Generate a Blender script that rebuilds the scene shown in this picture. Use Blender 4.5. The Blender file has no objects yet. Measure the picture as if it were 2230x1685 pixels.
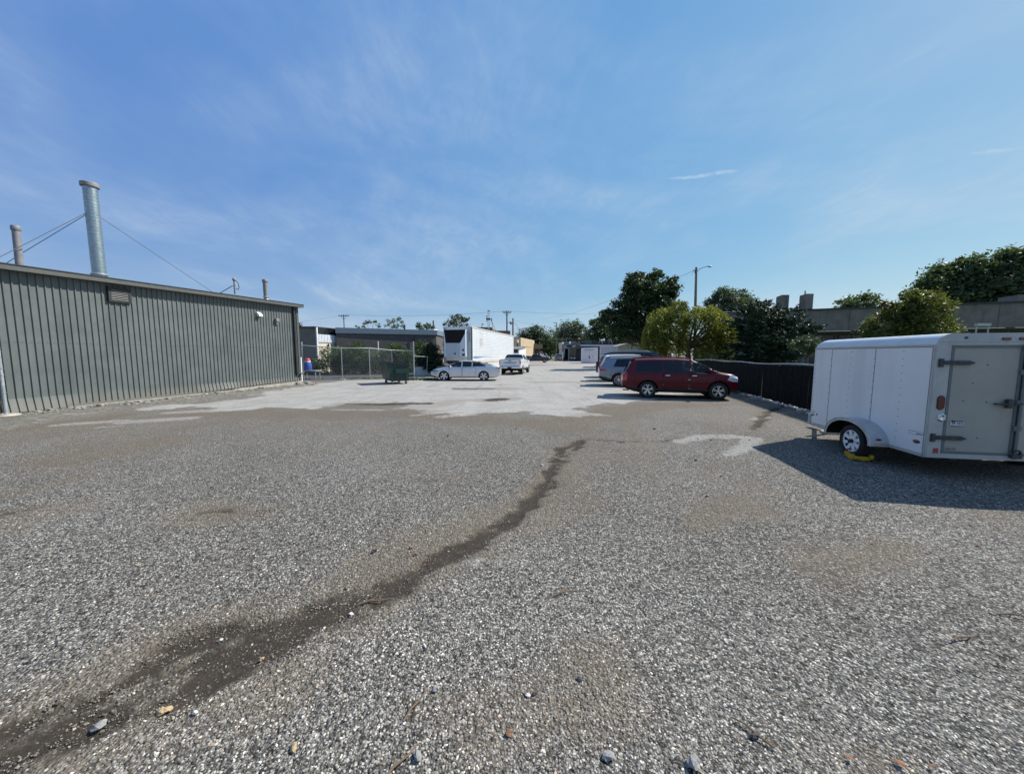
import bpy, bmesh, math, random
import numpy as np
from mathutils import Vector, Matrix
random.seed(7); RNG = np.random.default_rng(11)
R = math.radians
SC = bpy.context.scene
COL = SC.collection

# ------------------------------------------------------------------ camera, sky, sun, exposure
EYE = 1.85
FPX, CX, CY, HORIZON = 770.0, 1115.0, 842.5, 772.0
PITCH = math.atan((CY - HORIZON) / FPX)
cam = bpy.data.cameras.new('camera')
cam.sensor_fit = 'HORIZONTAL'; cam.sensor_width = 36.0
cam.lens = FPX / 2230.0 * 36.0
cam.clip_start = 0.05; cam.clip_end = 5000
camo = bpy.data.objects.new('camera', cam); COL.objects.link(camo)
camo.location = (0, 0, EYE); camo.rotation_euler = (math.pi / 2 - PITCH, 0, 0)
SC.camera = camo

SUN_AZ = math.atan2(0.92, 0.39)          # clockwise from +Y
SUN_EL = R(46)
SC.view_settings.view_transform = 'Standard'
SC.view_settings.look = 'None'
SC.view_settings.exposure = 0.40
SC.view_settings.gamma = 1.0
SC.view_settings.use_curve_mapping = False
SC.cycles.use_denoising = True
SC.cycles.max_bounces = 6
SC.cycles.transparent_max_bounces = 16

sun = bpy.data.lights.new('sun', 'SUN'); sun.energy = 5.0; sun.angle = R(0.53); sun.color = (1.0, 0.95, 0.87)
suno = bpy.data.objects.new('sun', sun); COL.objects.link(suno)
sdir = Vector((math.sin(SUN_AZ) * math.cos(SUN_EL), math.cos(SUN_AZ) * math.cos(SUN_EL), math.sin(SUN_EL)))
suno.rotation_euler = sdir.to_track_quat('Z', 'Y').to_euler()
suno.location = (40, 10, 60)


class NT:
    """small helper to wire shader nodes"""
    def __init__(s, tree): s.t = tree; s.n = tree.nodes; s.l = tree.links
    def new(s, typ, **kw):
        n = s.n.new(typ)
        for k, v in kw.items(): setattr(n, k, v)
        return n
    def put(s, sock, v):
        if isinstance(v, bpy.types.NodeSocket): s.l.new(v, sock)
        elif v is not None:
            if sock.type == 'RGBA' and not isinstance(v, (int, float)) and len(v) == 3: v = (*v, 1)
            sock.default_value = v
    def math(s, op, a, b=None, c=None, clamp=False):
        n = s.new('ShaderNodeMath', operation=op); n.use_clamp = clamp
        s.put(n.inputs[0], a)
        if b is not None: s.put(n.inputs[1], b)
        if c is not None: s.put(n.inputs[2], c)
        return n.outputs[0]
    def vmath(s, op, a, b=None):
        n = s.new('ShaderNodeVectorMath', operation=op)
        s.put(n.inputs[0], a)
        if b is not None: s.put(n.inputs[1], b)
        return n.outputs['Value'] if op in ('DOT_PRODUCT', 'LENGTH') else n.outputs[0]
    def mix(s, f, a, b, blend='MIX'):
        n = s.new('ShaderNodeMix', data_type='RGBA', blend_type=blend)
        s.put(n.inputs[0], f); s.put(n.inputs[6], a); s.put(n.inputs[7], b)
        return n.outputs[2]
    def noise(s, vec, scale, detail=4, rough=0.55, dist=0.0):
        n = s.new('ShaderNodeTexNoise')
        if vec is not None: s.l.new(vec, n.inputs['Vector'])
        n.inputs['Scale'].default_value = scale; n.inputs['Detail'].default_value = detail
        n.inputs['Roughness'].default_value = rough; n.inputs['Distortion'].default_value = dist
        return n.outputs['Fac']
    def voro(s, vec, scale, feature='F1', out='Distance', rnd=1.0):
        n = s.new('ShaderNodeTexVoronoi', feature=feature)
        if vec is not None: s.l.new(vec, n.inputs['Vector'])
        n.inputs['Scale'].default_value = scale; n.inputs['Randomness'].default_value = rnd
        return n.outputs[out]
    def smooth(s, x, lo, hi, a=0.0, b=1.0):
        n = s.new('ShaderNodeMapRange', interpolation_type='SMOOTHSTEP')
        s.put(n.inputs[0], x); s.put(n.inputs[1], lo); s.put(n.inputs[2], hi); s.put(n.inputs[3], a); s.put(n.inputs[4], b)
        return n.outputs[0]
    def ramp(s, f, stops):
        n = s.new('ShaderNodeValToRGB'); cr = n.color_ramp
        while len(cr.elements) < len(stops): cr.elements.new(0.5)
        for e, (p, c) in zip(cr.elements, stops): e.position = p; e.color = (*c, 1) if len(c) == 3 else c
        s.put(n.inputs[0], f)
        return n.outputs[0]
    def attr(s, name, typ='GEOMETRY', out='Fac'):
        n = s.new('ShaderNodeAttribute', attribute_name=name, attribute_type=typ)
        return n.outputs[out]
    def scale(s, vec, v):
        n = s.new('ShaderNodeMapping'); s.l.new(vec, n.inputs[0]); n.inputs['Scale'].default_value = v
        return n.outputs[0]
    def bump(s, h, strength=0.3, dist=0.02):
        n = s.new('ShaderNodeBump'); n.inputs['Strength'].default_value = strength; n.inputs['Distance'].default_value = dist
        s.l.new(h, n.inputs['Height']); return n.outputs[0]


def build_world():
    w = bpy.data.worlds.new('World'); SC.world = w; w.use_nodes = True
    t = NT(w.node_tree); w.node_tree.nodes.clear()
    sky = t.new('ShaderNodeTexSky', sky_type='NISHITA')
    sky.sun_disc = False; sky.sun_elevation = SUN_EL; sky.sun_rotation = SUN_AZ
    sky.altitude = 200; sky.air_density = 1.0; sky.dust_density = 0.5; sky.ozone_density = 1.4
    d = t.new('ShaderNodeTexCoord').outputs['Generated']
    sep = t.new('ShaderNodeSeparateXYZ'); t.l.new(d, sep.inputs[0])
    z = t.math('MAXIMUM', sep.outputs[2], 0.0)
    zz = t.math('ADD', z, 0.12)
    cmb = t.new('ShaderNodeCombineXYZ')
    t.l.new(t.math('DIVIDE', sep.outputs[0], zz), cmb.inputs[0]); t.l.new(t.math('DIVIDE', sep.outputs[1], zz), cmb.inputs[1])
    rot = t.new('ShaderNodeMapping'); t.l.new(cmb.outputs[0], rot.inputs[0]); rot.inputs['Rotation'].default_value = (0, 0, R(-12))
    p = rot.outputs[0]
    # long high cirrus streaks plus a broad veil
    st = t.noise(t.scale(p, (1.0, 0.42, 1)), 1.4, 7, 0.6, 2.0)
    st2 = t.noise(t.scale(p, (1.6, 0.75, 1)), 2.2, 7, 0.6, 1.6)
    veil = t.noise(p, 0.55, 5, 0.55, 0.6)
    fib = t.noise(t.scale(p, (2.0, 0.8, 1)), 4.0, 8, 0.68, 2.2)
    m = t.math('MULTIPLY', t.math('MULTIPLY', t.smooth(st, 0.40, 0.9), 0.5), t.smooth(veil, 0.3, 0.62))
    m = t.math('ADD', m, t.math('MULTIPLY', t.smooth(veil, 0.36, 0.74), 0.9))
    m = t.math('MULTIPLY', m, t.math('MULTIPLY', t.smooth(st2, 0.2, 0.8, 0.6, 1.3), t.smooth(fib, 0.25, 0.75, 0.78, 1.22)))
    m = t.math('MULTIPLY', m, t.smooth(z, 0.0, 0.12, 0.6, 1.0))
    m = t.math('MULTIPLY', m, 0.52, clamp=True)
    # thin broken contrail: a great circle between two directions
    def pix(u, v):
        x = (u - CX) / FPX; y = (CY - v) / FPX; c, s = math.cos(PITCH), math.sin(PITCH)
        return Vector((x, c + y * s, -s + y * c)).normalized()
    a, b = pix(1260, 402), pix(2230, 324); n = a.cross(b).normalized()
    wob = t.math('MULTIPLY', t.math('SUBTRACT', t.noise(d, 7, 3), 0.5), 0.03)
    dist = t.math('ABSOLUTE', t.math('ADD', t.vmath('DOT_PRODUCT', d, tuple(n)), wob))
    line = t.smooth(dist, 0.0, 0.0055, 1.0, 0.0)
    line = t.math('MULTIPLY', line, t.smooth(t.noise(d, 16, 6, 0.65), 0.44, 0.66))
    line = t.math('MULTIPLY', line, t.smooth(sep.outputs[0], 0.15, 0.3))
    line = t.math('MULTIPLY', line, t.smooth(sep.outputs[1], 0.2, 0.4))
    seg = t.smooth(t.vmath('DOT_PRODUCT', d, tuple(pix(1530, 381))), math.cos(R(4.6)), math.cos(R(1.5)))
    seg2 = t.smooth(t.vmath('DOT_PRODUCT', d, tuple(pix(2190, 320))), math.cos(R(6)), math.cos(R(1.5)))
    core = t.math('MULTIPLY', t.smooth(dist, 0.0, 0.0062, 1.0, 0.0), t.smooth(t.noise(d, 22, 5, 0.6), 0.30, 0.62))
    line = t.math('ADD', t.math('MULTIPLY', line, 0.22), t.math('MULTIPLY', core, t.math('MAXIMUM', t.math('MULTIPLY', seg, 0.62), t.math('MULTIPLY', seg2, 0.42))))
    m = t.math('MAXIMUM', m, line)
    # even out the sky's vertical gradient as a summer noon haze does; slightly greener toward the sun's side
    side = t.vmath('DOT_PRODUCT', d, (math.sin(SUN_AZ), math.cos(SUN_AZ), 0.0))
    sg = t.smooth(side, -0.6, 1.0)
    base = t.mix(1.0, t.mix(1.0, sky.outputs[0], (0.56, 0.44, 0.16, 1), 'MULTIPLY'), t.mix(sg, (0.36, 1.28, 4.2, 1), (0.14, 1.74, 4.6, 1)), 'ADD')
    tint = t.mix(m, base, (4.3, 5.2, 6.2, 1))
    bg = t.new('ShaderNodeBackground'); t.l.new(tint, bg.inputs[0]); bg.inputs[1].default_value = 0.1
    out = t.new('ShaderNodeOutputWorld'); t.l.new(bg.outputs[0], out.inputs[0])
build_world()

# ------------------------------------------------------------------ survey helpers: where a sight line meets the ground / a given distance
_c, _s = math.cos(PITCH), math.sin(PITCH)
def ray(u, v):
    x = (u - CX) / FPX; z = (CY - v) / FPX
    return (x, _c + z * _s, -_s + z * _c)
def G(u, v, z=0.0):
    r = ray(u, v); t = (z - EYE) / r[2]
    return Vector((r[0] * t, r[1] * t, z))
def D(u, v, Y):
    r = ray(u, v); t = Y / r[1]
    return Vector((r[0] * t, Y, EYE + r[2] * t))

# ------------------------------------------------------------------ object helpers
def tag(o, label=None, cat=None, group=None, kind=None):
    if label: o['label'] = label
    if cat: o['category'] = cat
    if group: o['group'] = group
    if kind: o['kind'] = kind
    return o
def thing(name, label, cat, loc=(0, 0, 0), rz=0.0, group=None):
    o = bpy.data.objects.new(name, None); COL.objects.link(o)
    o.empty_display_size = 0.3
    o.location = loc; o.rotation_euler = (0, 0, rz)
    return tag(o, label, cat, group)
def copy_tree(o, parent=None):
    c = o.copy(); COL.objects.link(c); c.parent = parent
    for ch in list(o.children): copy_tree(ch, c)
    return c
def link_mesh(name, verts, faces, material, parent=None, smooth=False, angle=None):
    me = bpy.data.meshes.new(name)
    me.from_pydata([tuple(v) for v in verts], [], [tuple(f) for f in faces])
    me.update()
    o = bpy.data.objects.new(name, me); COL.objects.link(o)
    if material: me.materials.append(material)
    if smooth:
        me.polygons.foreach_set('use_smooth', [True] * len(me.polygons))
        if angle:
            me.set_sharp_from_angle(angle=R(angle))
    if parent: o.parent = parent
    return o

class MB:
    """collects shapes for ONE mesh object"""
    def __init__(s): s.v = []; s.f = []
    def add(s, vs, fs, M=None):
        k = len(s.v)
        s.v += [(M @ Vector(p)) if M is not None else Vector(p) for p in vs]
        s.f += [tuple(i + k for i in f) for f in fs]
        return s
    def box(s, x0, x1, y0, y1, z0, z1, M=None, bev=0.0):
        if bev <= 0:
            vs = [(x0, y0, z0), (x1, y0, z0), (x1, y1, z0), (x0, y1, z0), (x0, y0, z1), (x1, y0, z1), (x1, y1, z1), (x0, y1, z1)]
            return s.add(vs, [(3, 2, 1, 0), (4, 5, 6, 7), (0, 1, 5, 4), (1, 2, 6, 5), (2, 3, 7, 6), (3, 0, 4, 7)], M)
        bm = bmesh.new(); bmesh.ops.create_cube(bm, size=1.0)
        for v in bm.verts: v.co = Vector(((x0 + x1) / 2 + v.co.x * (x1 - x0), (y0 + y1) / 2 + v.co.y * (y1 - y0), (z0 + z1) / 2 + v.co.z * (z1 - z0)))
        bmesh.ops.bevel(bm, geom=list(bm.edges), offset=bev, segments=2, profile=0.5, affect='EDGES')
        bm.verts.index_update()
        s.add([v.co.copy() for v in bm.verts], [[v.index for v in f.verts] for f in bm.faces], M); bm.free()
        return s
    def prism(s, poly, d, M=None):
        """poly: list of (a,b) in the local x,z plane; extruded from y=d0 to d1 (d=(d0,d1))"""
        n = len(poly)
        vs = [(a, d[0], b) for a, b in poly] + [(a, d[1], b) for a, b in poly]
        fs = [tuple(range(n)), tuple(range(2 * n - 1, n - 1, -1))]
        fs += [(i, i + n, (i + 1) % n + n, (i + 1) % n) for i in range(n)]
        return s.add(vs, fs, M)
    def slab(s, poly, z0, z1, M=None):
        n = len(poly)
        vs = [(a, b, z0) for a, b in poly] + [(a, b, z1) for a, b in poly]
        fs = [tuple(range(n - 1, -1, -1)), tuple(range(n, 2 * n))]
        fs += [(i, (i + 1) % n, (i + 1) % n + n, i + n) for i in range(n)]
        return s.add(vs, fs, M)
    def tube(s, pts, r, seg=8, cap=True, M=None):
        pts = [Vector(p) for p in pts]; k = len(s.v); n = len(pts)
        rs = r if isinstance(r, (list, tuple)) else [r] * n
        vs = []; up = Vector((0.13, 0.21, 1)).normalized()
        for i, p in enumerate(pts):
            d = (pts[min(i + 1, n - 1)] - pts[max(i - 1, 0)]).normalized()
            a = d.cross(up)
            if a.length < 0.05: a = d.cross(Vector((1, 0, 0)))
            a.normalize(); b = d.cross(a)
            for j in range(seg):
                t = 2 * math.pi * j / seg
                vs.append(p + (a * math.cos(t) + b * math.sin(t)) * rs[i])
        fs = [(i * seg + j, i * seg + (j + 1) % seg, (i + 1) * seg + (j + 1) % seg, (i + 1) * seg + j) for i in range(n - 1) for j in range(seg)]
        if cap: fs += [tuple(range(seg - 1, -1, -1)), tuple(range((n - 1) * seg, n * seg))]
        return s.add(vs, fs, M)
    def lathe(s, prof, seg=24, M=None):
        """prof: (radius, z) revolved round z"""
        n = len(prof); vs = []
        for r, z in prof:
            for j in range(seg):
                t = 2 * math.pi * j / seg; vs.append((r * math.cos(t), r * math.sin(t), z))
        fs = [(i * seg + j, i * seg + (j + 1) % seg, (i + 1) * seg + (j + 1) % seg, (i + 1) * seg + j) for i in range(n - 1) for j in range(seg)]
        return s.add(vs, fs, M)
    def ball(s, c, r, M=None, seg=16, rings=10):
        rr = r if isinstance(r, (tuple, list)) else (r, r, r)
        vs = []
        for i in range(rings + 1):
            ph = math.pi * i / rings
            for j in range(seg):
                t = 2 * math.pi * j / seg
                vs.append((c[0] + rr[0] * math.sin(ph) * math.cos(t), c[1] + rr[1] * math.sin(ph) * math.sin(t), c[2] - rr[2] * math.cos(ph)))
        fs = [(i * seg + j, i * seg + (j + 1) % seg, (i + 1) * seg + (j + 1) % seg, (i + 1) * seg + j) for i in range(rings) for j in range(seg)]
        return s.add(vs, fs, M)
    def quad(s, a, b, c, d, M=None): return s.add([a, b, c, d], [(0, 1, 2, 3)], M)
    def build(s, name, material, parent=None, smooth=False, angle=35, world=False):
        v = s.v
        if world and parent is not None:
            inv = (Matrix.Translation(parent.location) @ parent.rotation_euler.to_matrix().to_4x4()).inverted()
            v = [inv @ p for p in v]
        return link_mesh(name, v, s.f, material, parent, smooth, angle if smooth else None)

def text(name, body, size, loc, rot, material, parent, align='CENTER', ext=0.002, sx=1.0, shear=0.0, world=False, spacing=1.0):
    c = bpy.data.curves.new(name, 'FONT'); c.body = body; c.size = size; c.extrude = ext; c.align_x = align; c.align_y = 'CENTER'; c.shear = shear; c.space_character = spacing
    o = bpy.data.objects.new(name, c); COL.objects.link(o)
    dg = bpy.context.evaluated_depsgraph_get()
    me = bpy.data.meshes.new_from_object(o.evaluated_get(dg)); me.name = name
    bpy.data.objects.remove(o)
    o = bpy.data.objects.new(name, me); COL.objects.link(o); me.materials.clear(); me.materials.append(material)
    o.location = loc; o.rotation_euler = rot; o.scale = (sx, 1, 1); o.parent = parent
    return o

# ------------------------------------------------------------------ materials
def mat(name, col, rough=0.6, metal=0.0, var=0.12, vscale=6.0, bump=0.0, bscale=40.0, coat=0.0, spec=0.5, grime=0.0, streak=False):
    m = bpy.data.materials.new(name); m.use_nodes = True
    t = NT(m.node_tree); b = m.node_tree.nodes['Principled BSDF']
    p = t.new('ShaderNodeTexCoord').outputs['Object']
    c = None
    if var > 0:
        f = t.noise(p, vscale, 5, 0.6)
        c = t.mix(t.smooth(f, 0.3, 0.7), tuple(x * (1 - var) for x in col), tuple(min(1, x * (1 + var)) for x in col))
    if grime > 0:
        g = t.noise(t.scale(p, (1, 1, 0.15)) if streak else p, vscale * 0.7 if not streak else vscale, 6, 0.65, 0.3)
        c = t.mix(t.math('MULTIPLY', t.smooth(g, 0.5, 0.72), grime), c if c is not None else (*col, 1), tuple(x * 0.35 for x in col))
    if c is not None: t.l.new(c, b.inputs['Base Color'])
    else: b.inputs['Base Color'].default_value = (*col, 1)
    rf = t.noise(p, vscale * 3, 3)
    t.l.new(t.smooth(rf, 0.3, 0.7, max(0.02, rough - 0.07), min(1, rough + 0.07)), b.inputs['Roughness'])
    b.inputs['Metallic'].default_value = metal
    b.inputs['Coat Weight'].default_value = coat; b.inputs['Specular IOR Level'].default_value = spec; b.inputs['Coat Roughness'].default_value = 0.05
    b.inputs['Specular IOR Level'].default_value = spec
    if bump > 0: t.l.new(t.bump(t.noise(p, bscale, 5), bump, 0.01), b.inputs['Normal'])
    return m
def paint(name, col, metal=0.25, rough=0.38, coat=0.9, spec=0.5):
    m = bpy.data.materials.new(name); m.use_nodes = True
    t = NT(m.node_tree); b = m.node_tree.nodes['Principled BSDF']
    p = t.new('ShaderNodeTexCoord').outputs['Object']
    f = t.noise(p, 3, 5, 0.6)
    t.l.new(t.mix(t.smooth(f, 0.35, 0.75), tuple(x * 0.94 for x in col), tuple(min(1, x * 1.03 + 0.004) for x in col)), b.inputs['Base Color'])
    b.inputs['Metallic'].default_value = metal; b.inputs['Roughness'].default_value = rough
    b.inputs['Coat Weight'].default_value = coat; b.inputs['Specular IOR Level'].default_value = spec; b.inputs['Coat Roughness'].default_value = 0.06
    return m
def glass(name, tint=(0.02, 0.03, 0.03), see=0.25):
    m = bpy.data.materials.new(name); m.use_nodes = True
    t = NT(m.node_tree); b = m.node_tree.nodes['Principled BSDF']; out = m.node_tree.nodes['Material Output']
    b.inputs['Base Color'].default_value = (*tint, 1); b.inputs['Roughness'].default_value = 0.04; b.inputs['Specular IOR Level'].default_value = 0.5
    tr = t.new('ShaderNodeBsdfTransparent'); tr.inputs[0].default_value = (0.6, 0.78, 0.72, 1)
    mx = t.new('ShaderNodeMixShader'); mx.inputs[0].default_value = see
    t.l.new(b.outputs[0], mx.inputs[1]); t.l.new(tr.outputs[0], mx.inputs[2]); t.l.new(mx.outputs[0], out.inputs[0])
    return m
def leaf_mat(name, a, b_, trans=0.35, rough=0.5):
    m = bpy.data.materials.new(name); m.use_nodes = True
    t = NT(m.node_tree); b = m.node_tree.nodes['Principled BSDF']; out = m.node_tree.nodes['Material Output']
    c = t.mix(t.attr('tone'), a, b_)
    t.l.new(c, b.inputs['Base Color']); b.inputs['Roughness'].default_value = rough; b.inputs['Specular IOR Level'].default_value = 0.35
    tl = t.new('ShaderNodeBsdfTranslucent'); t.l.new(t.mix(1.0, c, (1.25, 1.3, 0.6, 1), 'MULTIPLY'), tl.inputs[0])
    mx = t.new('ShaderNodeMixShader'); mx.inputs[0].default_value = trans
    t.l.new(b.outputs[0], mx.inputs[1]); t.l.new(tl.outputs[0], mx.inputs[2]); t.l.new(mx.outputs[0], out.inputs[0])
    return m
def mesh_mat(name, col=(0.42, 0.45, 0.46), cell=0.055, wire=0.16, haze=0.0):
    """chain link: a diamond lattice of wire with real holes"""
    m = bpy.data.materials.new(name); m.use_nodes = True
    t = NT(m.node_tree); b = m.node_tree.nodes['Principled BSDF']; out = m.node_tree.nodes['Material Output']
    b.inputs['Base Color'].default_value = (*col, 1); b.inputs['Roughness'].default_value = 0.45; b.inputs['Metallic'].default_value = 0.5
    sp = t.new('ShaderNodeSeparateXYZ'); t.l.new(t.new('ShaderNodeUVMap').outputs[0], sp.inputs[0])
    def lines(sgn):
        q = t.math('MULTIPLY', sp.outputs[1], sgn)
        f = t.math('FRACT', t.math('DIVIDE', t.math('ADD', sp.outputs[0], q), cell))
        return t.math('LESS_THAN', f, wire)
    k = t.math('MAXIMUM', lines(1.0), lines(-1.0))
    if haze: k = t.math('MAXIMUM', k, haze)
    tr = t.new('ShaderNodeBsdfTransparent'); mx = t.new('ShaderNodeMixShader')
    t.l.new(k, mx.inputs[0]); t.l.new(tr.outputs[0], mx.inputs[1]); t.l.new(b.outputs[0], mx.inputs[2]); t.l.new(mx.outputs[0], out.inputs[0])
    return m

M = {}
M['black'] = mat('black_plastic', (0.012, 0.012, 0.013), 0.5, var=0.1)
M['rubber'] = mat('rubber', (0.016, 0.016, 0.017), 0.85, var=0.2, bump=0.2)
M['liner'] = mat('wheel_arch_liner', (0.006, 0.006, 0.006), 0.95, var=0)
M['alloy'] = mat('alloy', (0.62, 0.63, 0.65), 0.3, 0.85, var=0.05)
M['alloy_dark'] = mat('dark_alloy', (0.03, 0.03, 0.032), 0.35, 0.6, var=0.05)
M['chrome'] = mat('chrome', (0.75, 0.76, 0.78), 0.12, 1.0, var=0)
M['steel'] = mat('galvanised_steel', (0.42, 0.45, 0.46), 0.45, 0.55, var=0.18, vscale=9)
M['steel_dull'] = mat('dull_galvanised_pipe', (0.34, 0.38, 0.40), 0.55, 0.3, var=0.2, vscale=9)
M['red_lens'] = mat('red_lens', (0.32, 0.006, 0.01), 0.15, var=0, coat=0.8)
M['clear_lens'] = mat('clear_lens', (0.75, 0.76, 0.78), 0.1, 0.3, var=0, coat=1.0)
M['amber'] = mat('amber_lens', (0.75, 0.28, 0.02), 0.2, var=0, coat=0.6)
M['glass_dark'] = glass('privacy_glass', (0.006, 0.007, 0.008), 0.10)
M['glass_clear'] = glass('clear_car_glass', (0.02, 0.03, 0.03), 0.62)
M['glass_mid'] = glass('tinted_car_glass', (0.012, 0.016, 0.017), 0.35)
M['interior'] = mat('seat_fabric', (0.05, 0.05, 0.052), 0.9, var=0.15)
M['interior_tan'] = mat('tan_seat_fabric', (0.24, 0.26, 0.24), 0.9, var=0.15)
M['plate'] = mat('plate_white', (0.6, 0.62, 0.62), 0.4, var=0.05)
M['ink'] = mat('dark_ink', (0.02, 0.024, 0.04), 0.6, var=0)
M['white'] = mat('white_paint', (0.78, 0.79, 0.80), 0.45, var=0.05, vscale=2)
M['concrete'] = mat('concrete', (0.34, 0.32, 0.28), 0.9, var=0.25, vscale=4, bump=0.3)
M['bark'] = mat('bark', (0.075, 0.06, 0.045), 0.95, var=0.35, vscale=12, bump=0.6, bscale=30)
M['wood_pole'] = mat('weathered_pole_wood', (0.20, 0.165, 0.125), 0.9, var=0.25, vscale=10, bump=0.4)
M['wire'] = mat('wire', (0.02, 0.02, 0.022), 0.6, var=0)
M['wire_grey'] = mat('grey_wire', (0.16, 0.17, 0.19), 0.6, var=0)
# ------------------------------------------------------------------ ground
def seg_field(X, Y, pts):
    """signed 'inside' distance (m) to a stroke whose half-width varies along it; pts: (x, y, halfwidth)"""
    best = np.full(X.shape, -1e3)
    for (x0, y0, w0), (x1, y1, w1) in zip(pts[:-1], pts[1:]):
        dx, dy = x1 - x0, y1 - y0
        t = np.clip(((X - x0) * dx + (Y - y0) * dy) / (dx * dx + dy * dy + 1e-9), 0, 1)
        dd = np.hypot(X - (x0 + t * dx), Y - (y0 + t * dy))
        best = np.maximum(best, (w0 + t * (w1 - w0)) - dd)
    return best
def poly_field(X, Y, poly):
    ins = np.zeros(X.shape, bool); best = np.full(X.shape, 1e9)
    n = len(poly)
    for i in range(n):
        x0, y0 = poly[i]; x1, y1 = poly[(i + 1) % n]
        c = ((y0 > Y) != (y1 > Y)) & (X < (x1 - x0) * (Y - y0) / ((y1 - y0) + 1e-12) + x0)
        ins ^= c
        dx, dy = x1 - x0, y1 - y0
        t = np.clip(((X - x0) * dx + (Y - y0) * dy) / (dx * dx + dy * dy + 1e-9), 0, 1)
        best = np.minimum(best, np.hypot(X - (x0 + t * dx), Y - (y0 + t * dy)))
    return np.where(ins, best, -best)
def gs(*uvw): return [(G(u, v).x, G(u, v).y, w) for u, v, w in uvw]

RILL = [gs((20, 1590, .05), (200, 1525, .08), (330, 1452, .09), (400, 1408, .11), (470, 1378, .11), (560, 1368, .09), (640, 1362, .10), (720, 1345, .09)),
        gs((0, 1625, .05), (150, 1582, .08), (300, 1512, .09), (430, 1440, .10), (520, 1410, .09), (640, 1372, .08)),
        gs((560, 1395, .02), (600, 1402, .08), (500, 1452, .11), (380, 1515, .10), (250, 1568, .10), (130, 1608, .11), (60, 1640, .11), (0, 1672, .10)),
        gs((600, 1402, .07), (680, 1362, .09), (720, 1345, .11), (790, 1308, .12), (870, 1270, .11),
           (950, 1225, .12), (1000, 1203, .12), (1060, 1165, .09), (1120, 1128, .09), (1172, 1080, .09), (1192, 1045, .08), (1206, 1012, .08), (1222, 978, .08), (1275, 956, .03)),
        gs((1275, 956, .03), (1350, 962, .02), (1440, 962, .0), (1480, 952, -.03)),
        gs((1640, 935, .05), (1655, 915, .09), (1672, 897, .08), (1720, 880, .02)),
        gs((1190, 1045, .04), (1260, 968, .03)),
        gs((930, 878, .25), (830, 881, .2), (760, 879, .1)), gs((1068, 871, .35), (1092, 869, .3)), gs((995, 846, .3), (1070, 846, .2)),
        gs((0, 1118, .09), (60, 1108, .04)), gs((460, 1112, .02), (560, 1118, .0))]
BROWN = [gs((0, 1690, .35), (300, 1500, .42), (560, 1400, .42), (760, 1320, .36), (900, 1240, .36), (1080, 1150, .32), (1200, 1050, .22), (1225, 975, .3)),
         gs((1060, 1170, .2), (1180, 1140, .22), (1300, 1096, .14)), gs((640, 1335, .3), (800, 1265, .38), (900, 1200, .3)),
         gs((760, 880, .7), (940, 884, .6), (1000, 872, .4), (1120, 866, .4)),
         gs((1000, 848, .5), (1110, 846, .7)), gs((1060, 872, .6), (1110, 868, .6)),
         gs((1250, 918, .8), (1420, 885, .7), (1540, 880, .6)), gs((430, 900, .8), (900, 900, .9), (1240, 930, .7)),
         gs((20, 935, .5), (120, 925, .7), (250, 905, .3)), gs((0, 1075, .25), (200, 1040, .12)),
         gs((1160, 832, .6), (1290, 832, .8)), gs((440, 1112, .2), (600, 1125, .2)), gs((1750, 1240, .3), (1950, 1190, .3)), gs((1050, 1640, .2), (1300, 1500, .2)), gs((1480, 1150, .3), (1600, 1100, .3)),
         gs((60, 880, .5), (330, 862, .6), (560, 842, .5), (660, 834, .5)), gs((150, 1000, .5), (330, 965, .5)), gs((1800, 1620, .1), (1960, 1670, .1))]
CHALK = [gs((140, 924, .28), (260, 916, .24)), gs((280, 919, .32), (410, 911, .3)), gs((380, 898, .3), (540, 891, .3)), gs((215, 930, .1), (262, 927, .06)), gs((140, 902, .1), (200, 900, .08)), gs((330, 884, .08), (410, 883, .05)),
         gs((1480, 962, .12), (1530, 949, .2), (1600, 950, .2), (1640, 955, .2), (1622, 975, .17), (1585, 990, .10)), gs((1645, 912, .15), (1665, 908, .12)),
         gs((730, 892, .1), (830, 893, .12)), gs((960, 908, .2), (1040, 898, .2)), gs((900, 905, .12), (1000, 895, .15)), gs((1008, 1232, .03), (1040, 1222, .03)), gs((1080, 1222, .015), (1110, 1215, .015))]
PAVE = [tuple(G(u, v)[:2]) for u, v in [(350, 885), (450, 890), (520, 893), (610, 884), (680, 888), (740, 882), (800, 880), (850, 872), (925, 874), (880, 888), (955, 900), (1000, 905), (1075, 899), (1190, 900), (1240, 906), (1290, 903), (1240, 893),
        (1252, 884), (1325, 879), (1400, 872), (1480, 860), (1500, 840), (1420, 815), (1360, 798), (1300, 793.5), (1240, 793.5), (1155, 797), (1100, 803), (1060, 808), (940, 812), (900, 823), (750, 829), (665, 838), (600, 850), (520, 868)]]
SOIL = [tuple(G(u, v)[:2]) for u, v in [(0, 918), (120, 897), (330, 872), (560, 846), (665, 836), (640, 850), (560, 862), (330, 886), (170, 905), (0, 940)]]

def axis_steps(a, lo, hi, b, fine, grow):
    mid = list(np.arange(lo, hi + fine / 2, fine)); out = []
    s, x = fine, hi
    while x < b: s *= grow; x += s; out.append(x)
    pre = []; s, x = fine, lo
    while x > a: s *= grow; x -= s; pre.append(x)
    return np.array(pre[::-1] + mid + out)
gx = axis_steps(-900, -17, 13, 900, 0.065, 1.2)
gy = axis_steps(-60, 1.0, 16, 2400, 0.06, 1.03)
GXm, GYm = np.meshgrid(gx, gy)

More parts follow.
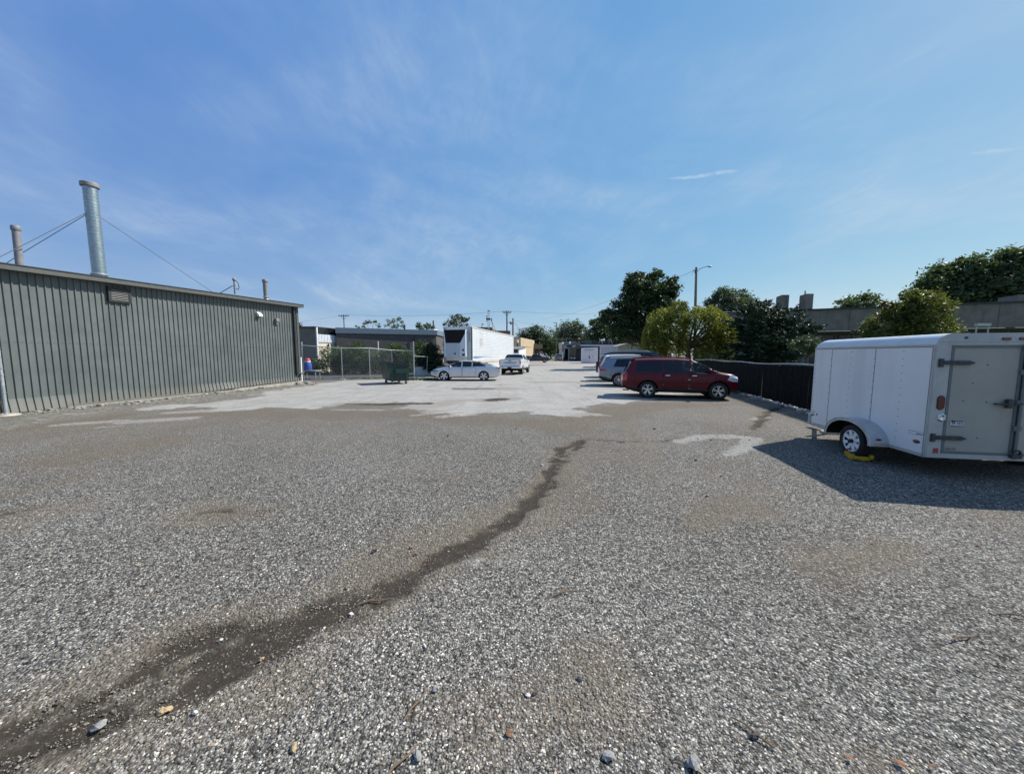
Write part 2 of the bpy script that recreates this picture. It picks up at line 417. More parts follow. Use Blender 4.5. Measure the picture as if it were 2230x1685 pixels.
def vnoise(X, Y, scale, seed, octaves=4):
    out = np.zeros(X.shape); amp, tot = 1.0, 0.0
    for o in range(octaves):
        rg = np.random.default_rng(seed + o * 17).uniform(0, 1, (256, 256))
        x, y = X * scale * 2 ** o + 37.3 * o, Y * scale * 2 ** o + 11.7 * o
        xi, yi = np.floor(x).astype(int), np.floor(y).astype(int); fx, fy = x - xi, y - yi
        fx, fy = fx * fx * (3 - 2 * fx), fy * fy * (3 - 2 * fy)
        g = lambda a, b: rg[a % 256, b % 256]
        out += amp * ((g(xi, yi) * (1 - fx) + g(xi + 1, yi) * fx) * (1 - fy) + (g(xi, yi + 1) * (1 - fx) + g(xi + 1, yi + 1) * fx) * fy)
        tot += amp; amp *= .55
    return out / tot
def sstep(x, a, b):
    t = np.clip((x - a) / (b - a), 0, 1); return t * t * (3 - 2 * t)
def stain_field(X, Y, brown, rill):
    """0..1: how much brown fines lie between and over the stones (washouts, wheel paths, damp hollows)"""
    n1 = vnoise(X, Y, .55, 3); n2 = vnoise(X, Y, 2.3, 8); c, s = .24, .97
    along, across = X * c + Y * s, X * s - Y * c
    ruts = vnoise(across * 1.0, along * .09, 1.3, 21, 3)
    st = sstep(brown + (n1 - .5) * 1.1 + (n2 - .5) * .6, -.35, .3) * (.55 + .6 * n2)
    st = np.maximum(np.minimum(st, .82), sstep(n1 * .65 + n2 * .35, .54, .76) * .6)
    st = np.maximum(st, sstep(ruts, .55, .75) * .5 * sstep(Y, 3, 7))
    st = np.maximum(st, sstep(rill + (n2 - .5) * .3, -.28, .05) * .95)
    return np.clip(st, 0, 1)
def ground_fields(X, Y):
    rill = np.max([seg_field(X, Y, p) for p in RILL], axis=0)
    brown = np.max([seg_field(X, Y, p) for p in BROWN], axis=0)
    chalk = np.max([seg_field(X, Y, p) for p in CHALK], axis=0)
    pave = poly_field(X, Y, PAVE)
    soil = poly_field(X, Y, SOIL)
    rn = (vnoise(X, Y, 3.5, 41) - .5)
    rill = rill + .015 + rn * .26 + (vnoise(X, Y, 11.0, 47, 2) - .5) * .16
    pave = pave + (vnoise(X, Y, .8, 51) - .5) * 2.4 + (vnoise(X, Y, 3.1, 57) - .5) * .8
    return rill, brown, chalk, pave, soil
def ground_height(X, Y, rill, pave):
    z = 0.012 * np.sin(X * 1.7 + 0.4 * np.sin(Y * 1.1)) * np.sin(Y * 1.3 + 0.7) + 0.006 * np.sin(X * 4.1 + 1.2) * np.sin(Y * 3.3)
    z = z * np.clip((14 - Y) / 6, 0, 1)
    z -= 0.034 * np.clip((rill + 0.05) / 0.13, 0, 1) * np.clip((13 - Y) / 3, 0, 1)
    return z
def gz(x, y):
    X = np.array([x]); Y = np.array([y])
    r = np.max([seg_field(X, Y, p) for p in RILL[:7]], axis=0)
    return float(ground_height(X, Y, r, None)[0])

def ground_material():
    m = bpy.data.materials.new('gravel_lot'); m.use_nodes = True
    t = NT(m.node_tree); b = m.node_tree.nodes['Principled BSDF']
    p = t.new('ShaderNodeTexCoord').outputs['Object']
    wob = t.noise(p, 3.2, 7, 0.7); wob2 = t.noise(p, 14.0, 5, 0.65); big = t.noise(p, 0.45, 4, 0.55)
    def mask(name, amp, soft, amp2=0.0):
        x = t.math('ADD', t.attr(name), t.math('MULTIPLY', t.math('SUBTRACT', wob, 0.5), amp))
        if amp2: x = t.math('ADD', x, t.math('MULTIPLY', t.math('SUBTRACT', wob2, 0.5), amp2))
        return t.smooth(x, -soft, soft)
    # stones: two sizes of cells, each with its own grey
    def stones(scale):
        col = t.voro(p, scale, out='Color'); dist = t.voro(p, scale)
        s = t.new('ShaderNodeSeparateColor'); t.l.new(col, s.inputs[0])
        return s.outputs[0], s.outputs[1], dist
    r1, g1, d1 = stones(72.0); r2, g2, d2 = stones(40.0)
    grey = t.ramp(r1, [(0.0, (0.045, 0.044, 0.043)), (0.3, (0.125, 0.123, 0.118)), (0.55, (0.225, 0.22, 0.208)), (0.8, (0.35, 0.345, 0.33)), (1.0, (0.62, 0.61, 0.585))])
    grey2 = t.ramp(r2, [(0.0, (0.05, 0.05, 0.05)), (0.4, (0.15, 0.148, 0.14)), (0.8, (0.30, 0.29, 0.275)), (1.0, (0.55, 0.54, 0.51))])
    gcol = t.mix(t.math('GREATER_THAN', g2, 0.72), grey, grey2)
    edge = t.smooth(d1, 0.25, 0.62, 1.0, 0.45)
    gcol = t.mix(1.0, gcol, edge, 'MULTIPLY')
    gcol = t.mix(1.0, gcol, t.ramp(big, [(0.3, (0.86, 0.84, 0.81)), (0.55, (1.0, 1.0, 0.99)), (0.75, (1.14, 1.14, 1.14))]), 'MULTIPLY')
    # fine tan-grey dust lying between the stones away from the loose heap
    dusty = t.math('MULTIPLY', t.smooth(t.attr('far'), 0.0, 1.0), 0.40)
    gcol = t.mix(dusty, gcol, t.mix(wob2, (0.225, 0.215, 0.195, 1), (0.30, 0.29, 0.268, 1)))
    # soil stains
    brown = t.mix(wob2, (0.115, 0.092, 0.068, 1), (0.20, 0.168, 0.128, 1))
    stain = t.attr('stain')
    bm_ = t.math('MULTIPLY', stain, t.smooth(wob2, 0.25, 0.6, 0.55, 1.0))
    gcol = t.mix(t.math('MULTIPLY', bm_, 0.78), gcol, brown)
    gcol = t.mix(1.0, gcol, t.mix(t.smooth(t.attr('far'), 0.0, 0.8), (1.03, 0.995, 0.93, 1), (0.90, 0.855, 0.785, 1)), 'MULTIPLY')
    soilm = mask('soil', 0.8, 0.1, 0.4)
    chunk = t.voro(p, 11.0, out='Color'); sc = t.new('ShaderNodeSeparateColor'); t.l.new(chunk, sc.inputs[0])
    soilc = t.mix(sc.outputs[0], (0.10, 0.092, 0.08, 1), (0.30, 0.285, 0.25, 1))
    gcol = t.mix(t.math('MULTIPLY', soilm, 0.75), gcol, soilc)
    # worn pale pavement
    sp_ = t.noise(p, 60, 4, 0.7); sp2 = t.noise(p, 9, 6, 0.7); sp3 = t.noise(p, 0.9, 5, 0.6)
    pv = t.ramp(sp_, [(0.25, (0.21, 0.205, 0.193)), (0.5, (0.335, 0.328, 0.310)), (0.75, (0.45, 0.442, 0.42))])
    pv = t.mix(t.smooth(sp2, 0.40, 0.64), pv, t.mix(0.55, pv, (0.25, 0.23, 0.205, 1)))
    tracks = t.noise(t.scale(t.vmath('ADD', p, (0, 0, 0)), (1.6, 0.12, 1)), 1.4, 5, 0.6)
    pv = t.mix(t.smooth(tracks, 0.52, 0.68, 0.0, 0.4), pv, (0.20, 0.19, 0.175, 1))
    pv = t.mix(1.0, pv, t.ramp(sp3, [(0.3, (0.82, 0.80, 0.76)), (0.6, (1.02, 1.02, 1.02))]), 'MULTIPLY')
    crack = t.voro(t.scale(p, (0.55, 0.24, 1)), 1.0, 'DISTANCE_TO_EDGE')
    crack = t.math('ADD', crack, t.math('MULTIPLY', t.math('SUBTRACT', wob, 0.5), 0.10))
    ck = t.smooth(t.math('ABSOLUTE', crack), 0.0, 0.010, 1.0, 0.0)
    pv = t.mix(t.math('MULTIPLY', t.math('MULTIPLY', ck, t.smooth(sp3, 0.45, 0.6)), 0.5), pv, (0.10, 0.092, 0.08, 1))
    pm = t.math('MULTIPLY', mask('pave', 0.9, 0.16, 0.9), t.smooth(t.noise(p, 1.6, 6, 0.7), 0.30, 0.42, 0.55, 1.0))
    col = t.mix(pm, gcol, pv)
    pb = t.math('MULTIPLY', t.math('MULTIPLY', mask('brown', 0.7, 0.16, 0.3), pm), 0.6)
    col = t.mix(pb, col, t.mix(wob2, (0.15, 0.128, 0.10, 1), (0.28, 0.255, 0.215, 1)))
    ch = mask('chalk', 0.36, 0.05, 0.3)
    col = t.mix(t.math('MULTIPLY', t.math('MULTIPLY', ch, 0.75), t.smooth(t.voro(p, 7.0, 'DISTANCE_TO_EDGE'), 0.02, 0.09, 0.35, 1.0)), col, t.mix(sp_, (0.26, 0.25, 0.23, 1), (0.44, 0.43, 0.405, 1)))
    rm = mask('rill', 0.30, 0.06, 0.16)
    col = t.mix(t.math('MULTIPLY', rm, 0.9), col, t.mix(wob2, (0.010, 0.0076, 0.0055, 1), (0.044, 0.033, 0.024, 1)))
    # beyond the lot: dark asphalt verge
    t.l.new(col, b.inputs['Base Color']); b.inputs['Roughness'].default_value = 0.92; b.inputs['Specular IOR Level'].default_value = 0.25
    h = t.math('SUBTRACT', 1.0, d1); h2 = t.math('SUBTRACT', 1.0, d2)
    hg = t.math('ADD', t.math('MULTIPLY', h, 0.6), t.math('MULTIPLY', h2, 0.8))
    hp = t.math('MULTIPLY', t.math('ADD', sp_, t.math('MULTIPLY', sp2, 1.5)), 0.35)
    hm = t.new('ShaderNodeMix', data_type='FLOAT'); t.l.new(t.math('MAXIMUM', pm, t.math('MULTIPLY', rm, 0.8)), hm.inputs[0]); t.l.new(hg, hm.inputs[2]); t.l.new(hp, hm.inputs[3])
    t.l.new(t.bump(hm.outputs[0], 0.75, 0.03), b.inputs['Normal'])
    return m

def build_ground():
    rill, brown, chalk, pave, soil = ground_fields(GXm, GYm)
    Z = ground_height(GXm, GYm, rill, pave)
    ny, nx = GXm.shape
    V = np.stack([GXm.ravel(), GYm.ravel(), Z.ravel()], 1)
    idx = np.arange(nx * ny).reshape(ny, nx)
    F = np.stack([idx[:-1, :-1].ravel(), idx[:-1, 1:].ravel(), idx[1:, 1:].ravel(), idx[1:, :-1].ravel()], 1)
    me = bpy.data.meshes.new('ground')
    me.vertices.add(len(V)); me.vertices.foreach_set('co', V.ravel().astype(np.float32))
    me.loops.add(F.size); me.loops.foreach_set('vertex_index', F.ravel().astype(np.int32))
    me.polygons.add(len(F)); me.polygons.foreach_set('loop_start', np.arange(0, F.size, 4, dtype=np.int32)); me.polygons.foreach_set('loop_total', np.full(len(F), 4, np.int32))
    me.update(calc_edges=True)
    me.polygons.foreach_set('use_smooth', [True] * len(F))
    for nm, a in (('rill', rill), ('brown', brown), ('chalk', chalk), ('pave', pave), ('soil', soil), ('stain', stain_field(GXm, GYm, brown, rill)), ('far', np.clip((np.hypot(GXm * 0.6, GYm) - 5) / 8, 0, 1))):
        at = me.attributes.new(nm, 'FLOAT', 'POINT'); at.data.foreach_set('value', np.clip(a, -5, 5).ravel().astype(np.float32))
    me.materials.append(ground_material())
    o = bpy.data.objects.new('ground', me); COL.objects.link(o); tag(o, 'gravel and worn pale pavement of the open lot', kind='structure')
build_ground()

def stone_material():
    m = bpy.data.materials.new('gravel_stone'); m.use_nodes = True
    t = NT(m.node_tree); b = m.node_tree.nodes['Principled BSDF']
    r = t.attr('tone', 'INSTANCER'); w = t.attr('hue', 'INSTANCER')
    g = t.ramp(r, [(0.0, (0.045, 0.044, 0.043)), (0.22, (0.125, 0.123, 0.118)), (0.55, (0.245, 0.24, 0.228)), (0.82, (0.37, 0.365, 0.35)), (0.95, (0.55, 0.54, 0.52)), (1.0, (0.80, 0.79, 0.76))])
    hue = t.ramp(w, [(0.0, (0.95, 0.99, 1.04)), (0.4, (1, 1, 1)), (0.85, (1.04, 1.0, 0.93)), (0.97, (1.10, 0.99, 0.84)), (1.0, (1.2, 0.88, 0.72))])
    dust_ = t.mix(1.0, t.mix(1.0, g, hue, 'MULTIPLY'), (1.11, 1.06, 0.975, 1), 'MULTIPLY')
    stc = t.mix(t.math('MULTIPLY', t.attr('stain', 'INSTANCER'), 0.62), dust_, t.mix(0.25, dust_, (0.135, 0.108, 0.08, 1)))
    stc = t.mix(t.smooth(t.attr('stain', 'INSTANCER'), 0.72, 0.95, 0.0, 0.5), stc, (0.034, 0.026, 0.019, 1))
    t.l.new(stc, b.inputs['Base Color'])
    b.inputs['Roughness'].default_value = 0.8; b.inputs['Specular IOR Level'].default_value = 0.3
    return m

def build_gravel():
    """loose stones lying on the near part of the lot"""
    xs = np.arange(-13.5, 13.51, 0.1); ys = np.arange(0.9, 13.6, 0.1)
    X, Y = np.meshgrid(xs, ys)
    rill, brown, chalk, pave, soil = ground_fields(X, Y)
    Z = ground_height(X, Y, rill, pave) - 0.002
    d = np.hypot(X, Y)
    dens = np.clip(2.3 / np.maximum(d, 1.0), 0, 1.0) ** 1.9
    stn = stain_field(X, Y, brown, rill)
    dens *= np.where(rill > 0.02, 0.34 + .9 * vnoise(X, Y, 6.0, 61, 2) ** 1.3, 1.0) * (1 - .30 * stn) * np.where(pave > 0, 0.02, 1.0) * np.where(chalk > 0, 0.15, 1.0)
    dens *= np.clip((13.4 - Y) / 3.0, 0, 1)
    dens = np.where(np.abs(X) > 1.56 * Y + 0.9, 0, dens)
    ny, nx = X.shape; idx = np.arange(nx * ny).reshape(ny, nx)
    F = np.stack([idx[:-1, :-1].ravel(), idx[:-1, 1:].ravel(), idx[1:, 1:].ravel(), idx[1:, :-1].ravel()], 1)
    keep = dens.ravel()[F].max(1) > 0.004
    o = link_mesh('gravel', np.stack([X.ravel(), Y.ravel(), Z.ravel()], 1).tolist(), F[keep].tolist(), None)
    me = o.data
    at = me.attributes.new('dens', 'FLOAT', 'POINT'); at.data.foreach_set('value', dens.ravel().astype(np.float32))
    at = me.attributes.new('stain', 'FLOAT', 'POINT'); at.data.foreach_set('value', stn.ravel().astype(np.float32))
    sm = stone_material(); me.materials.append(sm)
    tag(o, 'loose grey and white gravel stones covering the near lot', 'gravel', kind='stuff')
    ng = bpy.data.node_groups.new('gravel_scatter', 'GeometryNodeTree')
    ng.interface.new_socket('Geometry', in_out='INPUT', socket_type='NodeSocketGeometry')
    ng.interface.new_socket('Geometry', in_out='OUTPUT', socket_type='NodeSocketGeometry')
    N = ng.nodes; L = ng.links
    gi = N.new('NodeGroupInput'); go = N.new('NodeGroupOutput')
    dp = N.new('GeometryNodeDistributePointsOnFaces'); dp.distribute_method = 'RANDOM'
    na = N.new('GeometryNodeInputNamedAttribute'); na.data_type = 'FLOAT'; na.inputs[0].default_value = 'dens'
    mu = N.new('ShaderNodeMath'); mu.operation = 'MULTIPLY'; mu.inputs[1].default_value = 14500.0
    L.new(na.outputs[0], mu.inputs[0]); L.new(mu.outputs[0], dp.inputs['Density']); L.new(gi.outputs[0], dp.inputs['Mesh'])
    ico = N.new('GeometryNodeMeshIcoSphere'); ico.inputs['Radius'].default_value = 1.0; ico.inputs['Subdivisions'].default_value = 2
    sp = N.new('GeometryNodeSetPosition'); ns = N.new('ShaderNodeTexNoise'); ns.inputs['Scale'].default_value = 1.1; ns.inputs['Detail'].default_value = 1.0
    pos = N.new('GeometryNodeInputPosition'); sub = N.new('ShaderNodeVectorMath'); sub.operation = 'SUBTRACT'; sub.inputs[1].default_value = (0.5, 0.5, 0.5)
    scv = N.new('ShaderNodeVectorMath'); scv.operation = 'SCALE'; scv.inputs['Scale'].default_value = 1.3
    L.new(pos.outputs[0], ns.inputs['Vector']); L.new(ns.outputs['Color'], sub.inputs[0]); L.new(sub.outputs[0], scv.inputs[0]); L.new(scv.outputs[0], sp.inputs['Offset']); L.new(ico.outputs[0], sp.inputs['Geometry'])
    smn = N.new('GeometryNodeSetMaterial'); smn.inputs['Material'].default_value = sm; L.new(sp.outputs[0], smn.inputs[0])
    ip = N.new('GeometryNodeInstanceOnPoints'); L.new(dp.outputs['Points'], ip.inputs['Points']); L.new(smn.outputs[0], ip.inputs['Instance'])
    rr = N.new('FunctionNodeRandomValue'); rr.data_type = 'FLOAT_VECTOR'; rr.inputs[0].default_value = (-0.5, -0.5, 0); rr.inputs[1].default_value = (0.5, 0.5, 6.28)
    L.new(rr.outputs[0], ip.inputs['Rotation'])
    rv = N.new('FunctionNodeRandomValue'); rv.data_type = 'FLOAT'; rv.inputs[2].default_value = 0.0; rv.inputs[3].default_value = 1.0; rv.inputs['Seed'].default_value = 5
    pw = N.new('ShaderNodeMath'); pw.operation = 'POWER'; pw.inputs[1].default_value = 5.0; L.new(rv.outputs[1], pw.inputs[0])
    ma = N.new('ShaderNodeMath'); ma.operation = 'MULTIPLY_ADD'; ma.inputs[1].default_value = 0.0058; ma.inputs[2].default_value = 0.0028; L.new(pw.outputs[0], ma.inputs[0])
    an = N.new('FunctionNodeRandomValue'); an.data_type = 'FLOAT_VECTOR'; an.inputs[0].default_value = (0.8, 0.6, 0.45); an.inputs[1].default_value = (1.5, 1.1, 0.85); an.inputs['Seed'].default_value = 9
    sv = N.new('ShaderNodeVectorMath'); sv.operation = 'SCALE'; L.new(an.outputs[0], sv.inputs[0]); L.new(ma.outputs[0], sv.inputs['Scale'])
    L.new(sv.outputs[0], ip.inputs['Scale'])
    prev = ip.outputs[0]
    for nm, seed in (('tone', 21), ('hue', 33)):
        st = N.new('GeometryNodeStoreNamedAttribute'); st.data_type = 'FLOAT'; st.domain = 'INSTANCE'; st.inputs['Name'].default_value = nm
        rn = N.new('FunctionNodeRandomValue'); rn.data_type = 'FLOAT'; rn.inputs['Seed'].default_value = seed
        L.new(prev, st.inputs['Geometry']); L.new(rn.outputs[1], st.inputs['Value']); prev = st.outputs[0]
    L.new(prev, go.inputs[0])
    md = o.modifiers.new('scatter', 'NODES'); md.node_group = ng
build_gravel()

# far ground sheets: cross street, verge, rear yard asphalt, lawn
def sheet(name, poly, z, material, label):
    o = link_mesh(name, [(x, y, z) for x, y in poly], [tuple(range(len(poly)))], material)
    return tag(o, label, kind='structure')
M['asphalt'] = mat('asphalt', (0.055, 0.056, 0.06), 0.9, var=0.22, vscale=1.2, bump=0.3, bscale=60)
M['road'] = mat('sun_bleached_road', (0.30, 0.285, 0.265), 0.9, var=0.12, vscale=0.4, bump=0.2)
M['pinkroad'] = mat('pinkish_old_asphalt', (0.33, 0.275, 0.245), 0.9, var=0.14, vscale=0.5, bump=0.2)
M['grass'] = mat('mown_grass', (0.075, 0.11, 0.03), 0.9, var=0.35, vscale=3, bump=0.6, bscale=90)
M['dry_grass'] = mat('dry_grass', (0.20, 0.20, 0.075), 0.9, var=0.3, vscale=2, bump=0.6, bscale=60)
sheet('rear_yard', [(-40, 25.2), (-15.3, 24.4), (-12.6, 26.4), (-11, 27.6), (-8.3, 28.9), (-6.5, 30.2), (-5.2, 36), (-6, 60), (-60, 60), (-60, 25)], 0.006, M['asphalt'], 'dark asphalt of the neighbouring yard behind the chain-link fence')
sheet('side_road', [(-60, 54), (20, 66), (70, 80), (70, 84), (20, 75), (-60, 66)], 0.010, M['pinkroad'], 'pinkish old asphalt strip at the end of the lot')
sheet('street', [(-120, 68), (20, 77), (130, 96), (130, 140), (-120, 112)], 0.014, M['road'], 'sun bleached cross street beyond the lot')
sheet('verge', [(-60, 113.5), (9.5, 99), (16.5, 98), (17.5, 103), (60, 118), (60, 130), (-60, 125)], 0.03, M['dry_grass'], 'strip of dry grass beside the cross street')
sheet('lawn', [(14.4, 24.8), (12.95, 24.8), (11.0, 16.5), (9.3, 9.5), (60, 2), (90, 30), (60, 60), (22, 60)], 0.008, M['grass'], 'mown green lawn behind the black slatted fence')
# ------------------------------------------------------------------ grey metal building on the left
M['siding'] = mat('cool_grey_siding', (0.116, 0.136, 0.134), 0.5, 0.0, var=0.12, vscale=1.2, grime=0.3, streak=True)
def splash(m, h=0.6, col=(0.20, 0.185, 0.155, 1), k=0.55):
    """dried mud thrown up along the foot of a wall"""
    t = NT(m.node_tree); b = m.node_tree.nodes['Principled BSDF']; src = b.inputs['Base Color'].links[0].from_socket
    p = t.new('ShaderNodeTexCoord').outputs['Object']; sp = t.new('ShaderNodeSeparateXYZ'); t.l.new(p, sp.inputs[0])
    f = t.smooth(t.math('ADD', sp.outputs[2], t.math('MULTIPLY', t.noise(p, 2.6, 6, 0.7), -h)), -.1, h * .45, 1.0, 0.0)
    t.l.new(t.mix(t.math('MULTIPLY', f, k), src, col), b.inputs['Base Color'])
splash(M['siding'])
M['siding_trim'] = mat('grey_trim', (0.088, 0.094, 0.088), 0.5, var=0.1)
M['gutter'] = mat('dark_gutter', (0.022, 0.026, 0.026), 0.5, var=0.1)
M['flue'] = mat('spiral_duct_steel', (0.33, 0.385, 0.40), 0.38, 0.8, var=0.12, vscale=7)
M['flue_dull'] = mat('painted_flue', (0.22, 0.215, 0.225), 0.6, 0.1, var=0.15)
M['louvre'] = mat('louvre_metal', (0.21, 0.215, 0.21), 0.5, 0.2, var=0.1)

WA = math.atan2(0.97740, 0.21140)
def build_metal_building():
    b = thing('metal_building', 'long grey ribbed metal building with flues on its roof', 'building', (-15.77, 10.97, 0), WA)
    X0, X1 = -7.0, 11.57
    ztop = lambda x: 4.60 + 0.027 * x
    zbot = lambda x: 0.03 + 0.20 * max(0, min(1, (x - 3) / 7))
    # ribbed front: profile run along x, several rows in z so that the kicked-in foot can bulge
    P = []; x = X0; k = 0; pitch = 0.176
    while x < X1 - 0.2:
        P += [(x, 0.0), (x + 0.128, 0.0), (x + 0.138, -0.033), (x + 0.166, -0.033)]; x += pitch
    P.append((X1, 0.0))
    zs = [0.0, 0.10, 0.2, 0.30, 0.38, 0.46, 0.60, 1.2, 2.2, 2.28, 3.4, None]
    rnd = random.Random(4); ph = [rnd.uniform(0, 6) for _ in range(4)]
    def dent(xx):
        s = math.sin(xx * 0.9 + ph[0]) + 0.7 * math.sin(xx * 2.1 + ph[1]) + 0.5 * math.sin(xx * 4.3 + ph[2])
        return max(0.0, min(1.3, s * 0.6 + 0.35))
    V = []; Fc = []
    for zi, z in enumerate(zs):
        for (px, py) in P:
            zz = ztop(px) - 0.06 if z is None else max(z, zbot(px) if zi else zbot(px))
            if z is not None and z < 0.46: zz = zbot(px) + (0.46 - zbot(px)) * (z / 0.46)
            dy = 0.0
            if z is not None and z <= 0.46: dy = -0.06 * dent(px) * (1 - z / 0.46) - 0.012 * (1 - z / 0.46)
            V.append((px, py + dy, zz))
    n = len(P)
    for r in range(len(zs) - 1):
        for i in range(n - 1): Fc.append((r * n + i, r * n + i + 1, (r + 1) * n + i + 1, (r + 1) * n + i))
    link_mesh('wall', V, Fc, M['siding'], b)
    m = MB(); m.box(X0, X0 + 0.1, 0.05, 13, 0, 4.3); m.box(X1 - 0.12, X1 - 0.02, 0.03, 13, 0.2, 4.8); m.box(X0, X1, 12.9, 13, 0, 4.3); m.box(X0, X1 - 0.12, 0.06, 0.12, 0.3, 4.3)
    m.build('rear_wall', M['siding'], b)
    m = MB(); m.add([(X0 - .3, -.30, ztop(X0 - .3)), (X1 + .18, -.30, ztop(X1 + .18)), (X1 + .18, 13.3, ztop(X1 + .18) + .06), (X0 - .3, 13.3, ztop(X0 - .3) + .06)], [(0, 1, 2, 3)])
    m.add([(X0 - .3, -.30, ztop(X0 - .3) - .05), (X1 + .18, -.30, ztop(X1 + .18) - .05), (X1 + .18, 13.3, ztop(X1 + .18)), (X0 - .3, 13.3, ztop(X0 - .3))], [(3, 2, 1, 0)])
    m.build('roof', M['siding_trim'], b)
    m = MB()   # fascia, a tilted long box, with a dark drip edge on top
    a, c = X0 - .3, X1 + .18
    def run(m, y0, y1, lo, hi):
        m.add([(a, y0, ztop(a) + lo), (c, y0, ztop(c) + lo), (c, y1, ztop(c) + lo), (a, y1, ztop(a) + lo), (a, y0, ztop(a) + hi), (c, y0, ztop(c) + hi), (c, y1, ztop(c) + hi), (a, y1, ztop(a) + hi)],
              [(3, 2, 1, 0), (4, 5, 6, 7), (0, 1, 5, 4), (1, 2, 6, 5), (2, 3, 7, 6), (3, 0, 4, 7)])
    run(m, -.325, -.285, -.165, -.012); run(m, -.285, 0.01, -.165, -.14)
    m.build('eave_fascia', M['siding_trim'], b)
    m = MB(); run(m, -.345, -.20, -.010, .022); m.build('drip_edge', M['gutter'], b)
    m = MB(); m.box(X1 - 0.13, X1 + 0.02, -0.045, 0.03, 0.22, 4.86); m.build('corner_trim', M['siding_trim'], b)
    m = MB(); m.box(X1 - .42, X1 - .32, -.13, -.04, 0.62, 4.72)
    m.tube([(X1 - .37, -.09, .78), (X1 - .30, -.12, .70), (X1 - .05, -.16, .68), (X1 + .1, -.18, .74)], .05, 8)
    m.build('downspout', M['gutter'], b)
    m = MB(); m.box(X0, X1 + .05, -0.06, 0.3, -0.1, 0.04)
    m.add([(3, -0.05, 0), (X1, -0.05, 0), (X1, -0.05, 0.21), (3, -0.05, .03), (3, .3, 0), (X1, .3, 0), (X1, .3, .21), (3, .3, .03)], [(0, 1, 2, 3), (7, 6, 5, 4), (1, 5, 6, 2), (3, 2, 6, 7)])
    m.build('foundation', M['concrete'], b)
    m = MB(); m.box(X0, X1 - .14, -.0035, .001, 2.225, 2.235)
    xx = X0 + .064
    while xx < X1 - .2: m.ball((xx, -.002, 2.26), (.008, .006, .008), seg=5, rings=3); m.ball((xx, -.002, 4.2), (.008, .006, .008), seg=5, rings=3); m.ball((xx, -.002, 1.05), (.008, .006, .008), seg=5, rings=3); xx += .176
    m.build('sheet_lap', M['siding_trim'], b)
    m = MB(); m.box(X0, 7.2, -.052, -.01, .035, .12); m.build('base_trim', M['siding'], b)
    # louvred vent
    lv = MB(); lv.box(2.62, 3.30, -.10, 0.0, 3.84, 3.90); lv.box(2.62, 3.30, -.10, 0, 4.34, 4.40); lv.box(2.62, 2.70, -.10, 0, 3.90, 4.34); lv.box(3.22, 3.30, -.10, 0, 3.90, 4.34); lv.box(2.7, 3.22, -.03, 0, 3.9, 4.34)
    fr = lv.build('louvre_vent', M['gutter'], b)
    sl = MB()
    for i in range(7):
        z = 3.92 + i * 0.06
        sl.add([(2.705, -.105, z), (3.215, -.105, z), (3.215, -.05, z + .052), (2.705, -.05, z + .052), (2.705, -.10, z - .006), (3.215, -.10, z - .006), (3.215, -.045, z + .046), (2.705, -.045, z + .046)], [(0, 1, 2, 3), (7, 6, 5, 4), (0, 4, 5, 1)])
    sl.build('louvre_slat', M['louvre'], fr)
    # white exhaust hood, small grey wall light
    h = MB(); h.prism([(0, 0), (0, .25)], (0, 0)) if False else None
    h.add([(8.74, -.04, 4.16), (8.96, -.04, 4.16), (8.96, -.20, 4.02), (8.74, -.20, 4.02), (8.74, -.04, 3.93), (8.96, -.04, 3.93), (8.96, -.21, 3.93), (8.74, -.21, 3.93)],
          [(0, 1, 2, 3), (3, 2, 6, 7), (0, 3, 7, 4), (1, 5, 6, 2), (0, 4, 5, 1)])
    h.build('exhaust_hood', M['white'], b)
    h = MB(); h.box(9.86, 10.08, -.16, -.036, 3.70, 3.92, bev=.02); h.box(9.90, 10.04, -.12, -.04, 3.60, 3.70); wl = h.build('wall_light', M['flue_dull'], b)
    h = MB(); h.box(9.875, 10.065, -.172, -.162, 3.73, 3.83); h.build('lens', M['louvre'], wl)
    return b, ztop
mb, ztopf = build_metal_building()
INV_MB = (Matrix.Translation(mb.location) @ mb.rotation_euler.to_matrix().to_4x4()).inverted()

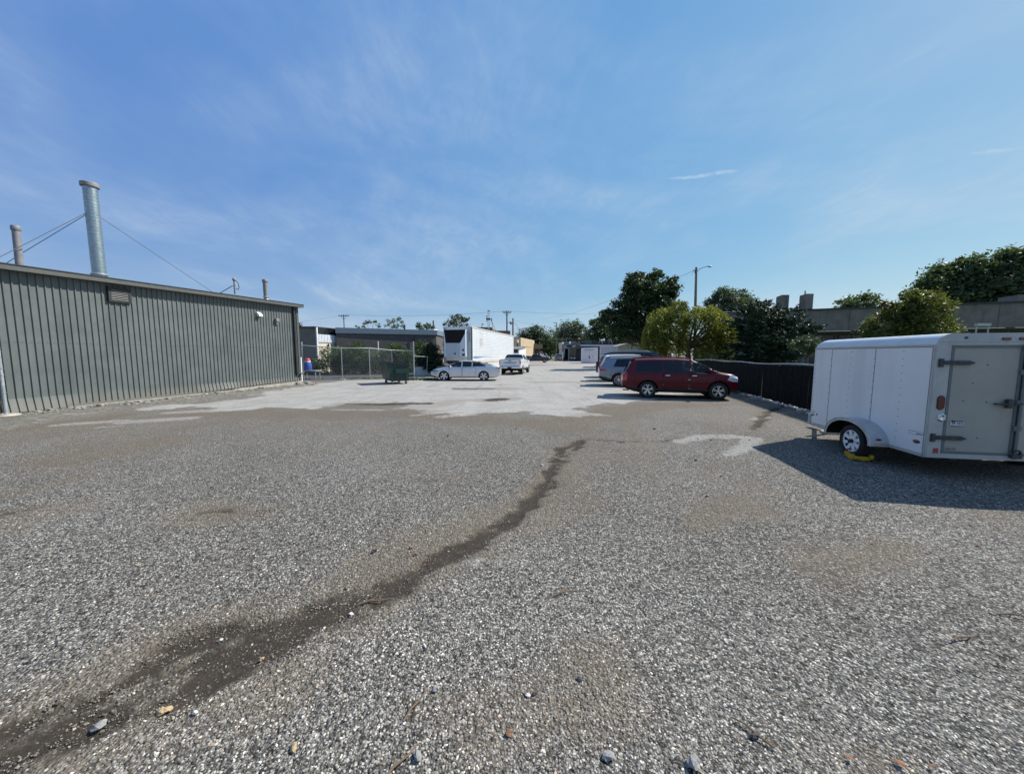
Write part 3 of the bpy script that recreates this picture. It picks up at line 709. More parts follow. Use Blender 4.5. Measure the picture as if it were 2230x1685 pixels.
def flue(u, vb, vt, utop, wpx, Y, material, cap, spiral=False):
    p0 = D(u, vb, Y); p1 = D(utop, vt, Y)
    a = INV_MB @ p0; a2 = INV_MB @ p1
    ax = Vector((a.x, a.y, ztopf(a.x) - 0.02)); top = Vector((ax.x + (a2.x - a.x) * .35, ax.y + (a2.y - a.y) * .35, a2.z))
    r = wpx / 2 * Y / FPX * math.cos(math.atan(abs(u - CX) / FPX))
    m = MB()
    n = 60 if spiral else 14
    m.tube([ax + (top - ax) * (i / n) for i in range(n + 1)], [r * (1.012 if (spiral and i % 2) else 1.0) for i in range(n + 1)], 28)
    if spiral:
        for i in range(1, 30): m.tube([ax + (top - ax) * (i / 30.0), ax + (top - ax) * (i / 30.0 + 0.004)], r * 1.025, 28)
    f = m.build('flue', material, mb, smooth=True, angle=50)
    c = MB()
    q = top
    if cap == 'wide': c.lathe([(0, .0), (r * 1.02, .0), (r * 1.30, .02), (r * 1.34, .06), (r * 1.29, .10), (r * 1.34, .13), (r * 1.29, .16), (r * 1.1, .19), (0, .24)], 28, Matrix.Translation(q - Vector((0, 0, .12))))
    else: c.lathe([(0, 0), (r * 1.05, 0), (r * 1.25, .03), (r * 1.25, .14), (r * 1.1, .18), (0, .18)], 20, Matrix.Translation(q - Vector((0, 0, .10))))
    c.build('rain_cap', M['flue_dull'] if cap == 'wide' else material, f, smooth=True, angle=40)
    k = MB(); k.lathe([(r * 1.02, .30), (r * 1.15, .22), (r * 1.55, .0)], 24, Matrix.Translation(ax)); k.lathe([(r * 1.18, .36), (r * 1.25, .36), (r * 1.25, .40), (r * 1.02, .42)], 24, Matrix.Translation(ax))
    k.build('flashing', M['steel'], f, smooth=True, angle=40)
    return ax, top, r
ax_, top_, r_ = flue(217, 601, 402, 192, 33, 14.6, M['flue'], 'wide', True)
flue(42, 577, 497, 38, 20, 13.2, M['flue_dull'], 'small')
flue(580, 654, 612, 576, 10.5, 21.4, M['flue_dull'], 'small')
def wl(p): return INV_MB @ p
g = MB()
pt = ax_ + (top_ - ax_) * 0.70
g.tube([pt + Vector((r_, 0, 0)), wl(D(463, 636, 18.6))], .012, 5)
g.build('guy_wire', M['wire_grey'], mb)
g = MB(); g.tube([pt - Vector((r_, 0, 0)), wl(D(-60, 590, 12.2))], .012, 5); g.build('guy_wire', M['wire_grey'], mb)
g = MB(); g.tube([pt - Vector((r_ * .9, 0, .04)), wl(D(40, 556, 13.6)), wl(D(-40, 610, 13.4))], .012, 5); g.build('guy_wire', M['wire_grey'], mb)
g = MB(); q = wl(D(512, 640, 19.8)); tq = wl(D(509, 610, 19.8))
g.tube([q, Vector((q.x, q.y, tq.z))], .045, 8); g.ball((q.x, q.y, tq.z + .03), (.09, .09, .10))
sm_ = g.build('service_mast', M['flue_dull'], mb, smooth=True)
g = MB(); tz = tq.z
g.tube([(q.x + .06, q.y, tz), (q.x + .22, q.y, tz - .12), (q.x + .26, q.y, tz - .35), (q.x + .18, q.y, tz - .48), (q.x + .03, q.y, tz - .44)], .018, 6)
g.tube([(q.x, q.y, tz - .30), (q.x - .14, q.y, tz - .34), tuple(wl(D(478, 639, 19.4)))], .018, 6)
g.build('service_cable', M['wire'], sm_)

# ------------------------------------------------------------------ chain-link fences on the left
M['link'] = mesh_mat('chain_link_fabric', (0.34, 0.37, 0.37), 0.075, 0.07, haze=0.0)
M['link_dark'] = mesh_mat('dark_netting', (0.02, 0.021, 0.022), 0.06, 0.5)
def fabric(name, pts, material, parent):
    """vertical strip through (x,y,zlo,zhi) points with metric uv"""
    V = []; UV = []; L = 0; loc = parent.location
    for i, (x, y, z0, z1) in enumerate(pts):
        if i: L += math.hypot(x - pts[i - 1][0], y - pts[i - 1][1])
        V += [(x - loc.x, y - loc.y, z0 - loc.z), (x - loc.x, y - loc.y, z1 - loc.z)]; UV += [(L, z0), (L, z1)]
    Fc = [(2 * i, 2 * i + 2, 2 * i + 3, 2 * i + 1) for i in range(len(pts) - 1)]
    o = link_mesh(name, V, Fc, material, parent)
    uv = o.data.uv_layers.new(name='uv')
    for lp in o.data.loops: uv.data[lp.index].uv = UV[lp.vertex_index]
    return o
def post(m, p, h, r, cap=True):
    m.tube([(p[0], p[1], p[2] - .02), (p[0], p[1], p[2] + h)], r, 10)
    if cap: m.ball((p[0], p[1], p[2] + h), (r * 1.15, r * 1.15, r * .8), seg=10, rings=6)

f = thing('chain_link_fence', 'end of a chain-link fence with dark netting against the grey metal building', 'fence', G(14, 904))
p = G(14, 904); h = D(4, 705, p.y).z
m = MB(); post(m, p, h, .045); m.build('post', M['steel_dull'], f, smooth=True, world=True)
m = MB(); m.lathe([(0, .05), (.26, .045), (.30, .0)], 18, Matrix.Translation(p + Vector((.06, -.06, 0)))); m.build('footing', M['concrete'], f, world=True)
for v in (766, 802, 815):
    z = D(10, v, p.y).z; m = MB(); m.tube([(p.x, p.y, z), (p.x - .35, p.y - 3.2, z + .02)], .022, 8); m.build('rail', M['steel'], f, smooth=True, world=True)
for v in (766, 802, 816, 855, 893):
    z = D(10, v, p.y).z; m = MB(); m.tube([(p.x, p.y, z - .02), (p.x, p.y, z + .02)], .054, 10)
    m.build('band', M['steel'], f, smooth=True, world=True)
fabric('netting', [(p.x - .05, p.y - .01, 0.02, D(10, 800, p.y).z), (p.x - .17, p.y - 1.2, 0.02, D(10, 790, p.y).z), (p.x - .39, p.y - 3.2, .02, D(10, 790, p.y).z)], M['link_dark'], f)

FP = [(661, 829, 746), (746, 827, 757), (806, 825, 757), (855, 822, 762), (902, 821, 745)]
f = thing('chain_link_fence', 'galvanised chain-link fence behind the green dumpster with vines beyond', 'fence', G(661, 829))
base = [G(u, v) for u, v, t in FP]; tops = [D(u - (1.5 if 0 < i < 4 else 0), t, base[i].y).z for i, (u, v, t) in enumerate(FP)]
rail = [D(661, 752, base[0].y).z, tops[1] - .03, tops[2] - .03, tops[3] - .02, D(902, 764, base[4].y).z]
for i, q in enumerate(base):
    m = MB(); post(m, q, tops[i], .05 if i in (0, 4) else .032); m.build('post', M['steel_dull'] if i in (0, 4) else M['steel'], f, smooth=True, world=True)
m = MB(); m.tube([(q.x, q.y, z) for q, z in zip(base, rail)], .028, 8); m.build('top_rail', M['steel'], f, smooth=True, world=True)
fabric('chain_link', [(q.x, q.y - .03, .03, z) for q, z in zip(base, rail)], M['link'], f)
for q in base[1:4]:
    m = MB(); m.box(q.x - .2, q.x + .2, q.y - .16, q.y + .16, 0, .05, bev=.015); m.build('footing', M['concrete'], f, world=True)
f2 = thing('gate_rail', 'bare metal fence rail stretching past the dark bushes toward the semi trailer', 'fence rail', tuple(base[4]))
m = MB(); m.tube([(base[4].x, base[4].y, 1.72), (base[4].x + .95, base[4].y + .9, 1.66)], .022, 8); m.tube([(base[4].x + .92, base[4].y + .87, 1.66), (base[4].x + .8, base[4].y + .9, 0)], .02, 8)
m.build('rail', M['steel_dull'], f2, smooth=True, world=True)
# white plastic post at the corner of the metal building
p = G(657, 831); m = MB(); m.box(-.05, .05, -.05, .05, 0, D(655, 779, p.y).z, bev=.01); m.box(-.062, .062, -.062, .062, D(655, 779, p.y).z, D(655, 779, p.y).z + .03)
o = m.build('marker_post', M['white']); o.location = p; tag(o, 'white square marker post between the metal building and the chain-link fence', 'post')

# ------------------------------------------------------------------ green dumpster
def dumpster():
    M['dgreen'] = mat('dumpster_green', (0.008, 0.034, 0.027), 0.5, var=0.25, vscale=3, grime=0.35)
    M['dgreen_lid'] = mat('black_plastic_lid', (0.016, 0.02, 0.02), 0.55, var=0.2)
    ang = R(33)
    d = thing('dumpster', 'dark green steel dumpster on casters with a sloping black lid', 'dumpster', (-7.55, 21.75, 0), ang)
    # local: x along the pocketed side (1.25 m), y along the back face (1.8 m)
    W_, L_ = 1.22, 1.85; z0 = .20
    body = MB()
    prof = [(0.03, z0 + .12), (.14, z0), (W_ - .02, z0), (W_, 1.16), (-.16, 1.36)]
    body.prism(prof, (0, L_)); 
    body.prism([(W_ - .05, 1.10), (W_ + .03, 1.10), (W_ + .03, 1.17), (W_ - .05, 1.17)], (-.03, L_ + .03))
    for y in (0, L_ - .03): body.prism([(-.17, 1.29), (W_ + .02, 1.10), (W_ + .02, 1.16), (-.17, 1.36)], (y - .03, y + .06))
    body.box(.30, .36, -.035, 0, z0, 1.06); body.box(1.0, 1.06, -.035, 0, z0, 1.0)
    body.build('body', M['dgreen'], d)
    lid = MB(); lid.prism([(-.26, 1.38), (W_ + .09, 1.155), (W_ + .09, 1.195), (.5, 1.33), (-.22, 1.45)], (-.05, L_ + .05)); lid.build('lid', M['dgreen_lid'], d)
    pk = MB(); pk.box(.34, 1.12, -.14, -.03, .70, .94); pk.box(.34, 1.12, -.14, -.03, .94, .96)
    pk.build('fork_pocket', M['dgreen'], d)
    pk = MB(); pk.box(.34, 1.12, L_ + .03, L_ + .14, .70, .94); pk.build('fork_pocket', M['dgreen'], d)
    for (x, y) in ((.2, .16), (1.04, .12), (.2, L_ - .15), (1.04, L_ - .15)):
        c = MB(); c.lathe([(0, -.03), (.075, -.03), (.09, -.015), (.09, .015), (.075, .03), (0, .03)], 16, Matrix.Translation((x, y, .09)) @ Matrix.Rotation(R(90), 4, 'X'))
        w = c.build('caster', M['rubber'], d, smooth=True)
        c = MB(); c.box(x - .05, x + .05, y - .045, y - .036, .08, z0 + .02); c.box(x - .05, x + .05, y + .036, y + .045, .08, z0 + .02); c.build('fork', M['steel_dull'], w)
dumpster()

# ------------------------------------------------------------------ buildings behind the fence on the left
M['taupe'] = mat('taupe_wall', (0.185, 0.172, 0.14), 0.85, var=0.08, vscale=1)
M['cream'] = mat('cream_stucco', (0.62, 0.55, 0.43), 0.85, var=0.08, vscale=1.5)
M['brown_brick'] = mat('dark_painted_block', (0.098, 0.088, 0.083), 0.9, var=0.12, vscale=2, grime=0.2)
M['bluefascia'] = mat('blue_grey_fascia', (0.14, 0.19, 0.235), 0.6, var=0.08)
M['darkglass'] = mat('dark_clerestory_glass', (0.01, 0.014, 0.016), 0.15, var=0.1)
M['white_panel'] = mat('white_corrugated_panel', (0.72, 0.76, 0.8), 0.5, var=0.05)
YB = 36.0
def wx(u, Y=YB): return D(u, 772, Y).x
def wz(v, Y=YB): return D(1115, v, Y).z
b = thing('taupe_building', 'taupe walled building with cream end bay and white corrugated panel', 'building', (wx(690), YB, 0))
m = MB(); m.box(wx(560), wx(691), YB, YB + 10, 0, wz(713)); m.build('wall', M['taupe'], b, world=True)
m = MB(); m.box(wx(556), wx(693), YB - .15, YB + 10.2, wz(713), wz(711)); m.build('roof', M['gutter'], b, world=True)
# the end bay's wall runs back along the lot, so it faces the sun
EA = Vector((wx(692), YB, 0)); ED = Vector((.24, .97, 0)).normalized(); EN = Vector((ED.y, -ED.x, 0))
def strip(m, s0, s1, z0, z1, o0, o1):
    a, c = EA + ED * s0, EA + ED * s1
    L = [a + EN * o1, c + EN * o1, c + EN * o0, a + EN * o0]
    m.add([(p.x, p.y, z0) for p in L] + [(p.x, p.y, z1) for p in L], [(3, 2, 1, 0), (4, 5, 6, 7), (0, 1, 5, 4), (1, 2, 6, 5), (2, 3, 7, 6), (3, 0, 4, 7)])
m = MB(); strip(m, 0, 3.1, 0, wz(729), -.3, 0); m.build('end_bay', M['cream'], b, world=True)
m = MB(); q = .12
while q < 2.9: strip(m, q, q + .12, wz(745), wz(727.5), .04, .09); q += .21
strip(m, .08, 3.0, wz(745), wz(727.5), .002, .045); m.build('corrugated_panel', M['white_panel'], b, world=True)
m = MB(); strip(m, .1, 3.0, wz(729) + .01, wz(712.5), -.4, -.02); m.build('clerestory', M['darkglass'], b, world=True)
m = MB(); strip(m, -.3, 3.2, wz(712.5), wz(711), -6, .06); m.build('bay_roof', M['siding_trim'], b, world=True)
m = MB(); strip(m, -.06, .08, 0, wz(712), -.06, .06); m.build('corner_trim', M['white'], b, world=True)
m = MB(); q = EA + ED * 1.4 + EN * .12; m.ball((q.x, q.y, wz(751)), (.09, .08, .18)); strip(m, 1.36, 1.44, wz(752), wz(751), 0, .14); m.build('wall_lamp', M['gutter'], b, world=True)

def bl(u, v, Y): return D(u, v, Y)
b = thing('block_building', 'long dark painted block building with a blue-grey fascia', 'building', (wx(733, 38), 38, 0))
m = MB()
A_, B_ = D(732, 725, 38), D(950, 729, 44)
m.add([(A_.x, A_.y, 0), (B_.x, B_.y, 0), (B_.x, B_.y, B_.z), (A_.x, A_.y, A_.z), (A_.x - 2, A_.y + 14, 0), (B_.x, B_.y + 14, 0), (B_.x, B_.y + 14, B_.z), (A_.x - 2, A_.y + 14, A_.z)], [(0, 1, 2, 3), (1, 5, 6, 2), (4, 0, 3, 7), (5, 4, 7, 6)])
m.build('wall', M['brown_brick'], b, world=True)
T0, T1 = D(730, 713, 37.9), D(952, 719, 43.9)
m = MB(); m.add([(T0.x, T0.y, A_.z - .02), (T1.x, T1.y, B_.z - .02), (T1.x, T1.y, T1.z), (T0.x, T0.y, T0.z), (T0.x - 2, T0.y + 14.2, A_.z), (T1.x, T1.y + 14.2, B_.z), (T1.x, T1.y + 14.2, T1.z), (T0.x - 2, T0.y + 14.2, T0.z)], [(0, 1, 2, 3), (1, 5, 6, 2), (4, 0, 3, 7), (3, 2, 6, 7), (0, 4, 5, 1)])
m.build('fascia', M['bluefascia'], b, world=True)
m = MB(); q = D(903, 735, 42.4); m.tube([(q.x, q.y, 0), (q.x, q.y, D(903, 731, 42.4).z)], .05, 6); m.build('downspout', M['gutter'], b, world=True)
for (u, v0, v1) in ((881, 716, 707),):
    q = D(u, v0, 45); m = MB(); m.tube([(q.x, q.y, q.z - .5), (q.x, q.y, D(u, v1, 45).z)], .11, 8); m.build('roof_vent', M['gutter'], b, world=True)
q = D(823, 752, 37.5); m = MB(); m.box(q.x - .04, q.x + .04, q.y, q.y + .08, 0, D(823, 743, 37.5).z); m.build('pipe', M['white'], b, world=True)

b = thing('white_building', 'narrow white building end with a small window beside the reefer semi trailer', 'building', (D(955, 772, 46).x, 46, 0))
EA = Vector((D(949.5, 772, 46).x, 46, 0))
m = MB(); strip(m, 0, 2.2, 0, D(955, 728, 46).z, -3, 0); m.build('wall', mat('white_block', (0.60, 0.57, 0.54), 0.8, var=0.1), b, world=True)
m = MB(); strip(m, -.1, 2.3, D(955, 728, 46).z, D(955, 720, 46).z, -3, .05); m.build('parapet', M['taupe'], b, world=True)
m = MB(); strip(m, .7, 1.05, D(955, 765, 46).z, D(955, 750, 46).z, .0, .04); m.build('window', M['brown_brick'], b, world=True)
m = MB(); strip(m, .2, 1.2, D(955, 720, 46).z, D(955, 716, 46).z, -1.2, -.3); m.build('roof_unit', M['white'], b, world=True)

b = thing('brown_building', 'low brown roofed building rising behind the reefer semi trailer', 'building', (D(1085, 772, 62).x, 62, 0))
m = MB(); m.box(D(1015, 772, 62).x, D(1105, 772, 62).x, 62, 72, 0, D(1060, 728, 62).z); m.build('wall', mat('brown_wall', (0.16, 0.11, 0.09), 0.85, var=0.15), b, world=True)
m = MB(); m.box(D(1010, 772, 62).x, D(1072, 772, 62).x, 61.6, 72, D(1060, 728, 62).z, D(1060, 713, 62).z); m.build('parapet', mat('brown_parapet', (0.115, 0.095, 0.08), 0.85, var=0.15), b, world=True)
m = MB(); m.box(D(1060, 772, 62).x, D(1111, 772, 62).x, 60.9, 61.58, D(1060, 727, 62).z, D(1060, 721, 62).z); m.build('eave', mat('red_brown_eave', (0.19, 0.10, 0.085), 0.8, var=0.1), b, world=True)

# low block wall by the sedan's nose
b = thing('block_wall', 'low pale concrete block wall in front of the silver sedan', 'wall', tuple(G(915, 815)))
M['pale_block'] = mat('pale_blue_block', (0.42, 0.50, 0.54), 0.85, var=0.12, vscale=3)
p0 = G(903, 819); p1 = Vector((p0.x + 3.4, p0.y + .8, 0)); dv = (p1 - p0).normalized(); nv = Vector((-dv.y, dv.x, 0)); m = MB()
for r in range(4):
    k = -0.2 * (r % 2)
    while k < 3.4:
        a = p0 + dv * max(0, k + .006); c = p0 + dv * min(3.4, k + .394)
        m.add([(a.x, a.y, r * .2 + .006), (c.x, c.y, r * .2 + .006), (c.x, c.y, r * .2 + .194), (a.x, a.y, r * .2 + .194), *[((q + nv * .2).x, (q + nv * .2).y, z) for q, z in ((a, r * .2 + .006), (c, r * .2 + .006), (c, r * .2 + .194), (a, r * .2 + .194))]],
              [(0, 1, 2, 3), (7, 6, 5, 4), (0, 4, 5, 1), (3, 2, 6, 7), (1, 5, 6, 2), (0, 3, 7, 4)])
        k += .4
m.build('block', M['pale_block'], b, world=True)
m = MB(); a, c = p0 + nv * .02, p1 + nv * .02
m.add([(a.x, a.y, 0), (c.x, c.y, 0), (c.x, c.y, .8), (a.x, a.y, .8), *[((q + nv * .16).x, (q + nv * .16).y, z) for q, z in ((a, 0), (c, 0), (c, .8), (a, .8))]], [(0, 1, 2, 3), (7, 6, 5, 4), (3, 2, 6, 7)])
m.build('mortar', M['concrete'], b, world=True)
m = MB(); a, c = p0 - nv * .03, p1 - nv * .03
m.add([(a.x, a.y, .80), (c.x, c.y, .80), ((c + nv * .27).x, (c + nv * .27).y, .80), ((a + nv * .27).x, (a + nv * .27).y, .80), (a.x, a.y, .87), (c.x, c.y, .87), ((c + nv * .27).x, (c + nv * .27).y, .87), ((a + nv * .27).x, (a + nv * .27).y, .87)], [(3, 2, 1, 0), (4, 5, 6, 7), (0, 1, 5, 4), (1, 2, 6, 5), (2, 3, 7, 6), (3, 0, 4, 7)])
m.build('coping', M['gutter'], b, world=True)

# blue round-topped bin with white and red bands behind the fence
p = Vector((D(669, 772, 27).x, 27, 0)); b = thing('covered_bin', 'blue round-topped bin with white band and red cap behind the chain-link fence', 'bin', tuple(p))
m = MB(); m.lathe([(0, .66), (.25, .66), (.29, .8), (.28, 1.1), (.21, 1.29)], 24); m.build('barrel', mat('blue_cover', (0.03, 0.07, 0.36), 0.5, var=0.2), b, smooth=True)
m = MB(); m.lathe([(.212, 1.29), (.20, 1.37)], 24); m.build('band', M['white'], b, smooth=True)
m = MB(); m.lathe([(.20, 1.37), (.21, 1.45), (.13, 1.56), (0, 1.58)], 24); m.build('cap', mat('red_cover', (0.55, 0.03, 0.05), 0.5, var=0.1), b, smooth=True)
m = MB()
for x in (-.3, .7):
    for y in (-.3, .3): m.box(x - .03, x + .03, y - .03, y + .03, 0, .58)
m.box(-.5, .8, -.4, .4, .58, .655); m.build('stand', M['steel_dull'], b)
# ------------------------------------------------------------------ vehicles
def smooth_interp(xs, pts, sig=0.05):
    pts = sorted(pts); a = np.array(pts, float)
    fine = np.arange(xs.min() - .4, xs.max() + .4, 0.01)
    f = np.interp(fine, a[:, 0], a[:, 1])
    if sig > 0:
        k = np.arange(-int(3 * sig / .01), int(3 * sig / .01) + 1); g = np.exp(-0.5 * (k * .01 / sig) ** 2); g /= g.sum()
        f = np.convolve(np.pad(f, len(k) // 2, mode='edge'), g, 'valid')
    return np.interp(xs, fine, f)
def in_poly(px, pz, poly):
    ins = np.zeros(px.shape, bool); n = len(poly)
    for i in range(n):
        x0, y0 = poly[i]; x1, y1 = poly[(i + 1) % n]
        ins ^= ((y0 > pz) != (y1 > pz)) & (px < (x1 - x0) * (pz - y0) / (y1 - y0 + 1e-12) + x0)
    return ins

def wheel(parent, x, y, r, w, side, rim_r, spokes, rim_mat, dark_mat, twin=False, spoke_w=0.05):
    """tyre with its rim as a child; axle along local y; side = +1 / -1 is the outer face"""
    T = Matrix.Translation((x, y, r)) @ Matrix.Rotation(R(-90 * side), 4, 'X')     # lathe z -> outward
    m = MB(); h = w / 2
    m.lathe([(rim_r, -h * .8), (r - .05, -h), (r - .012, -h * .82), (r, -h * .5), (r, h * .5), (r - .012, h * .82), (r - .05, h), (rim_r + .012, h * .92), (rim_r, h * .70)], 40, T)
    t = m.build('wheel', M['rubber'], parent, smooth=True, angle=30)
    m = MB(); m.lathe([(0, -h * .1), (rim_r * .98, -h * .1), (rim_r * .99, h * .7)], 32, T); dk = m.build('brake_disc', dark_mat, t, smooth=True, angle=30)
    m = MB(); m.lathe([(rim_r * .93, h * .62), (rim_r * .955, h * .86), (rim_r * 1.0, h * .84), (rim_r * 1.01, h * .66)], 40, T)
    m.lathe([(0, h * .74), (rim_r * .16, h * .72), (rim_r * .24, h * .62), (rim_r * .24, h * .3)], 20, T)
    for k in range(spokes):
        a0 = 2 * math.pi * k / spokes + .3
        for off in ((-.17, .17) if twin else (0,)):
            a = a0 + off
            ca, sa = math.cos(a0 + off * .55), math.sin(a0 + off * .55); cb, sb = math.cos(a), math.sin(a)
            p0 = Vector((ca * rim_r * .2, sa * rim_r * .2, h * .66)); p1 = Vector((cb * rim_r * .95, sb * rim_r * .95, h * .78))
            tn = Vector((-sb, cb, 0)); w0, w1 = spoke_w * .8, spoke_w * (0.75 if twin else 1.0)
            m.add([p0 - tn * w0 * .5, p0 + tn * w0 * .5, p1 + tn * w1 * .5, p1 - tn * w1 * .5, p0 - tn * w0 * .5 - Vector((0, 0, .03)), p0 + tn * w0 * .5 - Vector((0, 0, .03)), p1 + tn * w1 * .5 - Vector((0, 0, .03)), p1 - tn * w1 * .5 - Vector((0, 0, .03))],
                  [(0, 1, 2, 3), (0, 4, 5, 1), (1, 5, 6, 2), (2, 6, 7, 3), (3, 7, 4, 0)], T)
    m.build('rim', rim_mat, t, smooth=True, angle=30)
    return t

def car(name, label, cat, loc, rz, S, group=None):
    root = thing(name, label, cat, loc, rz, group)
    step = S.get('step', .03)
    xr, xf = S['top'][0][0], S['top'][-1][0]
    xs = np.unique(np.concatenate([np.arange(xr, xf, step), [xf]]))
    top = smooth_interp(xs, S['top'], S.get('sig', .05)); belt = smooth_interp(xs, S['belt'], .04); bot = smooth_interp(xs, S['bottom'], .03)
    W = smooth_interp(xs, S['plan'], .07) * S['width'] / 2
    belt = np.minimum(belt, top - .012)
    tum = S['tumble']; sh = S.get('shoulder', .955)
    nb, nsd, nu, nr = 4, 24, 16, 12
    rings = []
    sp_s = [0, .07, .16, .32, .55, .74, .86, .95, 1.0]; sp_f = [.90, .955, .975, .99, 1.0, .995, .985, .972, sh]
    if S.get('sidef'): sp_f = S['sidef'] + [sh]
    for i, x in enumerate(xs):
        w, t, b, z0 = W[i], top[i], belt[i], bot[i]
        y1 = np.linspace(0, .90 * w, nb + 1)[:-1]; z1 = np.full(nb, z0)
        s = np.linspace(0, 1, nsd + 1)[:-1]; y2 = w * np.interp(s, sp_s, sp_f); z2 = z0 + s * (b - z0)
        h = t - b; g = min(1.0, h / .35); wb = sh * w; wr = wb - g * tum * min(1, h / .5) - (1 - g) * .06
        zr = b + h * (.84 if g > .6 else .7)
        s = np.linspace(0, 1, nu + 1)[:-1]; y3 = wb + (wr - wb) * s; z3 = b + (zr - b) * s
        a = np.linspace(0, math.pi / 2, nr + 1); y4 = wr * np.cos(a) ** .62; z4 = zr + (t - zr) * np.sin(a) ** .8
        y4[-1] = 0
        rings.append(np.stack([np.concatenate([y1, y2, y3, y4]), np.concatenate([z1, z2, z3, z4])], 1))
    Rg = np.array(rings); n, mcount, _ = Rg.shape
    half = np.concatenate([np.repeat(xs[:, None, None], mcount, 1), Rg], 2)            # x,y,z
    # smooth wheel-arch edges: pull nearby side points onto the arch circle
    for (wxp, wr_) in S['wheels']:
        ar = S['arch']; cz = S['wheel_r']
        dx = half[:, :, 0] - wxp; dz = half[:, :, 2] - cz; dd = np.hypot(dx, dz)
        sel = (np.abs(dd - ar) < step * .62) & (half[:, :, 1] > .55 * S['width'] / 2) & (dz > -.2)
        f = np.where(sel, ar / np.maximum(dd, 1e-6), 1.0)
        half[:, :, 0] = wxp + dx * f; half[:, :, 2] = cz + dz * f
    # pull nearby points onto the outlines of windows and lamps so that their edges run clean
    snaps = [p for p, _ in S.get('side_windows', [])] + [l[1] for l in S.get('lamps', [])]
    px, pz = half[:, :, 0].copy(), half[:, :, 2].copy(); okm = np.zeros(px.shape, bool); okm[:, nb:nb + nsd + nu + 1] = True
    dzc = np.abs(np.gradient(half[:, :, 2], axis=1)); tol = np.maximum(step, dzc) * .55
    bd = np.full(px.shape, 9.0); bx = px.copy(); bz = pz.copy()
    for poly in snaps:
        for (x0, z0), (x1, z1) in zip(poly, poly[1:] + poly[:1]):
            ex, ez = x1 - x0, z1 - z0; tt = np.clip(((px - x0) * ex + (pz - z0) * ez) / (ex * ex + ez * ez + 1e-9), 0, 1)
            qx, qz = x0 + tt * ex, z0 + tt * ez; dd = np.hypot(px - qx, pz - qz); m_ = dd < bd
            bd = np.where(m_, dd, bd); bx = np.where(m_, qx, bx); bz = np.where(m_, qz, bz)
    mv = okm & (bd < tol); half[:, :, 0] = np.where(mv, bx, half[:, :, 0]); half[:, :, 2] = np.where(mv, bz, half[:, :, 2])
    other = half[:, 1:-1][:, ::-1].copy(); other[:, :, 1] *= -1
    loop = np.concatenate([half, other], 1); K = loop.shape[1]
    V = loop.reshape(-1, 3); faces = []; region = []
    reg_of = [0] * nb + [1] * nsd + [2] * nu + [3] * nr
    reg_loop = reg_of + reg_of[::-1]
    ii = np.arange(n * K).reshape(n, K)
    for j in range(K):
        j2 = (j + 1) % K
        q = np.stack([ii[:-1, j], ii[:-1, j2], ii[1:, j2], ii[1:, j]], 1); faces.append(q); region.append(np.full(len(q), reg_loop[j]))
    V = [V]; off = n * K; NC = 44
    for end, (i, code) in enumerate(((0, 5), (n - 1, 4))):
        bulge = S.get('bulge', (.05, .06))[end] * (-1 if end == 0 else 1)
        yz = half[i]; cols = []
        tt = np.linspace(-1, 1, NC + 1)
        grid = np.zeros((mcount, NC + 1, 3))
        zmin, zmax = yz[:, 2].min(), yz[:, 2].max()
        for k in range(mcount):
            grid[k, :, 1] = yz[k, 1] * -tt; grid[k, :, 2] = yz[k, 2]
            fz = math.sin(math.pi * min(1, max(0, (yz[k, 2] - zmin) / (zmax - zmin + 1e-6)))) ** .5
            grid[k, :, 0] = yz[k, 0] + bulge * (1 - tt ** 4) * (0.35 + .65 * fz) * (1 if k < mcount - 1 else 0) * min(1, yz[k, 1] / .3)
        V.append(grid.reshape(-1, 3)); g = np.arange(mcount * (NC + 1)).reshape(mcount, NC + 1) + off; off += mcount * (NC + 1)
        a, b_, c_, d_ = g[:-1, :-1].ravel(), g[:-1, 1:].ravel(), g[1:, 1:].ravel(), g[1:, :-1].ravel()
        q = np.stack([a, b_, c_, d_] if end == 0 else [a, d_, c_, b_], 1); faces.append(q); region.append(np.full(len(q), code))
    V = np.concatenate(V); F = np.concatenate(faces); Rn = np.concatenate(region)
    C = V[F].mean(1); cx, cy, cz = C[:, 0], C[:, 1], C[:, 2]; ay = np.abs(cy)
    hw = np.interp(cx, xs, W)
    part = np.zeros(len(F), int); names = [('body', S['paint'])]
    def new(nm, m_):
        names.append((nm, m_)); return len(names) - 1
    side = (Rn == 1) | (Rn == 2)
    # lower black cladding / bumpers
    for (poly, m_, nm) in S.get('trim', []):
        k = new(nm, M[m_] if isinstance(m_, str) else m_); part[in_poly(cx, cz, poly) & (side | (Rn >= 4) | (Rn == 0))] = k
    for (x0, x1, z0f, z1f, hnd) in S.get('doors', []):
        for sg in (1, -1):
            k = new('door', S['paint']); sel = (Rn == 1) & (cy * sg > 0) & (cx > x0) & (cx < x1) & (cz > z0f) & (cz < z1f) & (part == 0); part[sel] = k
    for poly, gm in S.get('side_windows', []):
        for sg in (1, -1):
            k = new('side_window', M[gm]); part[side & (cy * sg > 0) & in_poly(cx, cz, poly)] = k
    if 'windscreen' in S:
        x0, x1, inset, gm = S['windscreen']; k = new('windscreen', M[gm])
        part[(Rn == 3) & (cx > x0) & (cx < x1) & (cz > np.interp(cx, xs, belt) + .02)] = k
    if 'rear_window' in S:
        x0, x1, gm = S['rear_window']; k = new('rear_window', M[gm]); part[((Rn == 3)) & (cx > x0) & (cx < x1)] = k
    for nm, poly, m_, ymin in S.get('lamps', []):
        for sg in (1, -1):
            k = new(nm, M[m_]); part[((Rn == 1) | (Rn >= 2)) & (cy * sg > 0) & (ay > ymin * S['width'] / 2) & in_poly(cx, cz, poly)] = k
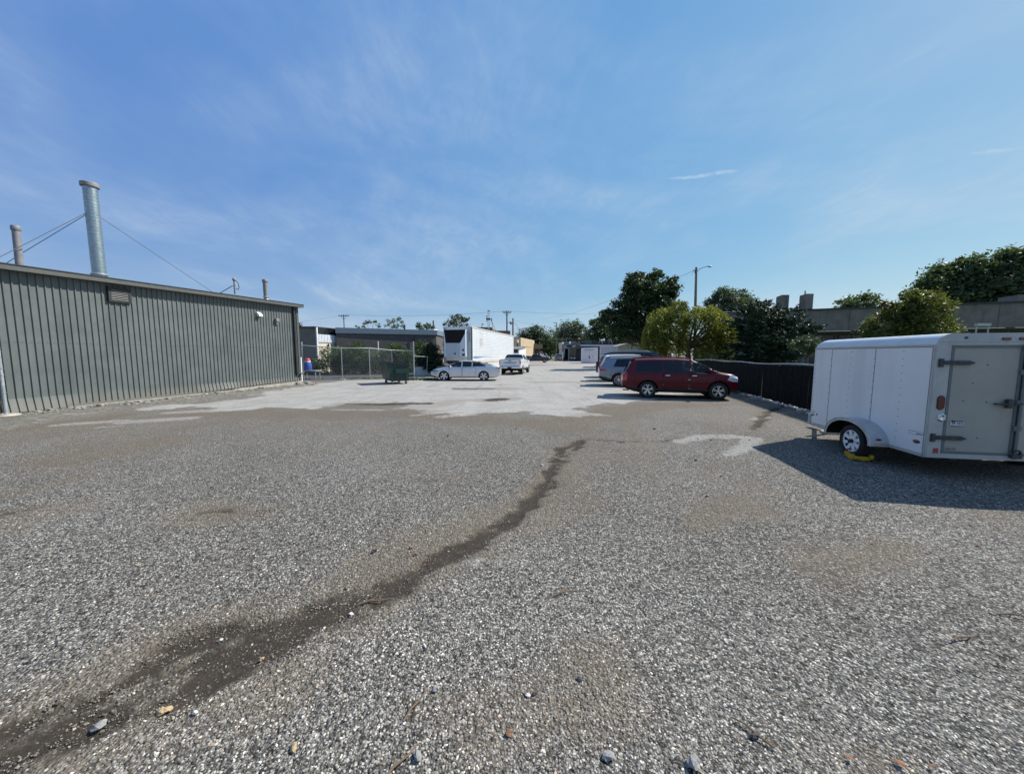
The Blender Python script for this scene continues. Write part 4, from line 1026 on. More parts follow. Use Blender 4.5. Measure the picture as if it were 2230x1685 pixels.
    for nm, m_, (y0, y1, z0, z1), end in S.get('caps', []):
        k = new(nm, M[m_] if isinstance(m_, str) else m_); part[(Rn == (5 if end == 'rear' else 4)) & (ay >= y0) & (ay < y1) & (cz > z0) & (cz < z1)] = k
    # wheel-arch openings
    gone = np.zeros(len(F), bool)
    for (wxp, wr_) in S['wheels']:
        gone |= (np.hypot(cx - wxp, cz - S['wheel_r']) < S['arch']) & (ay > .60 * S['width'] / 2) & (Rn <= 1)
    for pi, (nm, m_) in enumerate(names):
        sel = (part == pi) & ~gone
        if not sel.any(): continue
        f = F[sel]; used, inv = np.unique(f, return_inverse=True); f = inv.reshape(f.shape); v = V[used].copy()
        if nm == 'door':   # shut lines: shrink each door a few millimetres inside its opening
            ccx, ccz = (v[:, 0].min() + v[:, 0].max()) / 2, (v[:, 2].min() + v[:, 2].max()) / 2
            v[:, 0] = ccx + (v[:, 0] - ccx) * (1 - .016 / (v[:, 0].max() - ccx)); v[:, 2] = ccz + (v[:, 2] - ccz) * (1 - .008 / (v[:, 2].max() - ccz))
        fl = [tuple(dict.fromkeys(q)) for q in f.tolist()]
        fl = [q for q in fl if len(q) > 2]
        o = link_mesh(nm, v.tolist(), fl, m_, root, True, 42)
        if nm == 'door':
            sg = 1 if v[:, 1].mean() > 0 else -1; x0, x1 = v[:, 0].min(), v[:, 0].max(); hz = S.get('handle_z', .92)
            ww = float(np.interp(x0 + .16, xs, W))
            hb = MB(); hb.box(x0 + .06, x0 + .24, sg * (ww - .012), sg * (ww + .028), hz, hz + .035, bev=.008); hb.build('handle', M[S['handle']] if S.get('handle') else S['paint'], o, True)
    # liners, underbody, cabin
    for (wxp, wr_) in S['wheels']:
        for sg in (1, -1):
            m = MB()
            a = [(wxp + S['arch'] * math.cos(t), S['wheel_r'] + S['arch'] * math.sin(t)) for t in np.linspace(-.35, math.pi + .35, 20)]
            yo, yi = sg * (float(np.interp(wxp, xs, W)) - .035), sg * .58 * S['width'] / 2
            m.add([(x, yo, z) for x, z in a] + [(x, yi, z) for x, z in a], [(i, i + 1, i + 21, i + 20) for i in range(19)])
            m.add([(x, yi, z) for x, z in a], [tuple(range(20))])
            m.build('wheel_arch_liner', M['liner'], root)
    w_ = S.get('tyre_w', .23)
    for wi, (wxp, wr_) in enumerate(S['wheels']):
        yo = float(np.interp(wxp, xs, W)) - w_ / 2 - .015
        for sg in (1, -1): wheel(root, wxp, sg * yo, S['wheel_r'], w_, sg, S['rim_r'], S['spokes'], M[S.get('rim', 'alloy')], M[S.get('rimback', 'black')], S.get('twin', False), S.get('spoke_w', .05))
    if S.get('cabin'):
        x0, x1, zf = S['cabin']; iw = S['width'] / 2 * .84
        m = MB(); m.box(x0, x1, -iw, iw, S['wheel_r'], S['wheel_r'] + .04)
        for sx in S.get('seats', (-.15, -1.0)):
            for sy in (.38, -.38):
                m.box(sx - .2, sx + .3, sy - .25, sy + .25, zf, zf + .16, bev=.05); m.box(sx - .32, sx - .14, sy - .25, sy + .25, zf + .1, zf + .66, bev=.06); m.box(sx - .3, sx - .18, sy - .13, sy + .13, zf + .68, zf + .86, bev=.04)
        m.build('seat', M[S.get('seat_mat', 'interior')], root, True)
        m = MB(); m.box(x1 - .35, x1 - .02, -iw, iw, zf + .15, zf + .42, bev=.06); dsh = m.build('dashboard', M['interior'], root, True)
        m = MB()
        c0 = Vector((x1 - .52, .38, zf + .45)); Mx = Matrix.Translation(c0) @ Matrix.Rotation(R(65), 4, 'Y')
        m.tube([Mx @ Vector((.18 * math.cos(t), .18 * math.sin(t), 0)) for t in np.linspace(0, 2 * math.pi, 22)], .016, 6, M=None); m.tube([c0, c0 + Vector((.3, 0, -.1))], .03, 6)
        m.build('steering_wheel', M['black'], root, True)
    for sg in (1, -1):
        if 'mirror' in S:
            mx, mz, ms = S['mirror']; yy = float(np.interp(mx, xs, W)) * sh
            m = MB(); m.ball((mx, sg * (yy + .10 * ms), mz), (.075 * ms, .115 * ms, .085 * ms), seg=14, rings=8); m.box(mx - .03, mx + .03, min(sg * (yy - .03), sg * (yy + .06)), max(sg * (yy - .03), sg * (yy + .06)), mz - .05, mz - .02)
            m.build('mirror', M[S['mirror_mat']] if S.get('mirror_mat') else S['paint'], root, True)
        if 'rails' in S:
            x0, x1, rm = S['rails']
            tz = lambda q: float(np.interp(q, xs, top)); yy = S['width'] / 2 * sh - tum - .03
            m = MB(); pts = [(x0, sg * yy, tz(x0) - .05)] + [(q, sg * (yy + .01), tz(q) + .028) for q in np.linspace(x0 + .12, x1 - .12, 6)] + [(x1, sg * yy, tz(x1) - .06)]
            m.tube(pts, .022, 8); m.build('roof_rail', M[rm], root, True)
    for bx in S.get('boxes', []):
        nm, m_, (x0, x1, y0, y1, z0, z1), bv = bx
        m = MB(); m.box(x0, x1, y0, y1, z0, z1, bev=bv); m.build(nm, M[m_] if isinstance(m_, str) else m_, root, bv > 0)
    return root

M['red_paint'] = paint('dark_red_paint', (0.088, 0.0008, 0.008), 0.05, 0.4, 0.22, 0.25)
M['silver_paint'] = paint('silver_paint', (0.58, 0.61, 0.63), 0.5, 0.33)
M['bluegrey_paint'] = paint('blue_grey_paint', (0.17, 0.21, 0.25), 0.5, 0.36)
M['white_car'] = paint('white_car_paint', (0.72, 0.73, 0.74), 0.0, 0.35)
M['navy_paint'] = paint('near_black_navy_paint', (0.012, 0.014, 0.022), 0.3, 0.35)
M['black_paint'] = paint('black_paint', (0.010, 0.010, 0.012), 0.3, 0.3)

def suv_spec(L=4.77, W=1.97, H=1.77, paint_m=None, wb=2.70, ro=1.03, **kw):
    """generic two-box body; x=0 is the wheelbase middle"""
    r = -wb / 2 - ro; f = L + r; fa = wb / 2
    S = dict(width=W, wheels=[(-wb / 2, 1), (wb / 2, 1)], paint=paint_m,
             top=[(r, .98), (r + .05, 1.06), (r + .12, 1.16), (r + .36, H - .09), (r + .50, H - .03), (r + 1.2, H), (r + 2.2, H), (r + 2.75, H - .05), (fa - .62, H - .20), (fa - .02, 1.16), (fa + .12, 1.12), (f - .40, 1.09), (f - .16, 1.055), (f - .05, 1.0), (f, .94)],
             belt=[(r, 1.0), (r + .3, 1.10), (0, 1.09), (fa - .1, 1.07), (fa + .4, 1.02), (f - .12, .95), (f, .88)],
             bottom=[(r, .50), (r + .12, .40), (r + .5, .27), (fa, .26), (f - .4, .28), (f, .38)],
             plan=[(r, .90), (r + .12, .955), (r + .5, .99), (0, 1), (fa, .99), (f - .35, .975), (f - .12, .93), (f, .86)],
             tumble=.20, arch=.425, wheel_r=.36, rim_r=.225, spokes=5, tyre_w=.24)
    S.update(kw); S['r'] = r; S['f'] = f
    return S

# dark red SUV, near side toward the viewer
S = suv_spec(L=4.43, H=1.70, step=.022, paint_m=M['red_paint'], rails=(-2.0, .35, 'red_paint'), handle='chrome', handle_z=.97, twin=True, spokes=5, rim='alloy', spoke_w=.045)
r, f = S['r'], S['f']
S.update(side_windows=[([(r + .50, 1.11), (r + .60, 1.56), (-.78, 1.60), (-.78, 1.11)], 'glass_dark'), ([(-.72, 1.11), (-.72, 1.60), (.22, 1.60), (.22, 1.10)], 'glass_dark'), ([(.28, 1.10), (.28, 1.60), (.64, 1.56), (1.20, 1.18), (1.22, 1.09)], 'glass_clear')],
         windscreen=(.56, 1.34, 0, 'glass_clear'), rear_window=(r + .08, r + .36, 'glass_dark'),
         doors=[(.26, 1.22, .36, 1.075, 1), (-.76, .24, .36, 1.085, 1)],
         lamps=[('tail_light', [(r - .1, .72), (r - .1, 1.10), (r + .20, 1.10), (r + .17, .72)], 'red_lens', .62), ('headlight', [(f - .40, .83), (f - .30, 1.0), (f + .1, .95), (f + .1, .74), (f - .20, .76)], 'clear_lens', .45)],
         trim=[([(r - .1, .3), (r - .1, .48), (r + .4, .46), (0, .42), (f - .4, .42), (f + .1, .46), (f + .1, .2), (r, .2)], 'black', 'lower_cladding')],
         caps=[('grille', 'black', (0, .42, .60, .78), 'front'), ('number_plate', 'plate', (0, .17, .80, .92), 'rear')],
         mirror=(.98, 1.20, 1.05), cabin=(-2.0, 1.2, .62), seats=(.25, -.62), seat_mat='interior_tan')
S['boxes'] = [('rear_spoiler', 'red_paint', (r + .22, r + .52, -.62, .62, 1.645, 1.675), .012), ('tow_hitch', 'black', (r - .10, r + .2, -.1, .1, .36, .43), .01), ('number_plate', 'plate', (f + .035, f + .05, -.16, .16, .42, .56), .0),
              ('marker_lamp', 'amber', (f - .36, f - .22, -.905, -.86, .73, .78), .01), ('exhaust', 'steel_dull', (r + .02, r + .3, -.62, -.54, .28, .34), .02)]
car('parked_suv', 'dark red SUV parked nose toward the black fence, nearest of the parked row', 'SUV', (7.32, 15.52, 0), R(-15.5), S, 'cars parked along the black fence')

# blue-grey SUV behind it
S = suv_spec(L=5.1, W=1.99, H=1.74, wb=2.95, ro=1.10, paint_m=M['bluegrey_paint'], step=.022, rails=(-2.1, .5, 'black'), spokes=10, wheel_r=.375, arch=.43, rim_r=.25, rim='alloy', rimback='alloy_dark', spoke_w=.03)
r, f = S['r'], S['f']
S.update(side_windows=[([(r + .78, 1.14), (r + .98, 1.58), (-.60, 1.62), (-.60, 1.14)], 'glass_dark'), ([(-.53, 1.14), (-.53, 1.62), (.36, 1.62), (.36, 1.14)], 'glass_dark'), ([(.43, 1.13), (.43, 1.61), (.75, 1.56), (1.28, 1.18), (1.28, 1.12)], 'glass_mid')],
         windscreen=(.6, 1.36, 0, 'glass_mid'), rear_window=(r + .09, r + .40, 'glass_dark'), doors=[(.40, 1.34, .40, 1.075, 1), (-.62, .38, .40, 1.085, 1)],
         lamps=[('tail_light', [(r - .1, .90), (r - .1, 1.06), (r + .25, 1.02), (r + .52, .90)], 'red_lens', .45), ('headlight', [(f - .42, .82), (f - .3, .95), (f + .1, .90), (f + .1, .76)], 'clear_lens', .4)],
         trim=[([(r - .1, .25), (r - .1, .62), (r + .25, .58), (r + .75, .40), (0, .36), (f - .4, .38), (f + .1, .48), (f + .1, .2)], 'black', 'lower_cladding')],
         caps=[('number_plate', 'plate', (0, .17, .72, .84), 'rear'), ('grille', 'black', (0, .6, .5, .75), 'front')], mirror=(1.05, 1.18, 1), cabin=(-2.0, 1.3, .62))
S['boxes'] = [('rear_spoiler', 'bluegrey_paint', (r + .20, r + .62, -.62, .62, 1.665, 1.70), .012), ('exhaust', 'chrome', (r - .02, r + .2, -.75, -.55, .38, .46), .02)]
car('parked_suv', 'blue-grey SUV with black lower cladding parked just beyond the red SUV', 'SUV', (7.86, 21.05, 0), R(-14), S, 'cars parked along the black fence')

# white SUV, mostly hidden
S = suv_spec(L=4.9, W=1.95, H=1.83, wb=2.8, ro=1.03, paint_m=M['white_car'], rails=(-2.0, .4, 'white_car'), spokes=5, twin=True)
r, f = S['r'], S['f']
S.update(side_windows=[([(r + .55, 1.16), (r + .66, 1.64), (.30, 1.68), (.30, 1.16)], 'glass_dark'), ([(.38, 1.15), (.38, 1.67), (.72, 1.60), (1.2, 1.2), (1.2, 1.14)], 'glass_mid')], windscreen=(.5, 1.28, 0, 'glass_mid'), rear_window=(r + .08, r + .36, 'glass_dark'),
         doors=[(.34, 1.26, .38, 1.08, 1), (-.72, .32, .38, 1.085, 1)], lamps=[('tail_light', [(r - .1, .78), (r - .1, 1.08), (r + .16, 1.08), (r + .14, .78)], 'red_lens', .62), ('headlight', [(f - .42, .80), (f - .3, .96), (f + .1, .92), (f + .1, .74)], 'clear_lens', .45)],
         trim=[([(r - .1, .25), (r - .1, .52), (r + .4, .42), (0, .36), (f + .1, .42), (f + .1, .2)], 'black', 'lower_cladding')], mirror=(1.0, 1.2, 1), cabin=(-2, 1.2, .62))
S['boxes'] = [('rear_spoiler', 'white_car', (r + .16, r + .52, -.62, .62, 1.77, 1.80), .012)]
car('parked_suv', 'white SUV mostly hidden between the blue-grey SUV and the tall black van', 'SUV', (8.60, 24.9, 0), R(-14), S, 'cars parked along the black fence')

# tall black van
L = 5.9; wb = 3.3; ro = 1.15; r = -wb / 2 - ro; f = L + r; H = 2.12
S = dict(width=2.03, wheels=[(-wb / 2, 1), (wb / 2, 1)], paint=M['black_paint'], tumble=.17, arch=.44, wheel_r=.38, rim_r=.24, spokes=6, tyre_w=.25, sig=.06,
         top=[(r, 1.15), (r + .06, 1.3), (r + .20, 1.7), (r + .45, H - .12), (r + .9, H - .03), (r + 1.5, H), (r + 4.0, H), (r + 4.35, H - .06), (r + 4.55, H - .22), (r + 5.15, 1.30), (f - .25, 1.15), (f - .05, 1.02), (f, .95)],
         belt=[(r, 1.1), (r + .4, 1.28), (1.2, 1.26), (f - .5, 1.1), (f, .95)], bottom=[(r, .52), (r + .2, .42), (r + .6, .32), (f - .4, .32), (f, .42)],
         plan=[(r, .92), (r + .15, .97), (r + .6, 1), (f - .5, .98), (f - .15, .88), (f, .76)],
         side_windows=[([(r + .55, 1.34), (r + .75, 1.93), (-.55, 1.97), (-.55, 1.34)], 'glass_dark'), ([(-.48, 1.34), (-.48, 1.97), (.55, 1.97), (.55, 1.34)], 'glass_dark'), ([(.62, 1.33), (.62, 1.96), (1.05, 1.92), (1.60, 1.42), (1.60, 1.33)], 'glass_dark')],
         windscreen=(1.2, 2.2, 0, 'glass_mid'), rear_window=(r + .10, r + .44, 'glass_dark'), doors=[(.6, 1.7, .45, 1.24, 1), (-.5, .56, .45, 1.25, 1)],
         lamps=[('tail_light', [(r - .1, 1.0), (r - .1, 1.5), (r + .2, 1.5), (r + .14, 1.0)], 'red_lens', .72), ('headlight', [(f - .35, .9), (f - .25, 1.05), (f + .1, 1.0), (f + .1, .82)], 'clear_lens', .45)],
         caps=[('number_plate', 'amber', (0, .20, .92, 1.04), 'rear')], mirror=(1.45, 1.42, 1.3), rails=(-1.9, 1.0, 'steel_dull'), cabin=(-2.2, 1.7, .75))
S['boxes'] = [('rear_bumper', 'black', (r - .22, r + .1, -.95, .95, .42, .62), .04), ('spare_wheel_cover', 'black', (r - .24, r + .08, -.42, .78, .60, 1.28), .06), ('number_plate', 'amber', (r - .27, r - .22, .08, .74, .86, .98), .0), ('roof_lamp', 'red_lens', (r + 4.42, r + 4.52, -.35, -.15, H - .08, H - .02), .01)]
car('parked_van', 'tall black van with dark windows parked farthest along the row', 'van', (9.95, 28.75, 0), R(-14), S, 'cars parked along the black fence')

# silver sedan facing left
L = 4.97; wb = 2.83; ro = 1.14; r = -wb / 2 - ro; f = L + r; H = 1.45
S = dict(width=1.86, step=.022, wheels=[(-wb / 2, 1), (wb / 2, 1)], paint=M['silver_paint'], tumble=.24, arch=.385, wheel_r=.335, rim_r=.255, spokes=5, twin=True, spoke_w=.07, tyre_w=.235, sig=.09, rim='alloy', rimback='liner',
         top=[(r, .86), (r + .04, .97), (r + .12, 1.02), (r + .40, 1.07), (-.95, 1.34), (-.45, 1.43), (-.05, H), (.35, 1.42), (.70, 1.32), (1.30, 1.0), (1.42, .955), (f - .6, .88), (f - .22, .80), (f - .05, .70), (f, .66)],
         belt=[(r, .95), (r + .4, 1.0), (-.6, .97), (.8, .93), (1.3, .90), (f - .5, .80), (f, .60)], bottom=[(r, .40), (r + .15, .30), (r + .5, .21), (f - .5, .20), (f - .1, .24), (f, .32)],
         plan=[(r, .86), (r + .12, .93), (r + .5, .985), (0, 1), (1.2, .99), (f - .4, .93), (f - .14, .80), (f, .62)],
         side_windows=[([(-1.62, 1.08), (-1.30, 1.18), (-.98, 1.29), (-.62, 1.345), (-.62, 1.0), (-1.45, 1.03)], 'glass_mid'), ([(-.56, 1.0), (-.56, 1.35), (.10, 1.37), (.10, .985)], 'glass_mid'), ([(.17, .98), (.17, 1.365), (.45, 1.33), (.78, 1.20), (1.12, 1.02), (1.14, .965)], 'glass_mid')],
         windscreen=(.36, 1.36, 0, 'glass_mid'), rear_window=(r + .55, -.55, 'glass_mid'), doors=[(.13, 1.05, .30, .94, 1), (-.86, .11, .30, .965, 1)], handle='chrome', handle_z=.80,
         lamps=[('headlight', [(f - .62, .705), (f - .55, .735), (f - .1, .735), (f + .1, .70), (f + .1, .64), (f - .3, .67)], 'black', .35), ('tail_light', [(r - .1, .84), (r - .1, .95), (r + .35, .97), (r + .12, .86)], 'red_lens', .2)],
         trim=[([(r - .1, .2), (r - .1, .36), (r + .3, .30), (r + .5, .24), (f - .5, .235), (f - .35, .34), (f + .1, .38), (f + .1, .15)], 'black', 'lower_cladding')],
         caps=[('grille', 'black', (0, .62, .42, .62), 'front')], mirror=(.92, .985, .95), cabin=(-1.4, 1.1, .50), seats=(.1, -.75))
car('parked_sedan', 'silver four-door sedan parked across the front of the reefer semi trailer', 'car', (-3.38, 25.85, 0), R(178), S)

# white pickup truck
def pickup(name, label, loc, rz, pm, lettering=None, L=5.9, wb=3.75, H=1.93, group=None, bed_m='black', rim='alloy'):
    ro = 1.22; r = -wb / 2 - ro; f = L + r
    cabr = r + 2.05
    S = dict(width=2.06, wheels=[(-wb / 2, 1), (wb / 2, 1)], paint=pm, tumble=.22, arch=.47, wheel_r=.415, rim_r=.25, spokes=6, tyre_w=.28, sig=.03, rim=rim, bulge=(.015, .05),
             top=[(r, 1.40), (cabr - .10, 1.42), (cabr, 1.46), (cabr + .10, H - .07), (cabr + .30, H - .01), (cabr + 1.0, H), (cabr + 1.55, H - .05), (cabr + 1.8, H - .14), (cabr + 2.38, 1.42), (cabr + 2.5, 1.37), (f - .3, 1.32), (f - .06, 1.24), (f, 1.18)],
             belt=[(r, 1.385), (cabr, 1.39), (cabr + .2, 1.35), (cabr + 2.3, 1.30), (f - .3, 1.24), (f, 1.16)],
             bottom=[(r, .62), (r + .5, .56), (cabr, .52), (f - .6, .50), (f, .52)], plan=[(r, .965), (r + .1, .98), (r + .6, 1), (f - .5, .99), (f - .12, .94), (f, .88)],
             side_windows=[([(cabr + .22, 1.40), (cabr + .30, 1.80), (cabr + .92, 1.83), (cabr + .92, 1.39)], 'glass_dark'), ([(cabr + 1.0, 1.38), (cabr + 1.0, 1.83), (cabr + 1.45, 1.80), (cabr + 2.05, 1.46), (cabr + 2.05, 1.36)], 'glass_mid')],
             windscreen=(cabr + 1.5, cabr + 2.42, 0, 'glass_mid'), rear_window=(cabr + .01, cabr + .14, 'glass_dark'),
             doors=[(cabr + .96, cabr + 2.1, .62, 1.33, 1), (cabr + .05, cabr + .94, .62, 1.35, 1)], handle_z=1.18,
             lamps=[('tail_light', [(r - .1, .98), (r - .1, 1.38), (r + .14, 1.38), (r + .14, .98)], 'red_lens', .86), ('headlight', [(f - .25, 1.0), (f - .25, 1.2), (f + .1, 1.18), (f + .1, .98)], 'clear_lens', .6)],
             trim=[([(r - .1, .4), (r - .1, .60), (r + .3, .58), (cabr, .56), (f - .5, .56), (f + .1, .60), (f + .1, .4)], 'black', 'lower_cladding')],
             caps=[('grille', 'black', (0, .6, .75, 1.1), 'front'), ('tailgate', pm, (0, .84, .74, 1.40), 'rear')], mirror=(cabr + 1.95, 1.42, 1.5), mirror_mat='black', cabin=(cabr + .1, cabr + 2.2, .85), seats=(cabr + 1.3, cabr + .55))
    S['boxes'] = [('rear_bumper', 'chrome', (r - .20, r + .02, -.98, .98, .60, .76), .03), ('tailgate_handle', 'black', (r - .045, r + .0, -.13, .13, 1.26, 1.32), .008), ('number_plate', 'ink', (r - .225, r - .20, -.20, .20, .60, .73), 0),
                  ('underbody', 'liner', (r + .2, f - .3, -.55, .55, .36, .62), 0), ('running_board', 'black', (-wb / 2 + .6, wb / 2 - .6, -1.06, -.92, .44, .50), .01), ('running_board', 'black', (-wb / 2 + .6, wb / 2 - .6, .92, 1.06, .44, .50), .01),
                  ('bed_cover', bed_m, (r + .08, cabr - .06, -.86, .86, 1.40, 1.43), .0)]
    root = car(name, label, 'pickup truck', loc, rz, S, group)
    m = MB()
    for z in (.775,): m.box(r - .026, r - .012, -.80, .80, z, z + .012)
    m.build('tailgate_seam', M['ink'], root)
    if lettering:
        text('tailgate_lettering', lettering, .20, (r - .03, 0, 1.10), (R(90), 0, R(-90)), M['ink'], root, sx=1.02, ext=.004, spacing=1.05)
    return root
pickup('pickup_truck', 'white crew cab pickup truck seen from behind beside the reefer semi trailer', (.42, 35.35, 0), R(78.5), M['white_car'], 'CHEVROLET')
pickup('pickup_truck', 'near-black pickup truck crossing the street beyond the white pickup', (D(1174, 772, 82).x - .6, 82.3, 0), R(-6), M['navy_paint'], L=6.2, rim='alloy')
# ------------------------------------------------------------------ refrigerated semi trailer
def semi():
    ang = math.atan2(.971, .238)
    b = thing('semi_trailer', 'long white refrigerated semi trailer with black cooling unit on its front', 'trailer', (-3.50, 30.8, 0), ang)
    Wd, Ln, z0, z1 = 2.60, 15.4, 1.32, 4.19
    wm = mat('trailer_white', (0.70, 0.73, 0.75), 0.4, var=0.05, vscale=1.5, grime=0.12, streak=True)
    cm = mat('beige_rail', (0.55, 0.52, 0.46), 0.6, var=0.12)
    m = MB(); m.box(0, Ln, 0, Wd, z0, z1)
    z = z0 + .16
    bd = m.build('body', wm, b); m = MB()
    while z < z1 - .1: m.box(.35, Ln - .12, -.010, -.002, z, z + .03); m.box(.35, Ln - .12, Wd + .002, Wd + .010, z, z + .03); z += .145
    m.build('side_seam', mat('seam_pale', (0.46, 0.50, 0.53), .5, var=.12), bd)
    m = MB(); m.box(-.03, Ln + .02, -.03, .06, z1 - .02, z1 + .07); m.box(-.03, Ln + .02, Wd - .06, Wd + .03, z1 - .02, z1 + .07); m.box(-.03, .05, -.03, Wd + .03, z1 - .02, z1 + .071); m.box(.0, Ln, .06, Wd - .06, z1 + .0, z1 + .03); m.build('top_rail', cm, b)
    m = MB(); m.box(.1, Ln, -.02, .05, z0 - .22, z0 - .01); m.box(.1, Ln, Wd - .05, Wd + .02, z0 - .22, z0 - .01); m.build('bottom_rail', cm, b)
    m = MB(); m.box(-.02, .22, -.018, .02, z0, z1 - .03); m.build('corner_post', M['gutter'], b)
    m = MB(); m.box(.22, .34, -.014, .0, z0, z1 - .03); m.box(Ln - .12, Ln + .01, -.03, .0, z0 - .2, z1); m.build('edge_trim', M['white'], b)
    m = MB(); m.box(-.04, 0, .02, .36, z0 - .15, z1 - .03); m.box(-.04, 0, 2.36, Wd - .02, z0 - .15, z1 - .03); m.build('front_panel', mat('pale_grey_panel', (0.40, 0.46, 0.49), 0.5, var=0.06), b)
    # cooling unit: tapered black intake over white doors
    u = MB(); u.prism([(0, 0)] * 0 or [(-.5, 1.66), (0, 1.66), (0, 3.96), (-.5, 3.96)], (.36, 2.35)); unit = u.build('cooling_unit', mat('unit_white', (0.62, 0.67, 0.72), 0.4, var=0.04), b)
    g = MB(); pl = [(2.34, 3.97), (.37, 3.97), (.42, 3.62), (.86, 2.84), (2.18, 2.84), (2.27, 3.6)]
    fx = lambda zz: -.515
    n = len(pl); g.add([(fx(zz), yy, zz) for yy, zz in pl] + [(fx(zz) + .03, yy, zz) for yy, zz in pl], [tuple(range(n)), tuple(range(2 * n - 1, n - 1, -1))] + [(i, i + n, (i + 1) % n + n, (i + 1) % n) for i in range(n)])
    g.build('intake_grille', M['liner'], unit)
    g = MB(); g.box(-.525, -.5, 1.53, 2.16, 1.70, 2.80); g.box(-.525, -.5, .88, 1.51, 1.70, 2.80); g.build('unit_door', mat('unit_door_grey', (0.44, 0.51, 0.57), 0.4, var=0.04), unit)
    g = MB(); g.box(-.535, -.52, 1.25, 1.4, 1.86, 2.0); g.box(-.515, -.498, .50, .66, 2.16, 2.32); g.box(-.515, -.498, .44, .68, 1.74, 1.92); g.build('control_box', M['ink'], unit)
    text('side_lettering', 'CARRIER', .20, (-.048, .20, 3.42), (R(90), R(90), R(-90)), M['ink'], b, ext=.003, spacing=1.15)
    # faded old lettering and a blue swoosh left on the side
    fm = mat('faded_decal', (0.50, 0.44, 0.38), 0.7, var=0.25, vscale=6); bm_ = mat('blue_decal', (0.16, 0.26, 0.42), 0.5, var=0.3, vscale=2)
    m = MB(); rn = random.Random(5)
    for k in range(9):
        zz = 3.82 - k * .16; m.box(2.05 + rn.uniform(0, .2), 3.1 + rn.uniform(-.3, .25), -.0105, -.0088, zz, zz + rn.uniform(.02, .05))
    m.lathe([(.26, 0), (.34, 0), (.34, .002), (.26, .002)], 24, Matrix.Translation((2.6, -.0105, 3.05)) @ Matrix.Rotation(R(90), 4, 'X'))
    m.build('faded_emblem', fm, b)
    m = MB(); pts = [(.4, 1.50), (1.5, 1.53), (3.2, 1.62), (5.8, 1.66), (3.4, 1.69), (.4, 1.70)]
    m.prism(pts, (-.0112, -.0092)); m.build('swoosh_decal', bm_, b)
    # running gear
    for y in (.35, Wd - .35):
        m = MB(); m.box(2.2, 2.36, y - .08, y + .08, .12, z0 - .2); m.box(2.08, 2.48, y - .16, y + .16, 0, .10); m.build('landing_leg', M['steel_dull'], b)
    m = MB(); m.box(.3, Ln - .2, .5, .7, z0 - .35, z0 - .02); m.box(.3, Ln - .2, Wd - .7, Wd - .5, z0 - .35, z0 - .02); m.box(.05, .9, .3, Wd - .3, z0 - .3, z0 - .02); m.box(2.2, 2.36, .3, Wd - .3, .6, .72); m.build('chassis', M['gutter'], b)
    m = MB(); m.box(4.6, 11.3, .02, .05, .42, z0 - .22); m.box(4.6, 11.3, Wd - .05, Wd - .02, .42, z0 - .22); m.build('side_skirt', mat('skirt_cream', (0.62, 0.60, 0.56), 0.6, var=0.12, vscale=2, grime=0.25), b)
    for x in (12.1, 13.4):
        for sg, y in ((-1, .16), (1, Wd - .16)): wheel(b, x, y, .50, .28, sg, .29, 8, M['steel'], M['black'], spoke_w=.09)
    m = MB(); m.box(Ln - .02, Ln + .06, .3, Wd - .3, .5, .62); m.box(Ln - .05, Ln + .03, .5, .6, .5, z0); m.box(Ln - .05, Ln + .03, Wd - .6, Wd - .5, .5, z0); m.build('underride_bar', M['steel_dull'], b)
semi()

